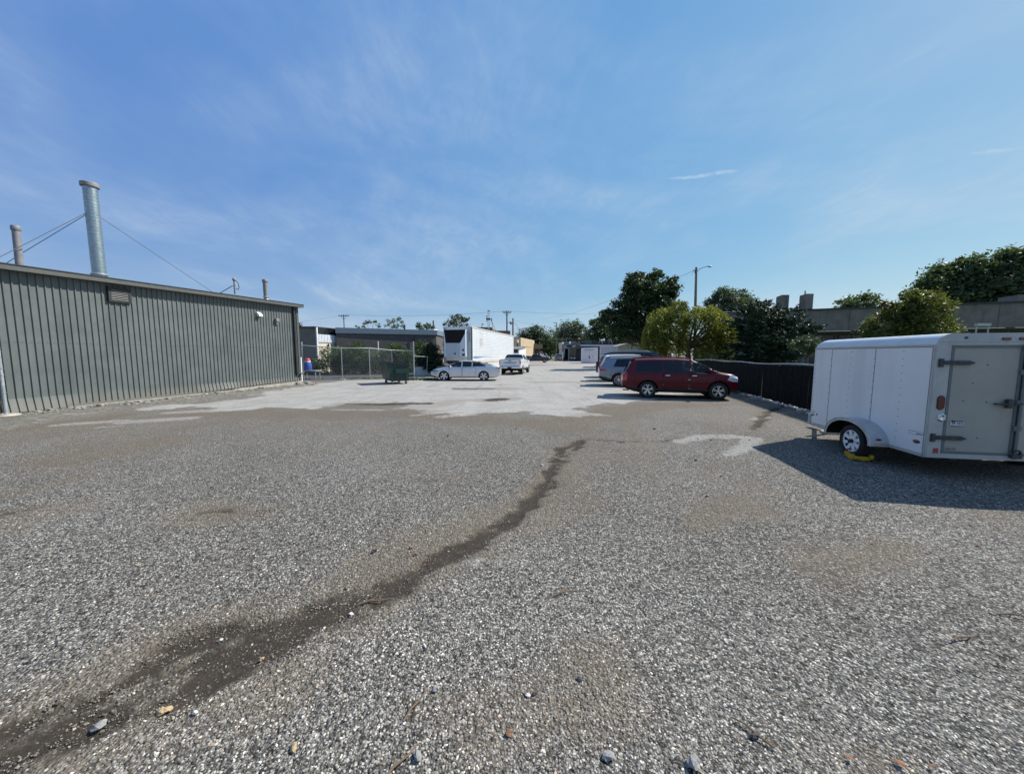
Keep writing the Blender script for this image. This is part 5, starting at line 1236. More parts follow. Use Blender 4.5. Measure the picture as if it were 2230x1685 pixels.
# ------------------------------------------------------------------ white enclosed cargo trailer
def cargo():
    ang = math.atan2(1, .177)
    b = thing('cargo_trailer', 'white enclosed cargo trailer with barn doors and diamond plate fenders', 'trailer', (6.189, 5.189, 0), ang)
    Ln, Wd, z0, z1, rr = 2.64, 2.06, .345, 2.155, .165
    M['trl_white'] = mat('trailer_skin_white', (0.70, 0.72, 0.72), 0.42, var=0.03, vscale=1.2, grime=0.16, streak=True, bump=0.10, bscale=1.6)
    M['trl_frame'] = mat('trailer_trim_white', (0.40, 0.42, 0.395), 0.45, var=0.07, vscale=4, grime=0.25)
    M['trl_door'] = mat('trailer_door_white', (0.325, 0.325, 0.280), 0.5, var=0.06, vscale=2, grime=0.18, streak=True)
    M['trl_roof'] = mat('trailer_roof_cap', (0.56, 0.60, 0.62), 0.35, 0.1, var=0.04)
    M['seam'] = mat('seam_grey', (0.13, 0.15, 0.145), 0.6, var=0.1)
    M['hinge'] = mat('weathered_hinge', (0.055, 0.065, 0.065), 0.5, 0.5, var=0.3, vscale=20)
    M['tread'] = mat('diamond_plate', (0.55, 0.57, 0.58), 0.35, 0.85, var=0.08, vscale=12)
    T = lambda x, y, z: (x, -y, z)          # y measured to the right of the left wall
    # skin: left, right, front, floor
    m = MB(); m.box(0.0, Ln - .02, -.0, .03, z0, 1.985, None)
    def bx(m, x0, x1, y0, y1, za, zb, bev=0.0): m.box(x0, x1, -y1, -y0, za, zb, bev=bev)
    m = MB(); bx(m, .045, Ln - .02, 0, .03, z0 + .02, 1.975); bx(m, .045, Ln - .02, Wd - .03, Wd, z0 + .02, 1.975); bx(m, Ln - .05, Ln - .0, .0, Wd, z0 + .02, 1.975); bx(m, 0.05, Ln - .02, .03, Wd - .03, z0, z0 + .05)
    # rivets stay in the skin's own mesh
    rv = MB()
    def rivet(x, z): rv.ball((x, .001, z), (.0085, .005, .0085), seg=6, rings=4)
    for xx, n in ((2.115, 11), (1.047, 12), (.51, 13), (1.60, 13), (2.60, 16)):
        for i in range(n): rivet(xx + (.012 if xx in (2.115, 1.047) else 0), .50 + i * (1.40 / (n - 1)))
    body = m.build('body', M['trl_white'], b)
    rv.build('rivet', M['seam'], body)
    m = MB()
    for xx in (2.112, 1.045): bx(m, xx - .005, xx + .005, -.002, .0005, z0 + .02, 1.965)
    bx(m, .03, Ln, -.003, .0, 1.958, 1.966)
    m.build('panel_seam', M['seam'], body)
    # roof: rounded along both sides and over the front
    prof = []; nseg = 8
    ys = []
    for k in range(nseg + 1):
        a = math.pi / 2 * k / nseg; ys.append((rr - rr * math.cos(a), 1.985 + (z1 - 1.985) * math.sin(a)))
    prof = ys + [(Wd - y, z) for y, z in ys[::-1]]
    V = []; Fc = []; stx = [0.0, .03, Ln - .16]
    cols = [(x, 1.0, 0.0) for x in stx] + [(Ln - .16 + .16 * math.sin(math.pi / 2 * k / 6), math.cos(math.pi / 2 * k / 6), 0) for k in range(1, 7)]
    for x, s, _ in cols:
        for y, z in prof:
            zz = 1.985 + (z - 1.985) * (s ** .6 if s > 0 else 0); V.append((x, -y, zz))
    n = len(prof)
    for i in range(len(cols) - 1):
        for j in range(n - 1): Fc.append((i * n + j, (i + 1) * n + j, (i + 1) * n + j + 1, i * n + j + 1))
    Fc.append(tuple(range(n)))
    link_mesh('roof', V, Fc, M['trl_roof'], b, True, 40)
    m = MB(); bx(m, .0, Ln + .004, -.008, .0, 1.968, 1.995)
    for i in range(9):
        m.ball((.2 + i * .29, .009, 1.982), (.007, .004, .007), seg=6, rings=4)
    m.build('roof_trim', M['trl_frame'], b)
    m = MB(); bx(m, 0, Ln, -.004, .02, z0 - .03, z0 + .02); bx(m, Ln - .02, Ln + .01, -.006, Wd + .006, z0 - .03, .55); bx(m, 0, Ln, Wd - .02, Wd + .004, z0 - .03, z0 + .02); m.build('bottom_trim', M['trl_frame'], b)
    m = MB(); bx(m, Ln - .03, Ln + .055, -.012, .05, z0 - .02, .54); m.build('stone_guard', M['steel_dull'], b)
    # rear frame
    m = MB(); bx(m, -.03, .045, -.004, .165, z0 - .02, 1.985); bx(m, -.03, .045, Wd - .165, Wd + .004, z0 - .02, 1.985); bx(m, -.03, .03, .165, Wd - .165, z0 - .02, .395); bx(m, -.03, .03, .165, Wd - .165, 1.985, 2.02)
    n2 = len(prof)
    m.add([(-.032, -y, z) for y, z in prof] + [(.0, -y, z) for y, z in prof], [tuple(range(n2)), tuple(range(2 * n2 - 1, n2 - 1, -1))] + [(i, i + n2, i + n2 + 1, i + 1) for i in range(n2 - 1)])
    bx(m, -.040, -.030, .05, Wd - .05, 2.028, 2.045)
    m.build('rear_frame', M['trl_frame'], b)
    m = MB(); bx(m, .002, .030, -.0075, .0, z0, 1.955); m.build('corner_strip', M['trl_frame'], body)
    m = MB(); bx(m, .030, .042, -.006, .0, z0, 1.955); m.build('corner_seam', M['seam'], body)
    # doors
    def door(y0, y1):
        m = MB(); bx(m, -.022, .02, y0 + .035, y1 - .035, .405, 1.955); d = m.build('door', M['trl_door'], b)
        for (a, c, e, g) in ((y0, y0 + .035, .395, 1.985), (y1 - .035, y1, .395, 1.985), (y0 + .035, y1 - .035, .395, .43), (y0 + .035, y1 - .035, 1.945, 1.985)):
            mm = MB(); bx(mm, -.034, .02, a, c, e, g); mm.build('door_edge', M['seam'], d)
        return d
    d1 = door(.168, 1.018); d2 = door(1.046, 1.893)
    for z in (1.732, .63):
        for (y0, y1, sg, dd) in ((.03, .445, 1, d1), (Wd - .445, Wd - .03, -1, d2)):
            m = MB()
            pl = [(y0 + .03, z - .028), (y1 - .06, z - .032), (y1, z - .006), (y1, z + .004), (y1 - .06, z + .030), (y0 + .03, z + .030)] if sg > 0 else [(y1 - .03, z - .028), (y0 + .06, z - .032), (y0, z - .006), (y0, z + .004), (y0 + .06, z + .030), (y1 - .03, z + .030)]
            n = len(pl); m.add([(-.056, -y, zz) for y, zz in pl] + [(-.030, -y, zz) for y, zz in pl], [tuple(range(n)), tuple(range(2 * n - 1, n - 1, -1))] + [(i, i + n, (i + 1) % n + n, (i + 1) % n) for i in range(n)])
            yy = y0 + .012 if sg > 0 else y1 - .012
            bx(m, -.062, -.028, yy - .022, yy + .022, z - .062, z + .058); bx(m, -.062, -.0585, min(yy, (y0 + y1) / 2), max(yy, (y0 + y1) / 2), z - .008, z + .008)
            m.build('hinge', M['hinge'], b)
    # cam bar with its latch and handle
    m = MB(); m.tube([(-.058, -1.03, .36), (-.058, -1.03, 2.0)], .017, 10)
    for z in (.41, .8, 1.17, 1.6, 1.95): bx(m, -.062, -.034, .985, 1.075, z - .035, z + .035, bev=.006)
    lk = m.build('lock_bar', M['seam'], b)
    m = MB(); bx(m, -.075, -.045, .725, .93, 1.135, 1.16, bev=.006); bx(m, -.085, -.034, .86, .92, 1.09, 1.22, bev=.012); m.tube([(-.07, -.9, 1.165), (-.07, -1.03, 1.155)], .012, 8); m.build('latch_handle', M['hinge'], lk)
    m = MB(); bx(m, -.09, -.035, .98, 1.10, .37, .43, bev=.012); m.lathe([(.03, -.012), (.05, -.012), (.05, .012), (.03, .012)], 16, Matrix.Translation((-.075, -1.04, .45)) @ Matrix.Rotation(R(90), 4, 'Y')); m.build('cam_lock', M['hinge'], lk)
    # lamps and reflectors
    def oval(name, y, z, w, h, mm, x=-.032, d=.016, par=None):
        m = MB(); n = 24; pts = []
        for k in range(n):
            a = 2 * math.pi * k / n; r = min(w, h)
            pts.append((y + math.copysign(max(0, w - r), math.cos(a)) + r * math.cos(a), z + math.copysign(max(0, h - r), math.sin(a)) + r * math.sin(a)))
        m.add([(x - d, -(y + (p[0] - y) * .86), z + (p[1] - z) * .92) for p in pts] + [(x, -p[0], p[1]) for p in pts], [tuple(range(n)), tuple(range(2 * n - 1, n - 1, -1))] + [(i, i + n, (i + 1) % n + n, (i + 1) % n) for i in range(n)])
        return m.build(name, mm, par or b, True)
    M['dark_red'] = mat('dark_red_lens', (0.075, 0.004, 0.006), 0.2, var=0, coat=0.7)
    for y in (.103, Wd - .103):
        tl = oval('tail_light', y, 1.147, .046, .102, M['dark_red']); oval('lamp_bezel', y, 1.147, .052, .108, M['black'], x=-.030, d=.006, par=tl)
        m = MB(); bx(m, -.040, -.030, y - .030, y + .030, .395, .470, bev=.004); m.build('reflector', M['red_lens'], b)
    m = MB(); T6 = Matrix.Translation((-.03, -.128, .927)) @ Matrix.Rotation(R(-90), 4, 'Y'); m.lathe([(.062, 0), (.060, .010), (.045, .018), (.028, .006), (0, .003)], 6, T6); m.build('vent_knob', M['chrome'], b)
    for y in (.79, .985, 1.18): m = MB(); bx(m, -.05, -.03, y - .05, y + .05, 2.052, 2.09, bev=.008); m.build('clearance_lamp', M['dark_red'], b)
    m = MB(); bx(m, -.038, -.030, .30, .34, 2.075, 2.105); m.build('small_vent', M['hinge'], b)
    # number plate
    m = MB(); bx(m, -.030, -.022, .252, .412, .802, .892, bev=.003); pl_ = m.build('number_plate', M['plate'], d1)
    m = MB(); bx(m, -.0315, -.0302, .256, .408, .872, .889); m.build('plate_band', mat('plate_blue', (0.03, 0.06, 0.16), 0.5, var=0), pl_)
    m = MB(); bx(m, -.0335, -.0318, .262, .30, .866, .892); m.build('plate_sticker', M['dark_red'], pl_)
    m = MB(); bx(m, -.0315, -.0302, .256, .408, .803, .814); m.build('plate_foot', mat('plate_green', (0.02, 0.12, 0.05), 0.5, var=0), pl_)
    text('plate_lettering', 'JW 4416', .062, (-.0312, -.335, .845), (R(90), 0, R(-90)), M['ink'], pl_, sx=.62, ext=.0006)
    m = MB(); bx(m, -.0245, -.022, .212, .353, .441, .486); m.build('sticker', mat('worn_sticker', (0.22, 0.21, 0.19), 0.7, var=0.3, vscale=30), d1)
    for (y, z) in ((.62, 1.70), (.47, 1.44), (.38, 1.18), (.66, 1.17), (.60, .64)): m = MB(); m.ball((-.022, -y, z), (.006, .009, .009), seg=8, rings=6); m.build('bolt', M['hinge'], d1)
    # side marker, maker's decal, info plate, fender
    m = MB(); m.ball((.148, .002, .523), (.062, .016, .028)); m.build('marker_lamp', M['dark_red'], b, True)
    navy = mat('decal_navy', (0.02, 0.03, 0.11), 0.5, var=0)
    m = MB(); m.box(.165, .29, .0003, .0012, .668, .674); m.box(.165, .29, .0003, .0012, .624, .628); m.box(.286, .29, .0003, .0012, .624, .674); m.box(.02, .165, .0003, .0012, .676, .680); dc = m.build('decal', navy, body)
    text('decal_lettering', 'sport', .058, (.105, .0012, .648), (R(90), 0, R(180)), navy, dc, ext=.0005, shear=.3)
    m = MB(); bx(m, 2.50, 2.60, -.003, 0, .53, .63); m.build('data_plate', mat('aged_label', (0.55, 0.54, 0.50), 0.6, var=0.15, vscale=20), body)
    m = MB(); m.ball((2.43, .001, .56), (.018, .004, .03)); m.ball((2.56, .004, .525), (.045, .008, .014)); m.build('reflector', M['gutter'], body)
    for sd in (0, 1):
        Y0, Y1 = (0.0, .27) if sd == 0 else (-Wd, -Wd - .27)
        fm = MB(); cxx, czz, fr = 1.165, .335, .40; n = 22
        an = [(-.06 + (math.pi + .12) * k / n) for k in range(n + 1)]
        pt = [(cxx + (fr + .17) * math.cos(a) * .98, czz + fr * .90 * max(-.06, math.sin(a)) ** 1.0 if math.sin(a) > 0 else czz + fr * .9 * math.sin(a)) for a in an]
        pi_ = [(cxx + (x - cxx) * .955, czz + (z - czz) * .94) for x, z in pt]
        V = [(x, Y0, z) for x, z in pt] + [(x, Y1, z) for x, z in pt]
        k = n + 1; Fc = []
        for i in range(n): Fc += [(i, i + 1, k + i + 1, k + i)]
        fo = link_mesh('fender', V, Fc, M['tread'], b, False)
        link_mesh('fender_underside_shade', [(x, Y0, z) for x, z in pi_] + [(x, Y1 * 1.0 - (.01 if sd == 0 else -.01), z) for x, z in pi_], [(k + i, k + i + 1, i + 1, i) for i in range(n)], M['liner'], fo)  # fender underside coloured near black in place of the deep shade there
        lip = MB(); sg = 1 if sd == 0 else -1
        lip.tube([(x, Y1, z) for x, z in pt], .012, 8)
        pl2 = [(cxx + (x - cxx) * .90, czz + (z - czz) * .86) for x, z in pt]
        lip.add([(x, Y1 + .006 * sg, z) for x, z in pt] + [(x, Y1 + .006 * sg, z) for x, z in pl2], [(i, i + 1, k + i + 1, k + i) for i in range(n)])
        lip.build('fender_lip', M['steel'], fo, True)
        # raised tread bars
        tb = MB(); rn = random.Random(3)
        for i in range(2, n - 1):
            for q in range(5):
                if i * 5 % 1: continue
                f0 = (q + .25) / 5; x0, zz0 = pt[i]; x1, zz1 = pt[i + 1]
                yy = Y0 + (Y1 - Y0) * f0; nx, nz = (zz1 - zz0), -(x1 - x0); ln = math.hypot(nx, nz); nx, nz = -nx / ln * .003, -nz / ln * .003
                d = .018 if (i + q) % 2 else -.018
                tb.add([(x0 + nx, yy - d, zz0 + nz), (x1 + nx, yy + d, zz1 + nz), (x1 + nx, yy + d + .008, zz1 + nz), (x0 + nx, yy - d + .008, zz0 + nz)], [(0, 1, 2, 3)])
        tb.build('tread_bar', M['steel'], fo)
        ml = MB(); ml.ball((cxx - (fr + .17) * .965, Y0 + (Y1 - Y0) * .55, .43), (.012, .045, .018)); ml.build('marker_lamp', M['dark_red'], fo)
        ww = MB(); wp = [(cxx + (x - cxx) * .95, czz + (z - czz) * .93) for x, z in pt]; n3 = len(wp); yb = .0022 if sd == 0 else -Wd - .0022
        ww.add([(x, yb, z) for x, z in wp], [tuple(range(n3))]); ww.build('wheel_well', M['liner'], fo)  # flat black panel standing in for the dark inside the well
        yy = .155 if sd == 0 else -Wd - .155
        wheel(b, 1.075, yy, .295, .205, 1 if sd == 0 else -1, .195, 8, M['white'], M['alloy_dark'], spoke_w=.062)
        hb = MB(); hb.lathe([(.0, .125), (.035, .12), (.04, .05)], 16, Matrix.Translation((1.075, yy, .295)) @ Matrix.Rotation(R(-90 if sd == 0 else 90), 4, 'X')); hb.build('hub_cap', M['black'], b, True)
    m = MB(); m.box(1.04, 1.12, -Wd + .05, -.05, .26, .33); m.box(.1, Ln, -.5, -.4, .26, z0 - .03); m.box(.1, Ln, -Wd + .4, -Wd + .5, .26, z0 - .03); m.build('axle', M['gutter'], b)
    # tongue and coupler jack
    m = MB(); m.tube([(Ln - .05, -.25, z0), (Ln + 1.25, -Wd / 2, z0 + .02)], .045, 6); m.tube([(Ln - .05, -Wd + .25, z0), (Ln + 1.25, -Wd / 2, z0 + .02)], .045, 6); m.box(Ln + 1.1, Ln + 1.5, -Wd / 2 - .06, -Wd / 2 + .06, z0 - .02, z0 + .09, bev=.02); m.build('tongue', M['gutter'], b)
    m = MB(); m.box(Ln + .52, Ln + .60, -.80, -.72, .04, .95); m.box(Ln + .44, Ln + .68, -.90, -.62, .0, .05); m.build('jack', M['steel_dull'], b)
    return b
ct = cargo()
ctm = Matrix.Translation(ct.location) @ ct.rotation_euler.to_matrix().to_4x4()

# yellow wheel clamp
def clamp():
    y = mat('clamp_yellow', (0.46, 0.30, 0.012), 0.45, var=0.12, vscale=8); rd = mat('clamp_red', (0.28, 0.02, 0.03), 0.5, var=0.1)
    p = ctm @ Vector((.88, .30, 0)); b = thing('wheel_clamp', 'yellow wheel clamp with a red arm locked on the cargo trailer tyre', 'wheel clamp', (p.x, p.y, 0), ct.rotation_euler.z)
    m = MB(); m.prism([(-.02, .0), (.20, .10), (.20, .18), (-.02, .085)], (.02, .10)); m.build('arm', y, b)
    m = MB(); m.box(-.06, .02, -.0, .12, .03, .13, bev=.012); m.lathe([(.02, 0), (.035, 0), (.035, .03), (.02, .03)], 14, Matrix.Translation((-.02, .06, .13))); m.build('lock_housing', y, b, True)
    m = MB(); m.box(-.10, -.02, -.30, .06, .035, .11, bev=.01); m.box(-.12, .0, -.28, -.05, .015, .055, bev=.01); m.box(-.14, -.05, -.34, -.28, .06, .17, bev=.01); m.build('frame', y, b, True)
    m = MB(); m.tube([(.17, .06, .13), (.21, .05, .19), (.20, .02, .235), (.16, -.02, .24)], .02, 8); m.build('hook', rd, b, True); b.scale = (.68, .68, .68)
clamp()

# ------------------------------------------------------------------ black slatted fence on the right
def slat_fence():
    b = thing('slatted_fence', 'chain-link fence filled with black slats along the right edge of the lot', 'fence', (11.24, 17.56, 0))
    P0, P1 = Vector((8.55, 6.6, 0)), Vector((13.05, 25.2, 0)); d = (P1 - P0); Ln = d.length; d.normalize(); nrm = Vector((-d.y, d.x, 0))
    sm = mat('black_slat', (0.006, 0.0062, 0.006), 0.8, var=0.4, vscale=4, spec=0.15)
    m = MB(); s = 0; rn = random.Random(8)
    ztop = lambda q: 1.50 + .018 * math.sin(q * 1.3) + .02 * math.sin(q * .5)
    while s < Ln:
        w = .082; gap = .004 if rn.random() > .12 else rn.uniform(.008, .028)
        a, c = P0 + d * s, P0 + d * (s + w); j = rn.uniform(-.006, .006); zt = ztop(s) - rn.uniform(.03, .07); zb = .02 + rn.uniform(0, .05)
        o = nrm * j; t = nrm * .012
        m.add([(a + o).to_tuple()[:2] + (zb,), (c + o).to_tuple()[:2] + (zb,), (c + o).to_tuple()[:2] + (zt,), (a + o).to_tuple()[:2] + (zt,), (a + o + t).to_tuple()[:2] + (zb,), (c + o + t).to_tuple()[:2] + (zb,), (c + o + t).to_tuple()[:2] + (zt,), (a + o + t).to_tuple()[:2] + (zt,)],
              [(0, 1, 2, 3), (7, 6, 5, 4), (0, 4, 5, 1), (3, 2, 6, 7), (1, 5, 6, 2), (0, 3, 7, 4)])
        s += w + gap
    m.build('slat_panel', sm, b, world=True)
    m = MB(); m.tube([(*(P0 + d * q + nrm * .03)[:2], ztop(q)) for q in np.linspace(0, Ln, 40)], .021, 8); m.build('top_rail', M['steel_dull'], b, smooth=True, world=True)
    q = 1.0
    while q < Ln:
        m = MB(); p = P0 + d * q - nrm * .05 if q > Ln - 4.2 else P0 + d * q + nrm * -.05
        m.tube([(p.x, p.y, 0), (p.x, p.y, ztop(q) - .03)], .03, 8); m.build('post', M['steel'] if q > Ln - 4.6 else M['gutter'], b, smooth=True, world=True); q += 2.95 if q < Ln - 5 else 1.5
slat_fence()

# pale rubble along the fence foot and along the metal building
def rubble(name, label, pts, n, spread, size, material, seed):
    rn = np.random.default_rng(seed); V = []; Fc = []
    bm = bmesh.new(); bmesh.ops.create_icosphere(bm, subdivisions=1, radius=1.0); bv = np.array([v.co for v in bm.verts]); bf = np.array([[v.index for v in f.verts] for f in bm.faces]); bm.free()
    L = [0.0]
    for a, c in zip(pts[:-1], pts[1:]): L.append(L[-1] + math.hypot(c[0] - a[0], c[1] - a[1]))
    for i in range(n):
        s = rn.uniform(0, L[-1]); x = np.interp(s, L, [p[0] for p in pts]) + rn.normal(0, spread); y = np.interp(s, L, [p[1] for p in pts]) + rn.normal(0, spread)
        sz = size * (0.35 + rn.pareto(2.6) * .6); sz = min(sz, size * 2.6)
        sc = sz * np.array([rn.uniform(.8, 1.5), rn.uniform(.7, 1.2), rn.uniform(.4, .8)])
        v = bv * (1 + rn.uniform(-.28, .28, (len(bv), 1))) * sc; a = rn.uniform(0, 6.28); ca, sa = math.cos(a), math.sin(a)
        v = np.stack([v[:, 0] * ca - v[:, 1] * sa + x, v[:, 0] * sa + v[:, 1] * ca + y, v[:, 2] + sc[2] * .35 + gz(x, y)], 1)
        k = len(V) * 0 + sum(1 for _ in ()) ; base_ = len(V); V += v.tolist(); Fc += (bf + base_).tolist()
    o = link_mesh(name, V, Fc, material); return tag(o, label, 'rubble', kind='stuff')
M['rubble'] = mat('broken_concrete', (0.23, 0.22, 0.195), 0.9, var=0.45, vscale=5, bump=0.4)
M['rubble_pale'] = mat('pale_broken_stone', (0.46, 0.45, 0.42), 0.9, var=0.4, vscale=6, bump=0.4)
rubble('rubble', 'pale broken stones in a line at the foot of the black slatted fence', [(8.75, 8.0), (9.75, 11.7), (11.1, 17.4), (12.8, 24.8)], 620, .13, .05, M['rubble_pale'], 3)
rubble('rubble', 'broken concrete and stones along the foot of the grey metal building', [(-15.3, 10.6), (-14.75, 13.9), (-13.4, 20.6), (-12.7, 22.3)], 900, .40, .036, M['rubble'], 5)
rubble('rubble', 'heap of broken concrete beside the white marker post', [(-13.2, 21.6), (-12.6, 22.4)], 60, .28, .10, M['rubble'], 6)

# single larger stones lying on the gravel
def stones():
    bm = bmesh.new(); bmesh.ops.create_icosphere(bm, subdivisions=2, radius=1.0); rn = random.Random(9)
    from mathutils import noise as mn
    for v in bm.verts:
        v.co *= 1 + .5 * mn.noise(v.co * 1.1 + Vector((3.1, 1.7, .4))) + .22 * mn.noise(v.co * 3.1)
    me = bpy.data.meshes.new('stone'); bm.to_mesh(me); bm.free()
    mats = [mat('stone_grey', (0.26, 0.255, 0.24), 0.9, var=0.3, vscale=4, bump=0.3), mat('stone_white', (0.56, 0.54, 0.50), 0.9, var=0.2, vscale=4, bump=0.3), mat('stone_red', (0.20, 0.11, 0.085), 0.9, var=0.3, vscale=4, bump=0.3), mat('stone_ochre', (0.42, 0.31, 0.17), 0.9, var=0.25, vscale=4, bump=0.3), mat('stone_dark', (0.055, 0.055, 0.06), 0.9, var=0.3, vscale=4, bump=0.3)]
    ms = []
    for i, mm in enumerate(mats): k = me.copy(); k.materials.append(mm); ms.append(k)
    L = [(765, 1333, .035, 1, 'white stone in the dark rill'), (1012, 1210, .028, 0, None), (815, 1203, .055, 4, 'dark flat stone above the rill'), (895, 1196, .042, 2, 'reddish stone above the rill'), (905, 1212, .045, 2, None), (755, 1285, .036, 2, None), (1060, 1195, .032, 0, None),
         (925, 1407, .028, 1, None), (925, 1415, .025, 4, None), (950, 1502, .04, 0, None), (1150, 1515, .028, 1, None), (1165, 1510, .03, 4, None), (1262, 1480, .03, 4, None), (910, 1650, .048, 0, None), (1325, 1652, .055, 0, None), (640, 1628, .04, 3, 'ochre stone near the bottom edge'),
         (365, 1540, .055, 3, None), (350, 1545, .05, 3, None), (215, 1575, .07, 0, None), (425, 1552, .035, 1, None), (480, 1385, .03, 1, None), (570, 1430, .03, 3, None), (1645, 1605, .05, 4, None), (1510, 1672, .075, 0, 'large grey slab of stone at the bottom edge'),
         (1515, 1003, .05, 4, None), (1570, 1035, .04, 2, None), (1520, 955, .04, 4, None), (1548, 958, .045, 4, None), (1632, 958, .04, 4, None), (1425, 935, .08, 4, None), (1540, 1080, .04, 4, None), (300, 1230, .03, 3, None), (1310, 1020, .04, 3, None), (1180, 1015, .06, 1, None), (975, 951, .06, 4, None), (1123, 935, .05, 4, None)]
    for u, v, r, k, lab in L:
        p = G(u, v); o = bpy.data.objects.new('stone', ms[k]); COL.objects.link(o)
        o.location = (p.x, p.y, gz(p.x, p.y) + r * .25); r *= .42; o.scale = (r * rn.uniform(.9, 1.4), r * rn.uniform(.7, 1.0), r * rn.uniform(.45, .7)); o.rotation_euler = (rn.uniform(-.3, .3), rn.uniform(-.3, .3), rn.uniform(0, 6))
        names = ['grey stone larger than the gravel around it', 'white stone larger than the gravel around it', 'reddish stone larger than the gravel around it', 'ochre stone larger than the gravel around it', 'dark stone larger than the gravel around it']
        tag(o, lab or names[k], 'stone', ['loose grey stones', 'loose white stones', 'loose reddish stones', 'loose ochre stones', 'loose dark stones'][k] if not lab else None)
stones()

# a few fallen leaves and twigs
def litter():
    lm = mat('dead_leaf', (0.21, 0.105, 0.05), 0.8, var=0.35, vscale=30)
    V = []; n = 9
    for k in range(n): a = 2 * math.pi * k / n; r = .045 * (1.0 if k % 2 else .55); V.append((r * math.cos(a) * 1.3, r * math.sin(a), .006 * math.sin(a * 2) + .004))
    V.append((0, 0, .014)); Fc = [(k, (k + 1) % n, n) for k in range(n)]
    rn = random.Random(2); src = link_mesh('fallen_leaf', V, Fc, lm); first = True
    for u, v in ((2130, 1185), (2115, 1142), (1900, 1185), (2060, 1190), (1960, 1665), (2030, 1672), (1850, 1655), (1790, 1345), (1870, 1345), (1225, 1290), (1110, 1600), (1915, 1128), (2090, 1215)):
        o = src if first else src.copy()
        if not first: COL.objects.link(o)
        first = False; p = G(u, v); o.location = (p.x, p.y, gz(p.x, p.y) + .018); s = rn.uniform(.25, .48); o.scale = (s, s, s * .6); o.rotation_euler = (rn.uniform(-.3, .3), rn.uniform(-.3, .3), rn.uniform(0, 6))
        tag(o, 'small dry orange leaf fallen on the gravel', 'leaf', 'dry leaves fallen on the gravel')
    tw = mat('twig_bark', (0.16, 0.11, 0.07), 0.9, var=0.2)
    first = None
    for (u, v, a, s) in ((815, 1308, .25, 1.0), (905, 1542, 1.1, .8), (1230, 1292, .4, .9), (1640, 1600, 2.2, .8), (870, 1670, .9, .9), (2095, 1395, .2, .9), (2215, 1345, -.2, 1.0)):
        if first is None:
            m = MB(); m.tube([(-.11, 0, 0), (-.03, .008, .008), (.05, -.004, .006), (.12, .01, 0)], [.006, .007, .005, .003], 6); m.tube([(-.03, .008, .008), (.02, .05, .01)], [.004, .002], 5); o = first = m.build('twig', tw)
        else: o = first.copy(); COL.objects.link(o)
        p = G(u, v); o.location = (p.x, p.y, gz(p.x, p.y) + .014); o.rotation_euler = (0, 0, a); o.scale = (s, s, s); tag(o, 'thin dry brown twig lying on the gravel', 'twig', 'dry twigs lying on the gravel')
litter()
# ------------------------------------------------------------------ trees and plants
def leaf_mesh(name, P, size, material, parent, rng, tone=None, droop=0.0, elong=1.0, aniso=None):
    n = len(P)
    a = rng.normal(size=(n, 3)); a[:, 2] *= (0.6 if droop == 0 else .3); a[:, 2] -= droop
    a /= np.linalg.norm(a, axis=1)[:, None]
    b = np.cross(a, rng.normal(size=(n, 3))); b /= np.maximum(np.linalg.norm(b, axis=1)[:, None], 1e-6)
    s = size * rng.uniform(.6, 1.35, (n, 1))
    A = a * s * elong; B = b * s * .42
    fold = np.cross(a, b) * s * .12
    V = np.stack([P - A, P - B + fold, P + A, P + B + fold], 1).reshape(-1, 3)
    me = bpy.data.meshes.new(name)
    me.vertices.add(4 * n); me.vertices.foreach_set('co', V.ravel().astype(np.float32))
    me.loops.add(4 * n); me.loops.foreach_set('vertex_index', np.arange(4 * n, dtype=np.int32))
    me.polygons.add(n); me.polygons.foreach_set('loop_start', np.arange(0, 4 * n, 4, dtype=np.int32)); me.polygons.foreach_set('loop_total', np.full(n, 4, np.int32))
    me.update(calc_edges=True)
    at = me.attributes.new('tone', 'FLOAT', 'FACE'); at.data.foreach_set('value', (tone if tone is not None else rng.uniform(0, 1, n)).astype(np.float32))
    me.materials.append(material)
    o = bpy.data.objects.new(name, me); COL.objects.link(o)
    if parent: o.parent = parent
    return o

LM = {
 'dark': leaf_mat('dark_broad_leaf', (0.018, 0.040, 0.014, 1), (0.062, 0.098, 0.04, 1), .28),
 'willow': leaf_mat('willow_leaf', (0.085, 0.11, 0.016, 1), (0.215, 0.22, 0.042, 1), .42),
 'pine': leaf_mat('conifer_spray', (0.008, 0.024, 0.011, 1), (0.024, 0.054, 0.024, 1), .1),
 'olive': leaf_mat('olive_broad_leaf', (0.038, 0.062, 0.014, 1), (0.14, 0.15, 0.04, 1), .38),
 'mid': leaf_mat('mid_green_leaf', (0.038, 0.07, 0.028, 1), (0.115, 0.155, 0.075, 1), .34),
 'grey': leaf_mat('grey_green_leaf', (0.045, 0.075, 0.045, 1), (0.11, 0.145, 0.095, 1), .3),
 'vine': leaf_mat('vine_leaf', (0.030, 0.062, 0.018, 1), (0.10, 0.135, 0.04, 1), .3),
 'blackgreen': leaf_mat('dense_evergreen_leaf', (0.008, 0.016, 0.008, 1), (0.02, 0.034, 0.014, 1), .1),
}
def lobes_px(L, Y, rng, dy=0.7):
    out = []
    for (u, v, r) in L:
        c = D(u, v, Y); rr = r * Y / FPX
        c.y += rng.uniform(-dy, dy) * rr; out.append((c, rr))
    return out
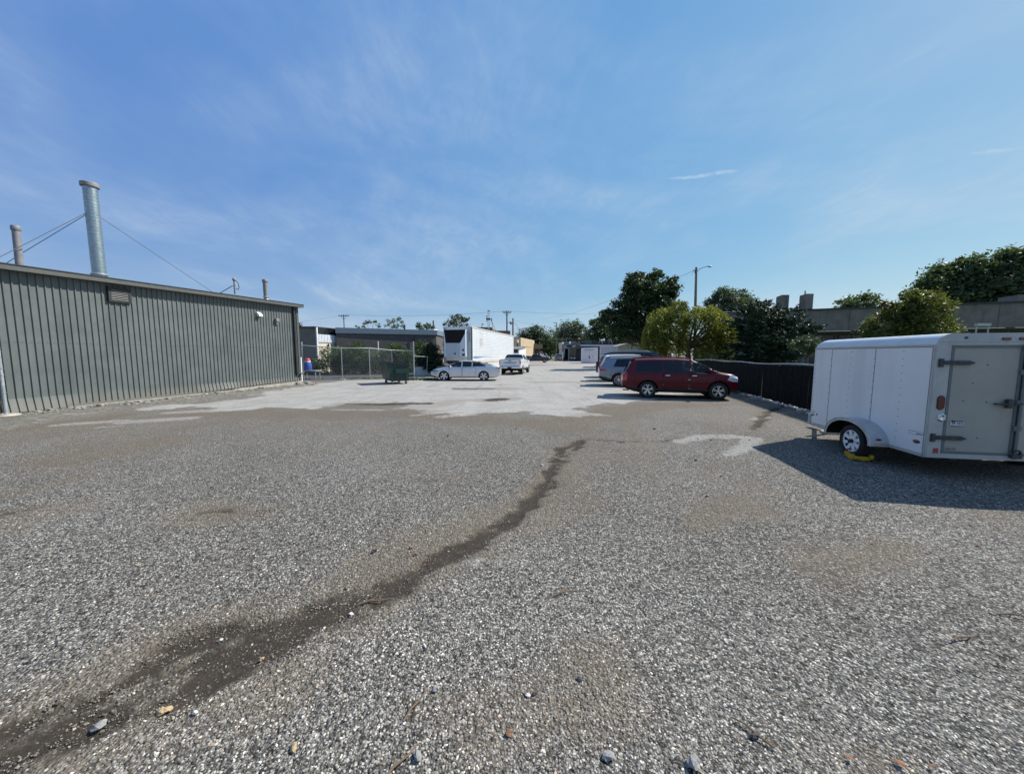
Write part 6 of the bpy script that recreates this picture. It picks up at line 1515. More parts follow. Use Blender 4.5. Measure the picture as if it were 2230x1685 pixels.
def tree(name, label, base, L, Y, mname, leaf, n, seed, group=None, trunk_r=.2, clump=.55, limbs=True, gap=.62, squash=.85, droop=0.0, elong=1.0, trunk_top=None):
    rng = np.random.default_rng(seed)
    root = thing(name, label, 'tree', (base[0], base[1], 0), 0, group)
    lobes = lobes_px(L, Y, rng)
    off = np.array([base[0], base[1], 0.0])
    tot = sum(r ** 2 for _, r in lobes); P = []; tone = []; tips = []
    for c, r in lobes:
        k = max(40, int(n * r * r / tot)); nc = max(5, int(k / 34))
        d = rng.normal(size=(nc, 3)); d /= np.linalg.norm(d, axis=1)[:, None]
        rad = r * (rng.uniform(gap ** 3, 1.0, nc) ** (1 / 3))
        cc = np.array(c) + d * rad[:, None] * np.array([1, 1, squash])
        cl = clump * r * rng.uniform(.18, .42, nc)
        ti = rng.uniform(0, 1, nc)
        m = max(6, k // nc)
        off3 = rng.normal(size=(nc, m, 3)) * cl[:, None, None] * np.array([1, 1, .75])
        P.append((cc[:, None, :] + off3).reshape(-1, 3)); tone.append(np.clip(np.repeat(ti, m) * .7 + rng.uniform(0, .3, nc * m), 0, 1)); tips.append((np.array(c), cc))
    P = np.concatenate(P); tone = np.concatenate(tone)
    keep = P[:, 2] > .15; P, tone = P[keep], tone[keep]
    leaf_mesh('crown', P - off, leaf, LM[mname], root, rng, tone, droop, elong)
    m = MB(); zc = min(c[2] for c, r in lobes); cm = Vector(np.mean([np.array(c) for c, _ in lobes], 0)) - Vector(off)
    top = Vector((cm.x * .8, cm.y * .8, trunk_top if trunk_top else max(1.6, zc * .75)))
    m.tube([(0, 0, -.05), (0, 0, .3), tuple(top * .55), tuple(top)], [trunk_r * 1.4, trunk_r, trunk_r * .85, trunk_r * .72], 10)
    if limbs:
        for c, cc in tips:
            c = Vector(c) - Vector(off); midp = top.lerp(c, .5) + Vector((0, 0, -.12 * (c - top).length))
            m.tube([tuple(top * .97), tuple(midp), tuple(c)], [trunk_r * .5, trunk_r * .3, trunk_r * .14], 6)
            for q in cc[:5]: m.tube([tuple(c), tuple(Vector(q) - Vector(off))], [trunk_r * .13, trunk_r * .05], 4)
    m.build('trunk', M['bark'], root, smooth=True)
    return root

# big dark maple-like tree
b = D(1418, 772, 46)
tree('broadleaf_tree', 'tall dark broad-leaved tree standing left of the yellow-green willow', (b.x, 46), [(1412, 628, 32), (1440, 640, 30), (1380, 640, 30), (1400, 615, 26), (1455, 625, 22), (1362, 665, 28), (1330, 690, 22), (1350, 700, 25), (1395, 680, 36), (1435, 680, 30), (1375, 720, 30), (1410, 725, 28), (1345, 725, 20), (1440, 705, 20), (1375, 612, 20), (1468, 640, 14), (1318, 684, 12), (1425, 602, 16)],
     46, 'dark', .18, 34000, 1, trunk_r=.42, clump=.54, gap=.42)
# willow: strands hang from a domed crown
def willow():
    rng = np.random.default_rng(5); Y = 33; b = D(1498, 772, Y)
    root = thing('willow_tree', 'yellow-green weeping willow with hanging fronds around the wooden lamp pole', 'tree', (b.x, Y, 0))
    L = lobes_px([(1480, 680, 30), (1450, 690, 30), (1430, 712, 26), (1510, 690, 32), (1545, 695, 28), (1570, 715, 26), (1474, 700, 26), (1545, 716, 24), (1462, 728, 28), (1484, 660, 13), (1548, 672, 12), (1555, 735, 24), (1425, 735, 20), (1585, 712, 14), (1428, 752, 20), (1468, 752, 24), (1532, 758, 18), (1568, 752, 16), (1592, 722, 10), (1412, 720, 12)], Y, rng, .9)
    P = []; tone = []
    for c, r in L:
        for _ in range(int(36 * r * r) + 18):
            d = rng.normal(size=3); d /= np.linalg.norm(d); d[2] = abs(d[2]) * .9 - .15
            p = np.array(c) + d * r * rng.uniform(.55, 1.05); ln = (rng.uniform(.3, 1.3) + (rng.uniform(.6, 1.9) if rng.uniform() < .3 else 0)) * (1.3 if p[2] < 4 else .9); k = int(ln * 15) + 4
            t = np.linspace(0, 1, k); out = (p - np.array(c)) / r; tt = rng.uniform(0, 1)
            st = p + np.stack([out[0] * .30 * np.sqrt(t) + rng.normal(0, .10, k), out[1] * .30 * np.sqrt(t) + rng.normal(0, .10, k), -ln * t + .12 * np.sin(t * 3)], 1)
            P.append(st); tone.append(np.full(k, tt * .75) + rng.uniform(0, .25, k))
    P = np.concatenate(P); tone = np.concatenate(tone); keep = P[:, 2] > .45
    leaf_mesh('crown', P[keep] - np.array([b.x, Y, 0]), .105, LM['willow'], root, rng, np.clip(tone[keep], 0, 1), droop=.8, elong=1.2)
    m = MB(); m.tube([(0, 0, 0), (.05, 0, 1.4), (.0, 0, 2.6)], [.3, .24, .2], 10)
    for c, r in L: cc = Vector(c) - Vector((b.x, Y, 0)); m.tube([(0, 0, 2.4), tuple(Vector((0, 0, 2.6)).lerp(cc, .6) + Vector((0, 0, .3))), tuple(cc)], [.14, .08, .03], 6)
    m.build('trunk', M['bark'], root, smooth=True)
willow()
# dark spreading conifer
def conifer():
    rng = np.random.default_rng(8); Y = 29; b = D(1680, 772, Y)
    root = thing('conifer_tree', 'dark spreading conifer in front of the concrete towers', 'tree', (b.x, Y, 0))
    L = lobes_px([(1640, 690, 36), (1680, 680, 34), (1615, 715, 30), (1660, 715, 42), (1705, 710, 36), (1735, 715, 26), (1755, 720, 16), (1690, 740, 40), (1640, 745, 40), (1725, 748, 26), (1610, 750, 24), (1715, 690, 24), (1775, 715, 7), (1625, 680, 18), (1600, 772, 20), (1640, 775, 26), (1690, 772, 28), (1735, 770, 20), (1665, 785, 22), (1705, 785, 18), (1620, 785, 16)], Y, rng, .8)
    P = []; tone = []
    for c, r in L:
        for _ in range(int(38 * r * r) + 10):
            d = rng.normal(size=3); d /= np.linalg.norm(d); d[2] *= .7; p = np.array(c) + d * r * rng.uniform(.5, 1.0)
            k = 34; out = np.array([d[0], d[1], .25 * abs(d[2]) + .12]); out /= np.linalg.norm(out); t = rng.uniform(0, 1, k)
            st = p + out * (t * rng.uniform(.3, .7))[:, None] + rng.normal(size=(k, 3)) * np.array([.10, .10, .045]) * (1.2 - t)[:, None]; P.append(st); tone.append(np.full(k, rng.uniform(0, .8)) + rng.uniform(0, .2, k))
    P = np.concatenate(P); tone = np.concatenate(tone); keep = P[:, 2] > .5
    leaf_mesh('crown', P[keep] - np.array([b.x, Y, 0]), .085, LM['pine'], root, rng, tone[keep], elong=1.3)
    m = MB(); m.tube([(0, 0, 0), (0, 0, 1.2), (.1, 0, 3.2)], [.25, .2, .1], 10)
    for c, r in L: cc = Vector(c) - Vector((b.x, Y, 0)); m.tube([(0, 0, min(1.6, cc.z * .6)), tuple(cc)], [.09, .03], 6)
    m.build('trunk', M['bark'], root, smooth=True)
conifer()
# pale variegated shrub under the conifer, by the trailer
b = D(1762, 772, 22)
tree('pale_shrub', 'pale grey-leaved shrub between the conifer and the cargo trailer', (b.x, 22), [(1758, 745, 16), (1745, 752, 14), (1768, 755, 14), (1735, 742, 10), (1762, 765, 12)], 22, 'grey', .07, 2600, 12, trunk_r=.05, clump=.8)
# olive tree behind the trailer
b = D(1975, 772, 20)
tree('broadleaf_tree', 'olive-green broad-leaved tree rising just behind the cargo trailer', (b.x, 20), [(1985, 672, 38), (1950, 690, 34), (2020, 690, 38), (1930, 715, 34), (1975, 710, 46), (2040, 715, 34), (2065, 722, 22), (1900, 728, 22), (2000, 648, 24), (1965, 655, 20), (2035, 660, 20), (1930, 665, 12), (2070, 662, 9), (1975, 750, 50), (2030, 755, 40), (1930, 755, 34)], 20, 'olive', .095, 17000, 3, trunk_r=.16, clump=.62, gap=.5)
# big trees behind the concrete building
b = D(2150, 772, 50)
tree('broadleaf_tree', 'very tall dense tree at the right edge behind the concrete building', (D(2205, 772, 50).x, 50), [(2200, 590, 44), (2240, 580, 46), (2160, 600, 34), (2190, 640, 50), (2240, 640, 50), (2150, 640, 36), (2215, 560, 24), (2260, 600, 40)], 50, 'mid', .30, 13000, 4, trunk_r=.5, clump=.6, gap=.5)
tree('broadleaf_tree', 'tall rounded tree behind the flat roof, left of the tallest one', (D(2090, 772, 52).x, 52), [(2080, 598, 34), (2105, 590, 34), (2055, 620, 36), (2030, 640, 28), (2110, 625, 40), (2070, 650, 40), (2120, 655, 36), (2035, 660, 24), (2128, 590, 20), (2020, 625, 14), (2090, 570, 14)], 52, 'mid', .30, 13000, 14, trunk_r=.45, clump=.6, gap=.5)
tree('broadleaf_tree', 'low rounded tree crown showing over the middle of the concrete building roof', (D(1865, 772, 60).x, 60), [(1850, 668, 24), (1885, 662, 24), (1825, 678, 18), (1905, 672, 18), (1865, 685, 24), (1900, 690, 20), (1830, 695, 18)], 60, 'mid', .26, 6000, 6, trunk_r=.3, clump=.6)
tree('broadleaf_tree', 'grey-green rounded tree rising behind the willow and the conifer', (D(1590, 772, 62).x, 62), [(1575, 648, 22), (1610, 648, 24), (1560, 665, 20), (1595, 672, 28), (1630, 668, 20), (1650, 680, 14), (1570, 690, 22), (1615, 695, 24)], 62, 'grey', .26, 8000, 7, trunk_r=.3, clump=.6, gap=.5)
tree('broadleaf_tree', 'small pointed tree top between the grey-green tree and the first concrete tower', (D(1652, 772, 64).x, 64), [(1652, 665, 12), (1645, 678, 14), (1662, 680, 14), (1680, 688, 14), (1652, 692, 16)], 64, 'mid', .22, 2600, 17, trunk_r=.2, clump=.6)
tree('broadleaf_tree', 'bit of green tree seen in the gap between the two concrete towers', (D(1722, 772, 66).x, 66), [(1722, 676, 8), (1718, 684, 9), (1728, 684, 7), (1722, 695, 10)], 66, 'mid', .2, 900, 18, trunk_r=.15, clump=.6)
# far trees behind the shops
FT = [('dark round tree behind the tan building', [(1150, 730, 20), (1170, 722, 16), (1135, 740, 14), (1180, 740, 18), (1160, 752, 22)], 150, 'dark'),
      ('mid green tree behind the tan building canopy', [(1205, 735, 22), (1195, 755, 24), (1185, 752, 16), (1215, 752, 22)], 152, 'mid'),
      ('tall pale-topped tree above the small shop', [(1235, 718, 20), (1250, 712, 18), (1262, 722, 18), (1222, 725, 14), (1240, 740, 26), (1265, 745, 22)], 140, 'grey'),
      ('dark tree above the flat-roofed shop', [(1300, 708, 16), (1312, 702, 13), (1318, 720, 18), (1295, 728, 18), (1310, 742, 24), (1330, 738, 20), (1345, 725, 16)], 112, 'dark'),
      ('shady tree between the flat-roofed shop and the big dark tree', [(1365, 745, 20), (1385, 740, 18), (1375, 760, 16), (1350, 752, 16)], 100, 'mid'),
      ('far tree behind the small shop sign', [(1283, 742, 14), (1275, 752, 14), (1290, 752, 16)], 134, 'mid')]
for i, (lab, L, Y, mm) in enumerate(FT):
    cx_ = sum(l[0] for l in L) / len(L)
    tree('far_tree', lab, (D(cx_, 772, Y).x, Y), L, Y, mm, .36, 8000, 30 + i, 'trees along the far side of the street', trunk_r=.3, clump=.7, limbs=True, gap=.4)
rngf = np.random.default_rng(77)
def treeline():
    P = []; tone = []
    for x in np.arange(-260, 300, 4.5):
        if abs(x) < 60 and False: continue
        h = rngf.uniform(6, 10.5); y = 185 + rngf.uniform(-10, 10)
        for _ in range(7):
            c = np.array([x + rngf.uniform(-3, 3), y, h * rngf.uniform(.35, .85)]); k = 24
            P.append(c + rngf.normal(size=(k, 3)) * np.array([1.3, 1.3, 1.1])); tone.append(np.full(k, rngf.uniform(0, .8)))
    P = np.concatenate(P); tone = np.concatenate(tone); keep = P[:, 2] > .2
    o = leaf_mesh('treeline', P[keep], .75, LM['mid'], None, rngf, tone[keep]); tag(o, 'far-off low line of woods closing the horizon', 'woods', kind='stuff')
treeline()
# small trees over the block building: open branching tops
for i, (lab, L, Y, mm, lf, n) in enumerate([('thin open-branched treetop left over the block building roof', [(800, 704, 8), (815, 702, 8), (795, 710, 7), (825, 708, 7)], 60, 'mid', .14, 420),
     ('open-branched treetop at the middle of the block building roof', [(852, 700, 9), (866, 696, 8), (845, 708, 9), (875, 708, 9), (860, 710, 10)], 60, 'mid', .14, 620),
     ('bushy treetop near the right end of the block building roof', [(915, 710, 8), (930, 708, 9), (942, 711, 8), (922, 715, 9)], 62, 'mid', .16, 900),
     ('airy pale-leaved tree spreading above the cooling unit of the semi trailer', [(985, 700, 13), (1000, 694, 12), (1012, 702, 11), (975, 708, 12), (995, 710, 14), (1016, 698, 7)], 50, 'grey', .16, 1100),
     ('small tree tip just right of the grey metal building', [(652, 708, 6), (648, 714, 7)], 60, 'mid', .16, 260),
     ('tiny tree tip above the cream end bay', [(777, 711, 3), (782, 713, 3)], 60, 'mid', .12, 80)]):
    cx_ = sum(l[0] for l in L) / len(L); tree('treetop', lab, (D(cx_, 772, Y).x, Y), L, Y, mm, lf, n, 60 + i, None, trunk_r=.12, clump=.75, gap=.3)

# vines on the rear fence and shrubs behind the chain link
def shrubbery(name, label, cat, pts, h0, h1, n, leaf, mname, seed, depth=.45, base=0.0, patches=None):
    rng = np.random.default_rng(seed); L = [0.0]
    for a, c in zip(pts[:-1], pts[1:]): L.append(L[-1] + math.hypot(c[0] - a[0], c[1] - a[1]))
    nc = n // 26; s = rng.uniform(0, L[-1], nc)
    x = np.interp(s, L, [p[0] for p in pts]) + rng.normal(0, .1, nc); y = np.interp(s, L, [p[1] for p in pts]) + rng.normal(0, depth, nc)
    hh = h0 + (h1 - h0) * (0.5 + 0.5 * np.sin(s * 1.7 + seed)) * rng.uniform(.6, 1, nc)
    z = base + hh * rng.uniform(0, 1, nc) ** .8
    P = np.stack([x, y, z], 1)[:, None, :] + rng.normal(size=(nc, 26, 3)) * .16; tone = np.repeat(rng.uniform(0, .75, nc), 26) + rng.uniform(0, .25, nc * 26)
    P = P.reshape(-1, 3); keep = P[:, 2] > .02
    root = thing(name, label, cat, (pts[0][0], pts[0][1], 0))
    leaf_mesh('foliage', P[keep] - np.array([pts[0][0], pts[0][1], 0]), leaf, LM[mname], root, rng, tone[keep])
    m = MB()
    for k in range(0, nc, max(1, nc // 26)): m.tube([(x[k] - pts[0][0], y[k] - pts[0][1], 0), (P[k * 26, 0] * 0 + x[k] - pts[0][0] + .05, y[k] - pts[0][1], max(.2, z[k]))], [.02, .008], 4)
    m.build('stem', M['bark'], root)
    return root
A_ = D(642, 772, 33); B_ = D(700, 772, 33); C_ = D(770, 772, 33); E_ = D(900, 772, 35)
shrubbery('vine', 'leafy vine climbing in front of the taupe wall behind the chain-link fence', 'vine', [(A_.x, 33), (B_.x + .6, 33)], 1.0, 2.1, 2600, .10, 'vine', 3)
shrubbery('vine', 'thick vine tangle covering the rear fence below the dark block wall', 'vine', [(B_.x + .8, 33), (C_.x, 33), (E_.x, 35)], 1.9, 2.9, 16000, .10, 'vine', 4)
shrubbery('vine', 'strand of vine hanging across the cream wall of the end bay', 'vine', [(B_.x - .3, 33.4), (C_.x - 1.2, 33.4)], .15, .5, 520, .09, 'vine', 6, base=1.95, depth=.2)
P0 = D(905, 772, 32.5); P1 = D(948, 772, 33)
shrubbery('tall_weeds', 'sunlit tall weeds behind the low pale block wall', 'weeds', [(P0.x, 32.5), (P1.x, 33)], 2.0, 3.1, 2600, .10, 'vine', 7, depth=.3)
b = D(935, 772, 31.2)
tree('evergreen_bush', 'nearly black evergreen bush left of the semi trailer front', (b.x, 31.2), [(935, 770, 18), (930, 790, 20), (940, 758, 12), (942, 795, 18), (925, 800, 15), (937, 808, 16)], 31.2, 'blackgreen', .10, 5200, 21, trunk_r=.08, clump=.8, gap=.2, squash=1.0)
b = D(956, 772, 31.6)
tree('evergreen_bush', 'smaller dark evergreen bush touching the semi trailer front corner', (b.x, 31.6), [(956, 780, 11), (957, 795, 12), (954, 806, 11)], 31.6, 'blackgreen', .09, 2200, 22, trunk_r=.06, clump=.8, gap=.2, squash=1.0)
def grass_tuft(name, label, c, rx, ry, n, h, col, seed):
    rng = np.random.default_rng(seed); P = np.stack([c[0] + rng.normal(0, rx, n), c[1] + rng.normal(0, ry, n), np.full(n, .06)], 1)
    o = leaf_mesh(name, P, h, col, None, rng, droop=-1.4, elong=1.0); tag(o, label, 'grass', kind='stuff')
grass_tuft('grass', 'green grass growing at the foot of the low pale block wall', (G(925, 824).x, 26.0), .7, .25, 900, .09, LM['vine'], 2)
grass_tuft('grass', 'grass sprouting at the foot of the slatted fence by the red SUV', (G(1612, 858).x, 16.9), .25, .25, 260, .05, LM['vine'], 3)
grass_tuft('grass', 'weeds along the broken edge under the chain-link fence', (G(800, 826).x, 27.0), 1.6, .3, 350, .06, LM['vine'], 4)

# ------------------------------------------------------------------ concrete building with two towers on the right
def concrete_building():
    M['board_concrete'] = mat('stained_concrete', (0.185, 0.165, 0.14), 0.9, var=0.16, vscale=1.5, bump=0.2, grime=0.45, streak=True)
    M['shade_wall'] = mat('grey_wall', (0.15, 0.155, 0.165), 0.85, var=0.1)
    P0 = D(1640, 700, 39.5); P1 = Vector((46.5, 26.6, 0)); P0 = Vector((22.6, 36.4, 0))
    d = (P1 - P0); Ln = d.length; d.normalize(); ang = math.atan2(d.y, d.x)
    b = thing('concrete_building', 'low concrete building with a deep stained fascia and two fin towers', 'building', (P0.x, P0.y, 0), ang)
    zt, zb = 6.0, 4.05
    m = MB(); m.box(0, Ln, 0, .35, zb, zt); m.box(-.0, .3, .35, 16, zb, zt); m.build('fascia', M['board_concrete'], b)
    for q in (5.2, 9.1, 14.0, 18.6): m = MB(); m.box(q, q + .03, -.006, .0, zb, zt); m.build('joint', M['gutter'], b)
    m = MB(); m.box(-.15, Ln, -.12, 16, zt, zt + .14); m.build('roof', M['gutter'], b)
    m = MB(); m.box(.4, Ln, .4, 16, zb - .12, zb - .01); m.build('soffit', M['shade_wall'], b)
    m = MB(); m.box(.4, Ln, 1.8, 15.6, 0, zb - .13); m.build('wall', M['shade_wall'], b)
    for i in range(9):
        x = 4.5 + i * 2.3; m = MB(); m.box(x, x + 1.9, 1.74, 1.795, .9, 3.7); w = m.build('window', M['darkglass'], b)
        m = MB(); m.box(x - .06, x, 1.70, 1.79, .84, 3.76); m.box(x + 1.9, x + 1.96, 1.70, 1.79, .84, 3.76); m.box(x, x + 1.9, 1.70, 1.74, 3.7, 3.76); m.box(x + .92, x + .98, 1.70, 1.738, .9, 3.7); m.build('frame', M['gutter'], w)
    inv = (Matrix.Translation(b.location) @ Matrix.Rotation(ang, 4, 'Z')).inverted()
    for (u0, um, u1, vt0, vt1, Y, nm) in ((1687, 1699, 1715, 647, 642, 35.6, 'tower'), (1737.5, 1752, 1767.5, 644, 639.5, 34.6, 'tower')):
        a, c, e = D(u0, 700, Y + .5), D(um, 700, Y - .1), D(u1, 700, Y)
        poly = [a, c, e, Vector((e.x + 1.2, e.y + 1.8, 0)), Vector((a.x + 1.75, a.y + 2.2, 0))]
        L = [inv @ Vector((p.x, p.y, 0)) for p in poly]; z0t, z1t = D(u0, vt0, Y + .5).z, D(u1, vt1, Y).z
        zs = [z0t, z1t - .02, z1t, z1t, z0t]; n = 5
        m = MB(); m.add([(p.x, p.y, 0) for p in L] + [(p.x, p.y, z) for p, z in zip(L, zs)], [tuple(range(n - 1, -1, -1)), tuple(range(n, 2 * n))] + [(i, (i + 1) % n, (i + 1) % n + n, i + n) for i in range(n)])
        m.build(nm, M['board_concrete'], b)
        if u0 > 1720: m = MB(); m.tube([(L[1].x, L[1].y + .4, z1t - .1), (L[1].x, L[1].y + .4, z1t + .32)], .05, 6); m.build('vent_pipe', M['gutter'], b)
    q = inv @ D(2215, 650, 33); m = MB(); m.box(q.x, q.x + 2.5, q.y, q.y + 2, zt + .14, D(2215, 642, 33).z); m.build('roof_unit', M['board_concrete'], b)
    return b
concrete_building()
# low wall under the trees behind the fence
o = MB(); o.box(0, 9.5, 0, .3, 0, 2.6); w = o.build('shaded_wall', mat('blue_grey_wall', (0.13, 0.15, 0.17), 0.9, var=0.1)); w.location = (D(1525, 772, 36).x, 37, 0); w.rotation_euler = (0, 0, R(-12)); tag(w, 'low blue-grey wall in the shade behind willow and conifer', 'wall')
q = D(2140, 708, 24); o = thing('metal_bracket', 'small white metal bracket seen just above the cargo trailer roof', 'bracket', (q.x, q.y, 0))
m = MB(); m.box(-.45, .45, -.1, .1, q.z - .06, q.z + .12); m.tube([(-.4, 0, 0), (-.4, 0, q.z)], .04, 6); m.tube([(.4, 0, 0), (.4, 0, q.z)], .04, 6); m.build('panel', M['trl_frame'], o)

# ------------------------------------------------------------------ poles, wires, lamps
def lamp_pole():
    Y = 33.4; p = D(1508.5, 772, Y); zt = D(1508, 582, Y).z
    b = thing('lamp_pole', 'weathered wooden pole with one curved lamp arm rising out of the willow', 'lamp post', (p.x, Y, 0))
    m = MB(); m.tube([(.25, 0, 0), (.05, 0, zt * .6), (-.04, 0, zt)], [.15, .125, .095], 12); m.build('pole', M['wood_pole'], b, smooth=True)
    m = MB(); m.tube([(.02, 0, zt - .40), (.25, -.02, zt - .18), (.6, -.05, zt - .02), (.95, -.1, zt + .06)], .03, 8); m.build('arm', M['steel_dull'], b, smooth=True)
    m = MB(); m.ball((1.10, -.12, zt + .05), (.26, .10, .065)); m.build('lamp_head', M['steel_dull'], b, smooth=True)
    m = MB(); m.ball((1.14, -.12, zt + .01), (.14, .08, .05)); m.build('lamp_lens', M['louvre'], b, smooth=True)
    m = MB(); m.box(-.32, -.10, -.03, .03, zt - .30, zt - .25); m.box(-.16, -.10, -.05, .05, zt - .55, zt - .30); m.tube([(-.1, 0, zt - .3), (-.35, 0, zt - .42), (-.42, 0, zt - .6), (-.36, 0, zt - .75)], .01, 5); m.build('bracket', M['gutter'], b)
    e = D(1465, 607, 36) - Vector((p.x, Y, 0)); far = D(1180, 695, 120) - Vector((p.x, Y, 0))
    m = MB(); s0 = Vector((-.15, 0, zt - .25)); m.tube([s0, s0.lerp(e, .5) + Vector((0, 0, -.08)), e, e.lerp(far, .5) + Vector((0, 0, -.8)), far], .014, 5); m.build('service_cable', M['wire'], b)
lamp_pole()
def utility_pole(u, vt, vb, Y, label, cross=None, trans=False, r=.14, arm=None):
    p = D(u, 772, Y); zt = D(u, vt, Y).z; b = thing('utility_pole', label, 'utility pole', (p.x, Y, 0), 0)
    m = MB(); m.tube([(0, 0, 0), (0, 0, zt)], [r * 1.2, r * .8], 8); m.build('pole', mat('pole_dark', (0.10, 0.085, 0.075), .9, var=.2), b, smooth=True)
    if cross:
        w = cross; m = MB(); m.box(-w, w, -.06, .06, zt - .35, zt - .22); m.tube([(-w * .6, 0, zt - .3), (0, 0, zt - 1.0)], .03, 5); m.tube([(w * .6, 0, zt - .3), (0, 0, zt - 1.0)], .03, 5); m.build('crossarm', M['bark'], b)
        for k in (-.9, -.4, .4, .9): m = MB(); m.lathe([(.05, 0), (.09, .08), (.05, .16), (.06, .26), (0, .28)], 8, Matrix.Translation((w * k, 0, zt - .22))); m.build('insulator', M['flue_dull'], b)
    if trans:
        for x, s in ((-.62, 1), (.42, .7)): m = MB(); m.lathe([(0, 0), (.34 * s, 0), (.36 * s, .1), (.36 * s, 1.3), (.3 * s, 1.45), (0, 1.5)], 16, Matrix.Translation((x, 0, zt - 5.2))); m.build('transformer', M['flue_dull'], b, smooth=True)
        m = MB(); m.tube([(0, 0, zt - 2.2), (.6, 0, zt - 2.0)], .04, 6); m.ball((.75, 0, zt - 2.2), (.25, .2, .3)); m.build('street_lamp', M['flue_dull'], b)
    if arm: m = MB(); m.box(*arm, -.05, .05, zt - .15, zt - .03); m.build('lamp_head', M['gutter'], b)
    return Vector((p.x, Y, zt))
t1 = utility_pole(752, 685, 712, 75, 'thin utility pole with a wide crossarm behind the block building', 1.1, r=.11)
t2 = utility_pole(1104, 677, 735, 66, 'utility pole with transformers standing behind the semi trailer', .8, True)
t3 = utility_pole(1117, 693, 735, 62, 'plain dark pole just right of the transformer pole')
t4 = utility_pole(945, 698, 716, 60, 'short dark pole over the block building roof')
t5 = utility_pole(1211, 702, 786, 98, 'dark street light pole with a short arm near the tan building', r=.13, arm=(-.9, .1))
utility_pole(1226.5, 700, 783, 106, 'slim dark pole in front of the small shop', r=.08)
utility_pole(1275, 712, 765, 120, 'dark pole among the trees above the flat-roofed shop', r=.14)
utility_pole(1283, 722, 765, 120, 'shorter dark pole right of the pole above the shop', r=.12)
utility_pole(1050, 705, 716, 64, 'short lamp mast on the brown roof', r=.07, arm=(-.05, .35))
def mast():
    p = D(1064, 772, 58); b = thing('antenna_mast', 'lattice antenna mast standing on the brown roofed building', 'mast', (p.x, 58, 0)); m = MB(); z0, z1 = 4.5, D(1064, 676, 58).z
    for x, y in ((-.12, 0), (.22, 0), (.05, .25)): m.tube([(x, y, z0), (x * .8, y * .8, z1)], .03, 5)
    z = z0
    while z < z1 - .4: m.tube([(-.12, 0, z), (.22, 0, z + .45), (-.12, 0, z + .9)], .018, 4); z += .9
    m.build('lattice', M['steel_dull'], b)
    m = MB(); m.box(-.35, .35, -.1, .1, z1 - 1.5, z1 - 1.25); m.box(-.3, -.2, -.06, .06, z1 - 1.8, z1 - .8); m.box(.5, .6, -.06, .06, z1 - 1.9, z1 - 1.2); m.box(-.12, .25, -.06, .06, z1 - .1, z1); m.build('antenna', M['gutter'], b)
    m = MB(); m.tube([(.4, 0, z1 - 1.4), (1.2, .5, z1 - 3.3), (2.6, 1, z1 - 4.6), (3.8, 1.5, z1 - 4.7)], .03, 5); m.tube([(.5, 0, z1 - 1.4), (.75, .3, z1 - 3.2), (1.0, .4, 4.4)], .03, 5); m.build('cable', M['wire'], b)
mast()
def wire(name, label, a, c, sag, r=.02):
    n = 14; pts = [Vector(a).lerp(Vector(c), k / n) - Vector((0, 0, sag * 4 * (k / n) * (1 - k / n))) for k in range(n + 1)]
    o = MB(); o.tube(pts, r, 5); o = o.build(name, M['wire_grey']); tag(o, label, 'wire')
wire('overhead_wire', 'overhead wire running left from the crossarm pole over the taupe building', t1, D(560, 712, 60), .25)
wire('overhead_wire', 'long overhead wire between the crossarm pole and the transformer pole', t1, t2, .55)
wire('overhead_wire', 'overhead wire running right from the transformer pole toward the big dark tree', t2, D(1340, 683, 72), .25)
wire('overhead_wire', 'low wire dropping from the plain dark pole to the trees', t3 - Vector((0, 0, .5)), D(1150, 722, 70), .5, .03)
wire('overhead_wire', 'faint wire from the plain dark pole across to the street light pole', t3 - Vector((0, 0, .2)), D(1215, 712, 98), .5)
for k, v in enumerate((669, 674)): wire('overhead_wire', ('upper' if k == 0 else 'lower') + ' of two thin wires seen between the concrete towers', D(1560, v + 10, 58), D(1960, v - 2, 62), .3)
wire('overhead_wire', 'thin wire crossing in front of the far trees over the small shop', D(1165, 739, 112), D(1330, 735, 116), .2)
def globe(u, v, Y, label):
    p = D(u, 772, Y); z = D(u, v, Y).z; b = thing('globe_lamp', label, 'street lamp', (p.x, Y, 0)); s = .62 * (Y / 70) ** .4
    m = MB(); m.tube([(0, 0, 0), (0, 0, z - .3 * s)], .09, 8); m.build('post', M['gutter'], b)
    m = MB(); m.lathe([(.12, -.42), (.3, -.3), (.38, 0), (.3, .25), (.12, .5), (0, .55)], 14, Matrix.Translation((0, 0, z)) @ Matrix.Scale(s, 4)); m.build('globe', M['white'], b, smooth=True)
globe(1127, 744, 70, 'white acorn globe lamp beside the tan building')
globe(1225, 748, 104, 'white globe lamp at the left corner of the small shop')
globe(1240.5, 747, 104, 'white globe lamp in front of the small shop sign')
globe(1267.5, 725, 118, 'white globe lamp high above the flat-roofed shop')
globe(1385.5, 745, 100, 'white globe lamp right of the tan gabled shed')

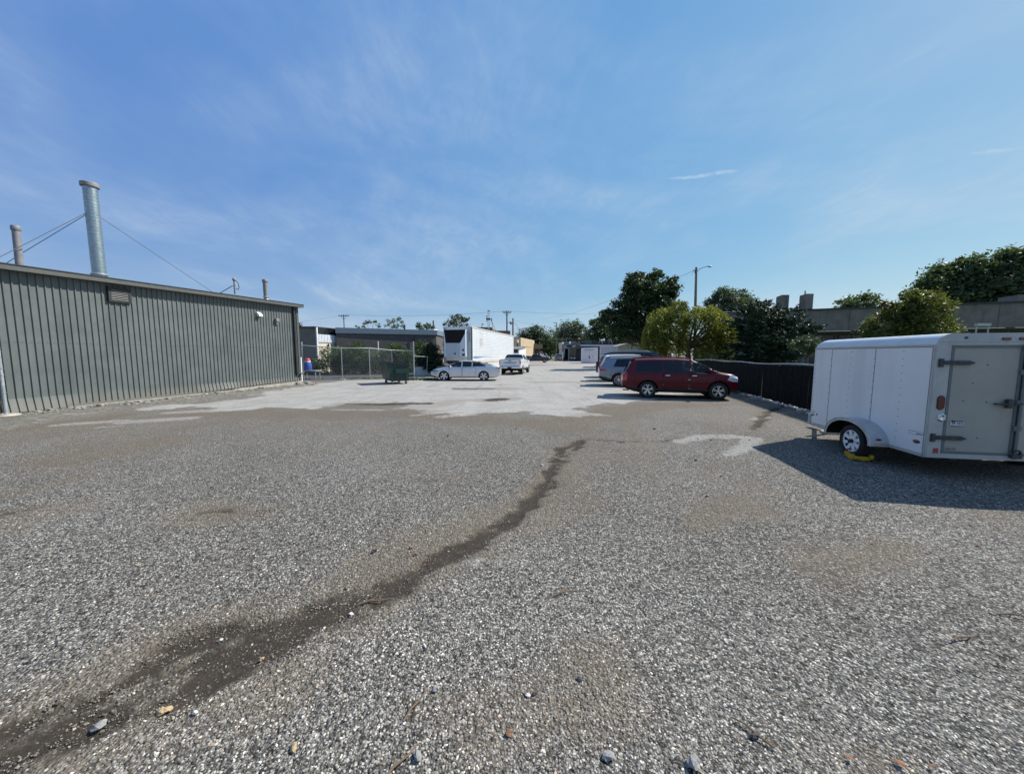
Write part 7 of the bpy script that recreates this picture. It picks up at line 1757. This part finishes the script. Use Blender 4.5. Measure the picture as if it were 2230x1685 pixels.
# ------------------------------------------------------------------ buildings and vehicles beyond the lot
M['tan'] = mat('tan_stucco', (0.50, 0.39, 0.26), 0.85, var=0.06, vscale=.6)
M['tan_dark'] = mat('brown_grey_panel', (0.17, 0.145, 0.115), 0.8, var=0.08)
M['shop_black'] = mat('black_cladding', (0.012, 0.013, 0.016), 0.6, var=0.2)
M['shop_grey'] = mat('pale_grey_cladding', (0.42, 0.43, 0.46), 0.6, var=0.06)
Yt = 108
X = lambda u, Y=Yt: D(u, 772, Y).x
Z = lambda v, Y=Yt: D(1115, v, Y).z
b = thing('tan_building', 'tan flat-roofed building with a brown canopy on columns', 'building', (X(1150), Yt, 0))
EA = Vector((X(1134), Yt, 0))
m = MB(); strip(m, 0, 23, 0, Z(735), -8, 0); m.build('wall', M['tan'], b, world=True)
Yt = 131
m = MB(); m.box(X(1160), X(1174), Yt + 1.2, Yt + 5, Z(746), Z(739)); m.build('parapet', M['tan'], b, world=True)
m = MB(); m.box(X(1164.5), X(1194.5), Yt - 2, Yt + 5, Z(757), Z(744.5)); c = m.build('canopy', M['tan_dark'], b, world=True)
EA = Vector((X(1194.6), Yt - 2.1, 0))
m = MB(); strip(m, 0, 7.5, Z(757), Z(745), -.1, .0); strip(m, -.2, 7.7, Z(745), Z(743.5), -.3, .25); m.build('canopy_end', M['cream'], c, world=True)
for u0, u1, mm in ((1171, 1175, 'tan'), (1184, 1187, 'tan_dark'), (1188, 1190.5, 'tan_dark')): m = MB(); m.box(X(u0), X(u1), Yt + 2, Yt + 2.6, 0, Z(757)); m.build('column', M[mm], b, world=True)
m = MB(); m.box(X(1163.6), X(1184), Yt + 5.2, Yt + 5.4, 0, Z(757)); m.build('shaded_wall', M['tan_dark'], b, world=True)
m = MB(); m.box(X(1143), X(1151), Yt - 10, Yt - 8, Z(736), Z(733)); m.box(X(1150), X(1152), Yt - 10, Yt - 8, Z(737), Z(732.5)); m.build('roof_unit', M['white'], b, world=True)
EA = Vector((X(1134, 108), 108, 0)); m = MB(); strip(m, 1.5, 17, 4.35, 4.43, .0, .06); m.build('ledge', M['tan_dark'], b, world=True)
b = thing('dark_building', 'dark brown building end between the semi trailer and the tan building', 'building', (X(1126, 116), 116, 0)); m = MB(); m.box(X(1105, 116), X(1134, 116), 116, 124, 0, Z(735, 116)); m.build('wall', mat('dark_brown_wall', (0.075, 0.062, 0.066), .85, var=.1), b, world=True)
m = MB(); m.box(X(1104, 116), X(1135, 116), 115.8, 124, Z(735, 116), Z(734, 116)); m.build('coping', M['gutter'], b, world=True)
# small white gabled shed/trailer by the semi trailer's tail
Ys = 58
b = thing('white_shed', 'small white shed with a grey sloping roof past the tail of the semi trailer', 'shed', (X(1135, Ys), Ys, 0))
x0, xm, x1 = X(1117, Ys), X(1130, Ys), X(1146.5, Ys)
m = MB(); m.box(x0, xm, Ys, Ys + 4, 0, Z(760.5, Ys)); m.add([(xm, Ys, 0), (x1, Ys + 2.5, 0), (x1, Ys + 2.5, Z(756, Ys)), (xm, Ys, Z(760.5, Ys))], [(0, 1, 2, 3)]); m.build('wall', M['white'], b, world=True)
m = MB(); m.box(x0 + .15, xm - .15, Ys - .04, Ys, Z(768, Ys), Z(761, Ys)); m.build('window', M['darkglass'], b, world=True)
m = MB(); m.add([(x0 - .2, Ys - .25, Z(760.5, Ys)), (xm + .05, Ys - .25, Z(760.5, Ys)), (x1 + .1, Ys + 2.4, Z(755.5, Ys)), (x0 - .2, Ys + 2.4, Z(754, Ys)), (x0 - .2, Ys - .25, Z(760, Ys)), (xm + .05, Ys - .25, Z(759.6, Ys)), (x1 + .1, Ys + 2.4, Z(754.6, Ys)), (x0 - .2, Ys + 2.4, Z(753.5, Ys))], [(3, 2, 1, 0), (4, 5, 6, 7), (0, 1, 5, 4), (1, 2, 6, 5)]); m.build('roof', M['louvre'], b, world=True)

# small shop with navy and red sign
Yp = 112
b = thing('small_shop', 'small pale shop with a navy and red sign board under a striped cornice', 'shop', (X(1240, Yp), Yp, 0))
m = MB(); m.box(X(1224.5, Yp), X(1262, Yp), Yp, Yp + 9, Z(759, Yp), Z(745, Yp)); m.box(X(1226, Yp), X(1230, Yp), Yp + .1, Yp + 9, 0, Z(759, Yp)); m.box(X(1238, Yp), X(1242, Yp), Yp + .1, Yp + .8, 0, Z(759, Yp)); m.build('wall', M['shop_grey'], b, world=True)
m = MB(); m.box(X(1230, Yp), X(1262, Yp), Yp + 1.2, Yp + 1.4, 0, Z(759, Yp)); m.build('shop_window', M['darkglass'], b, world=True)
m = MB()
for v0, v1 in ((746.6, 748), (749.8, 750.6)): m.box(X(1227, Yp), X(1261, Yp), Yp - .15, Yp - .01, Z(v1, Yp), Z(v0, Yp))
m.build('cornice_band', M['shop_black'], b, world=True)
m = MB(); m.box(X(1233.5, Yp), X(1258.5, Yp), Yp - .25, Yp - .05, Z(755.6, Yp), Z(752.2, Yp)); sg = m.build('sign_board', mat('sign_navy', (0.02, 0.025, 0.07), .5, var=0), b, world=True)
m = MB(); xs_ = [X(1235.5, Yp), X(1246.5, Yp), X(1244, Yp), X(1241, Yp), X(1238, Yp)]; zz = [Z(753.2, Yp)] * 2 + [Z(751, Yp), Z(750.2, Yp), Z(751, Yp)]
m.add([(x, Yp - .30, z) for x, z in zip(xs_, zz)] + [(x, Yp - .26, z) for x, z in zip(xs_, zz)], [(0, 1, 2, 3, 4), (9, 8, 7, 6, 5)] + [(i, i + 5, (i + 1) % 5 + 5, (i + 1) % 5) for i in range(5)]); m.build('sign_emblem', mat('sign_red', (0.17, 0.045, 0.06), .5, var=0), sg, world=True)
m = MB()
for u in (1235, 1238, 1242, 1246.5, 1250.5, 1251.7, 1255.5): m.box(X(u, Yp), X(u + .7, Yp), Yp + 3, Yp + 3.3, Z(745, Yp), Z(745 - random.Random(u).uniform(2, 5.5), Yp))
m.build('roof_pipe', M['louvre'], b, world=True)

# flat-roofed dark shop
Yd = 96
b = thing('flat_roofed_shop', 'dark flat-roofed shop with a black mansard and rooftop units', 'shop', (X(1320, Yd), Yd, 0))
m = MB(); m.box(X(1256, Yd), X(1400, Yd), Yd + 1.5, Yd + 12, 0, Z(756, Yd)); m.build('wall', M['shop_black'], b, world=True)
m = MB(); m.box(X(1262, Yd), X(1345, Yd), Yd, Yd + 12, Z(754, Yd), Z(750.5, Yd)); m.build('roof_edge', M['shop_grey'], b, world=True)
m = MB(); m.add([(X(1256, Yd), Yd - .6, Z(760, Yd)), (X(1264, Yd), Yd - .6, Z(757.5, Yd)), (X(1264, Yd), Yd + .8, Z(744, Yd)), (X(1261, Yd), Yd + .8, Z(744, Yd)), (X(1256, Yd), Yd + 4, Z(760, Yd)), (X(1264, Yd), Yd + 4, Z(757, Yd)), (X(1264, Yd), Yd + 4, Z(744, Yd)), (X(1261, Yd), Yd + 4, Z(744, Yd))], [(0, 1, 2, 3), (4, 0, 3, 7), (1, 5, 6, 2), (3, 2, 6, 7)]); m.build('mansard', M['shop_black'], b, world=True)
m = MB(); m.box(X(1256, Yd), X(1400, Yd), Yd - .1, Yd + 1.4, Z(758, Yd), Z(754, Yd) - .02); m.build('fascia', M['shop_black'], b, world=True)
for u0, u1, v0, v1, mm, y in ((1277, 1294, 749, 740.5, mat('teal_unit', (0.03, 0.06, 0.075), .5, var=.2), 3), (1294.5, 1307, 750, 739.5, M['shop_black'], 3), (1266, 1276, 750, 744.5, M['shop_black'], 2.5), (1308, 1338, 750, 741.5, M['shop_black'], 4), (1338, 1384, 751, 740.5, mat('blue_black_unit', (0.035, 0.045, 0.06), .4, var=.1), 4)):
    m = MB(); m.box(X(u0, Yd), X(u1, Yd), Yd + y, Yd + y + 4, Z(v0, Yd), Z(v1, Yd)); m.build('roof_unit', mm, b, world=True)
m = MB(); m.box(X(1338, Yd), X(1385, Yd), Yd + 3.6, Yd + 8.2, Z(740.5, Yd), Z(739.6, Yd)); m.build('unit_cap', M['bluefascia'], b, world=True)
m = MB()
for u0, u1 in ((1312, 1307), (1311, 1316), (1333, 1330), (1333, 1338)): m.tube([(X(u0, Yd), Yd + 2.2, Z(737, Yd)), (X(u1, Yd), Yd + 2.2, Z(748, Yd))], .08, 5)
m.build('roof_frame', M['louvre'], b, world=True)
m = MB(); m.box(X(1314, Yd), X(1320, Yd), Yd + 3, Yd + 4, Z(741, Yd), Z(737.5, Yd)); m.box(X(1367, Yd), X(1372, Yd), Yd + 4, Yd + 5, Z(740.5, Yd), Z(736.5, Yd)); m.box(X(1323, Yd), X(1325, Yd), Yd + 4, Yd + 5, Z(741, Yd), Z(735.5, Yd)); m.build('roof_vent', M['white'], b, world=True)

# white storage shed with double doors
Yw = 74
b = thing('storage_shed', 'plain white storage shed with double doors and dark lettering above them', 'shed', (X(1285, Yw), Yw, 0))
m = MB(); x0, x1 = X(1266.3, Yw), X(1301.3, Yw); m.add([(x0, Yw, .05), (x1, Yw, .05), (x1, Yw, Z(756.2, Yw)), (x0, Yw, Z(757.6, Yw)), (x0 + .9, Yw + 5, .05), (x1 + .9, Yw + 5, .05), (x1 + .9, Yw + 5, Z(756.2, Yw)), (x0 + .9, Yw + 5, Z(757.6, Yw))], [(0, 1, 2, 3), (1, 5, 6, 2), (4, 0, 3, 7), (5, 4, 7, 6), (3, 2, 6, 7)])
m.build('wall', mat('shed_white', (0.62, 0.65, 0.70), 0.7, var=0.06, vscale=2, grime=0.18), b, world=True)
m = MB(); m.box(x0 - .05, x0 + .06, Yw - .04, Yw + .04, 0, Z(757.6, Yw)); m.box(x1 - .08, x1 + .05, Yw - .04, Yw + .04, 0, Z(756.2, Yw)); m.build('corner_trim', M['white'], b, world=True)
dw = mat('shed_door_white', (0.60, 0.63, 0.67), 0.7, var=0.06, vscale=2, grime=0.2)
for u0, u1 in ((1274.2, 1283.2), (1283.5, 1292.5)): m = MB(); m.box(X(u0, Yw), X(u1, Yw), Yw - .05, Yw - .012, .12, Z(763.5, Yw)); m.build('door', dw, b, world=True)
m = MB(); m.box(X(1281.4, Yw), X(1284.2, Yw), Yw - .09, Yw - .05, Z(773.6, Yw), Z(773.1, Yw)); m.box(X(1282.4, Yw), X(1284.6, Yw), Yw - .10, Yw - .05, Z(780.3, Yw), Z(776, Yw)); m.box(X(1289, Yw), X(1293, Yw), Yw - .09, Yw - .05, Z(776.8, Yw), Z(776.2, Yw)); m.build('hasp', M['ink'], b, world=True)
text('shed_lettering', 'SMOKEHOUSE', .30, Vector((X(1283.4, Yw), Yw - .012, Z(761.6, Yw))) - b.location, (R(90), 0, 0), mat('faded_ink', (0.13, 0.14, 0.18), .8, var=.2), b, sx=.98, ext=.008)
# box truck with a dark tree-shaped picture
Yk = 50
b = thing('box_truck', 'white box truck seen from behind with a dark grey picture on its door', 'truck', (X(1325, Yk), Yk, 0))
x0, x1 = X(1306.5, Yk), X(1343, Yk)
m = MB(); m.box(x0, x1, Yk, Yk + 5.2, .85, Z(754.5, Yk) - .06, bev=.04); m.build('body', M['white_car'], b, world=True)
m = MB(); m.box(x0 - .02, x1 + .02, Yk - .06, Yk + 5.2, Z(754.5, Yk) - .06, Z(753.4, Yk)); m.build('roof_edge', M['white'], b, world=True)
m = MB(); m.box(x0 + .12, x1 - .12, Yk - .035, Yk - .004, 1.0, Z(756, Yk)); dr = m.build('rear_door', mat('door_blue_white', (0.50, 0.56, 0.66), .5, var=.05), b, world=True)
cx_, cz_ = X(1322, Yk), Z(765.5, Yk)
sh = [(-.62, -.05), (-.45, .12), (-.3, .32), (-.02, .30), (.1, .36), (.25, .30), (.42, .08), (.66, -.06), (.36, -.16), (.2, -.2), (.1, -.42), (-.12, -.42), (-.2, -.2), (-.42, -.16)]
n = len(sh); m = MB(); m.add([(cx_ + a, Yk - .045, cz_ + c) for a, c in sh] + [(cx_ + a, Yk - .036, cz_ + c) for a, c in sh], [tuple(range(n)), tuple(range(2 * n - 1, n - 1, -1))] + [(i, i + n, (i + 1) % n + n, (i + 1) % n) for i in range(n)]); m.build('door_picture', mat('picture_grey', (0.16, 0.19, 0.25), .6, var=.15), dr, world=True)
m = MB(); m.box(X(1333, Yk), X(1338, Yk), Yk - .05, Yk - .037, Z(766.5, Yk), Z(763.3, Yk)); m.build('small_sign', M['ink'], dr, world=True)
m = MB(); m.box(X(1309, Yk), X(1319, Yk), Yk - .08, Yk - .04, Z(771, Yk), Z(770.2, Yk)); m.build('door_latch', M['ink'], b, world=True)
m = MB(); m.box(x0, x1, Yk - .12, Yk, .5, .82); m.build('rear_bumper', M['gutter'], b, world=True)
for x in (x0 + .18, x1 - .18):
    for y in (1.0, 4.4): wheel(b, x - b.location.x, y, .42, .26, -1 if x < b.location.x else 1, .24, 6, M['steel'], M['black'])
for x in (x0 + .1, x1 - .2): m = MB(); m.box(x, x + .1, Yk - .05, Yk - .0, 1.0, 1.35); m.build('tail_light', M['red_lens'], b, world=True)
b.rotation_euler = (0, 0, R(-14))
# tan gabled shed
Yg = 56
b = thing('gabled_shed', 'tan gabled shed with vertical boards behind the white box truck', 'shed', (X(1365, Yg), Yg, 0))
m = MB(); x0, xm, x1 = X(1341.5, Yg), X(1366.5, Yg), X(1387, Yg); ze, za = Z(755.5, Yg), Z(749, Yg); m.add([(x0, Yg, 0), (x1, Yg, 0), (x1, Yg, ze), (xm, Yg, za), (x0, Yg, ze), (x0, Yg + 4.5, 0), (x1, Yg + 4.5, 0), (x1, Yg + 4.5, ze), (xm, Yg + 4.5, za), (x0, Yg + 4.5, ze)], [(0, 1, 2, 3, 4), (1, 6, 7, 2), (5, 0, 4, 9), (9, 8, 7, 6, 5)])
m.build('wall', mat('shed_tan', (0.34, 0.325, 0.27), .8, var=.08), b, world=True)
m = MB(); x = x0 + .3
while x < x1: zz = ze + (za - ze) * (1 - abs(x - xm) / (xm - x0 if x < xm else x1 - xm)); m.box(x, x + .035, Yg - .012, Yg - .001, 0, zz - .05); x += .3
m.build('board_joint', mat('shed_joint', (0.15, 0.145, 0.125), .8, var=0), b, world=True)
m = MB(); m.add([(x0 - .15, Yg - .15, ze - .05), (xm, Yg - .15, za + .03), (x1 + .15, Yg - .15, ze - .05), (x0 - .15, Yg + 4.6, ze - .05), (xm, Yg + 4.6, za + .03), (x1 + .15, Yg + 4.6, ze - .05), (x0 - .15, Yg - .15, ze + .04), (xm, Yg - .15, za + .12), (x1 + .15, Yg - .15, ze + .04), (x0 - .15, Yg + 4.6, ze + .04), (xm, Yg + 4.6, za + .12), (x1 + .15, Yg + 4.6, ze + .04)], [(0, 1, 7, 6), (1, 2, 8, 7), (6, 7, 10, 9), (7, 8, 11, 10), (0, 3, 4, 1), (1, 4, 5, 2)]); m.build('roof', mat('shed_roof', (0.24, 0.235, 0.21), .7, var=.1), b, world=True)
m = MB(); m.box(xm - .04, xm + .04, Yg - .03, Yg - .005, Z(754.5, Yg), Z(752, Yg)); m.build('vent', M['gutter'], b, world=True)
m = MB(); m.box(X(1388.5, Yg + 1), X(1394, Yg + 1), Yg + 1, Yg + 3.5, 0, Z(755, Yg + 1)); o = m.build('small_shed', M['louvre']); tag(o, 'narrow grey box shed right of the tan gabled shed', 'shed')

# far cars
def far_car(u, v0, Y, pm, label, rz, hatch=False):
    S = suv_spec(L=4.6, W=1.85, H=1.62, wb=2.7, ro=.95, paint_m=pm, step=.07); r, f = S['r'], S['f']
    S.update(side_windows=[([(r + .6, 1.12), (r + .7, 1.45), (.5, 1.50), (1.1, 1.15)], 'glass_mid')], windscreen=(.5, 1.25, 0, 'glass_mid'), rear_window=(r + .08, r + .36, 'glass_dark'), doors=[(.3, 1.2, .4, 1.05, 1)],
             lamps=[('headlight', [(f - .4, .78), (f - .3, .95), (f + .1, .92), (f + .1, .7)], 'clear_lens', .45), ('tail_light', [(r - .1, .75), (r - .1, 1.05), (r + .2, 1.05), (r + .15, .75)], 'red_lens', .62)], caps=[('grille', 'black', (0, .5, .5, .72), 'front')], mirror=(1.0, 1.18, 1))
    p = D(u, 772, Y); return car('distant_car', label, 'car', (p.x, Y, 0), rz, S)
far_car(1248.5, 0, 104, M['bluegrey_paint'], 'grey car facing the lot in front of the small shop', R(-97))
far_car(1266, 0, 99, M['navy_paint'], 'dark car half hidden behind the white storage shed', R(188))
far_car(1150, 0, 100, M['white_car'], 'white car behind the near-black pickup by the tan building', R(4))
p = D(1222, 772, 101)
pickup('pickup_truck', 'dark pickup parked by the slim pole near the small shop', (p.x, 103, 0), R(70), M['bluegrey_paint'])
# street sign
p = D(1225.5, 772, 97); b = thing('street_sign', 'pale green street post with a small round sign by the verge', 'sign', (p.x, 97, 0))
m = MB(); m.tube([(0, 0, 0), (0, 0, 2.4)], .06, 8); m.build('post', M['white'], b)
m = MB(); m.lathe([(0, -.02), (.32, -.02), (.32, .02), (0, .02)], 16, Matrix.Translation((-.2, 0, 2.35)) @ Matrix.Rotation(R(90), 4, 'X')); m.build('sign_plate', mat('sign_green', (0.25, 0.42, 0.36), .6, var=0), b)
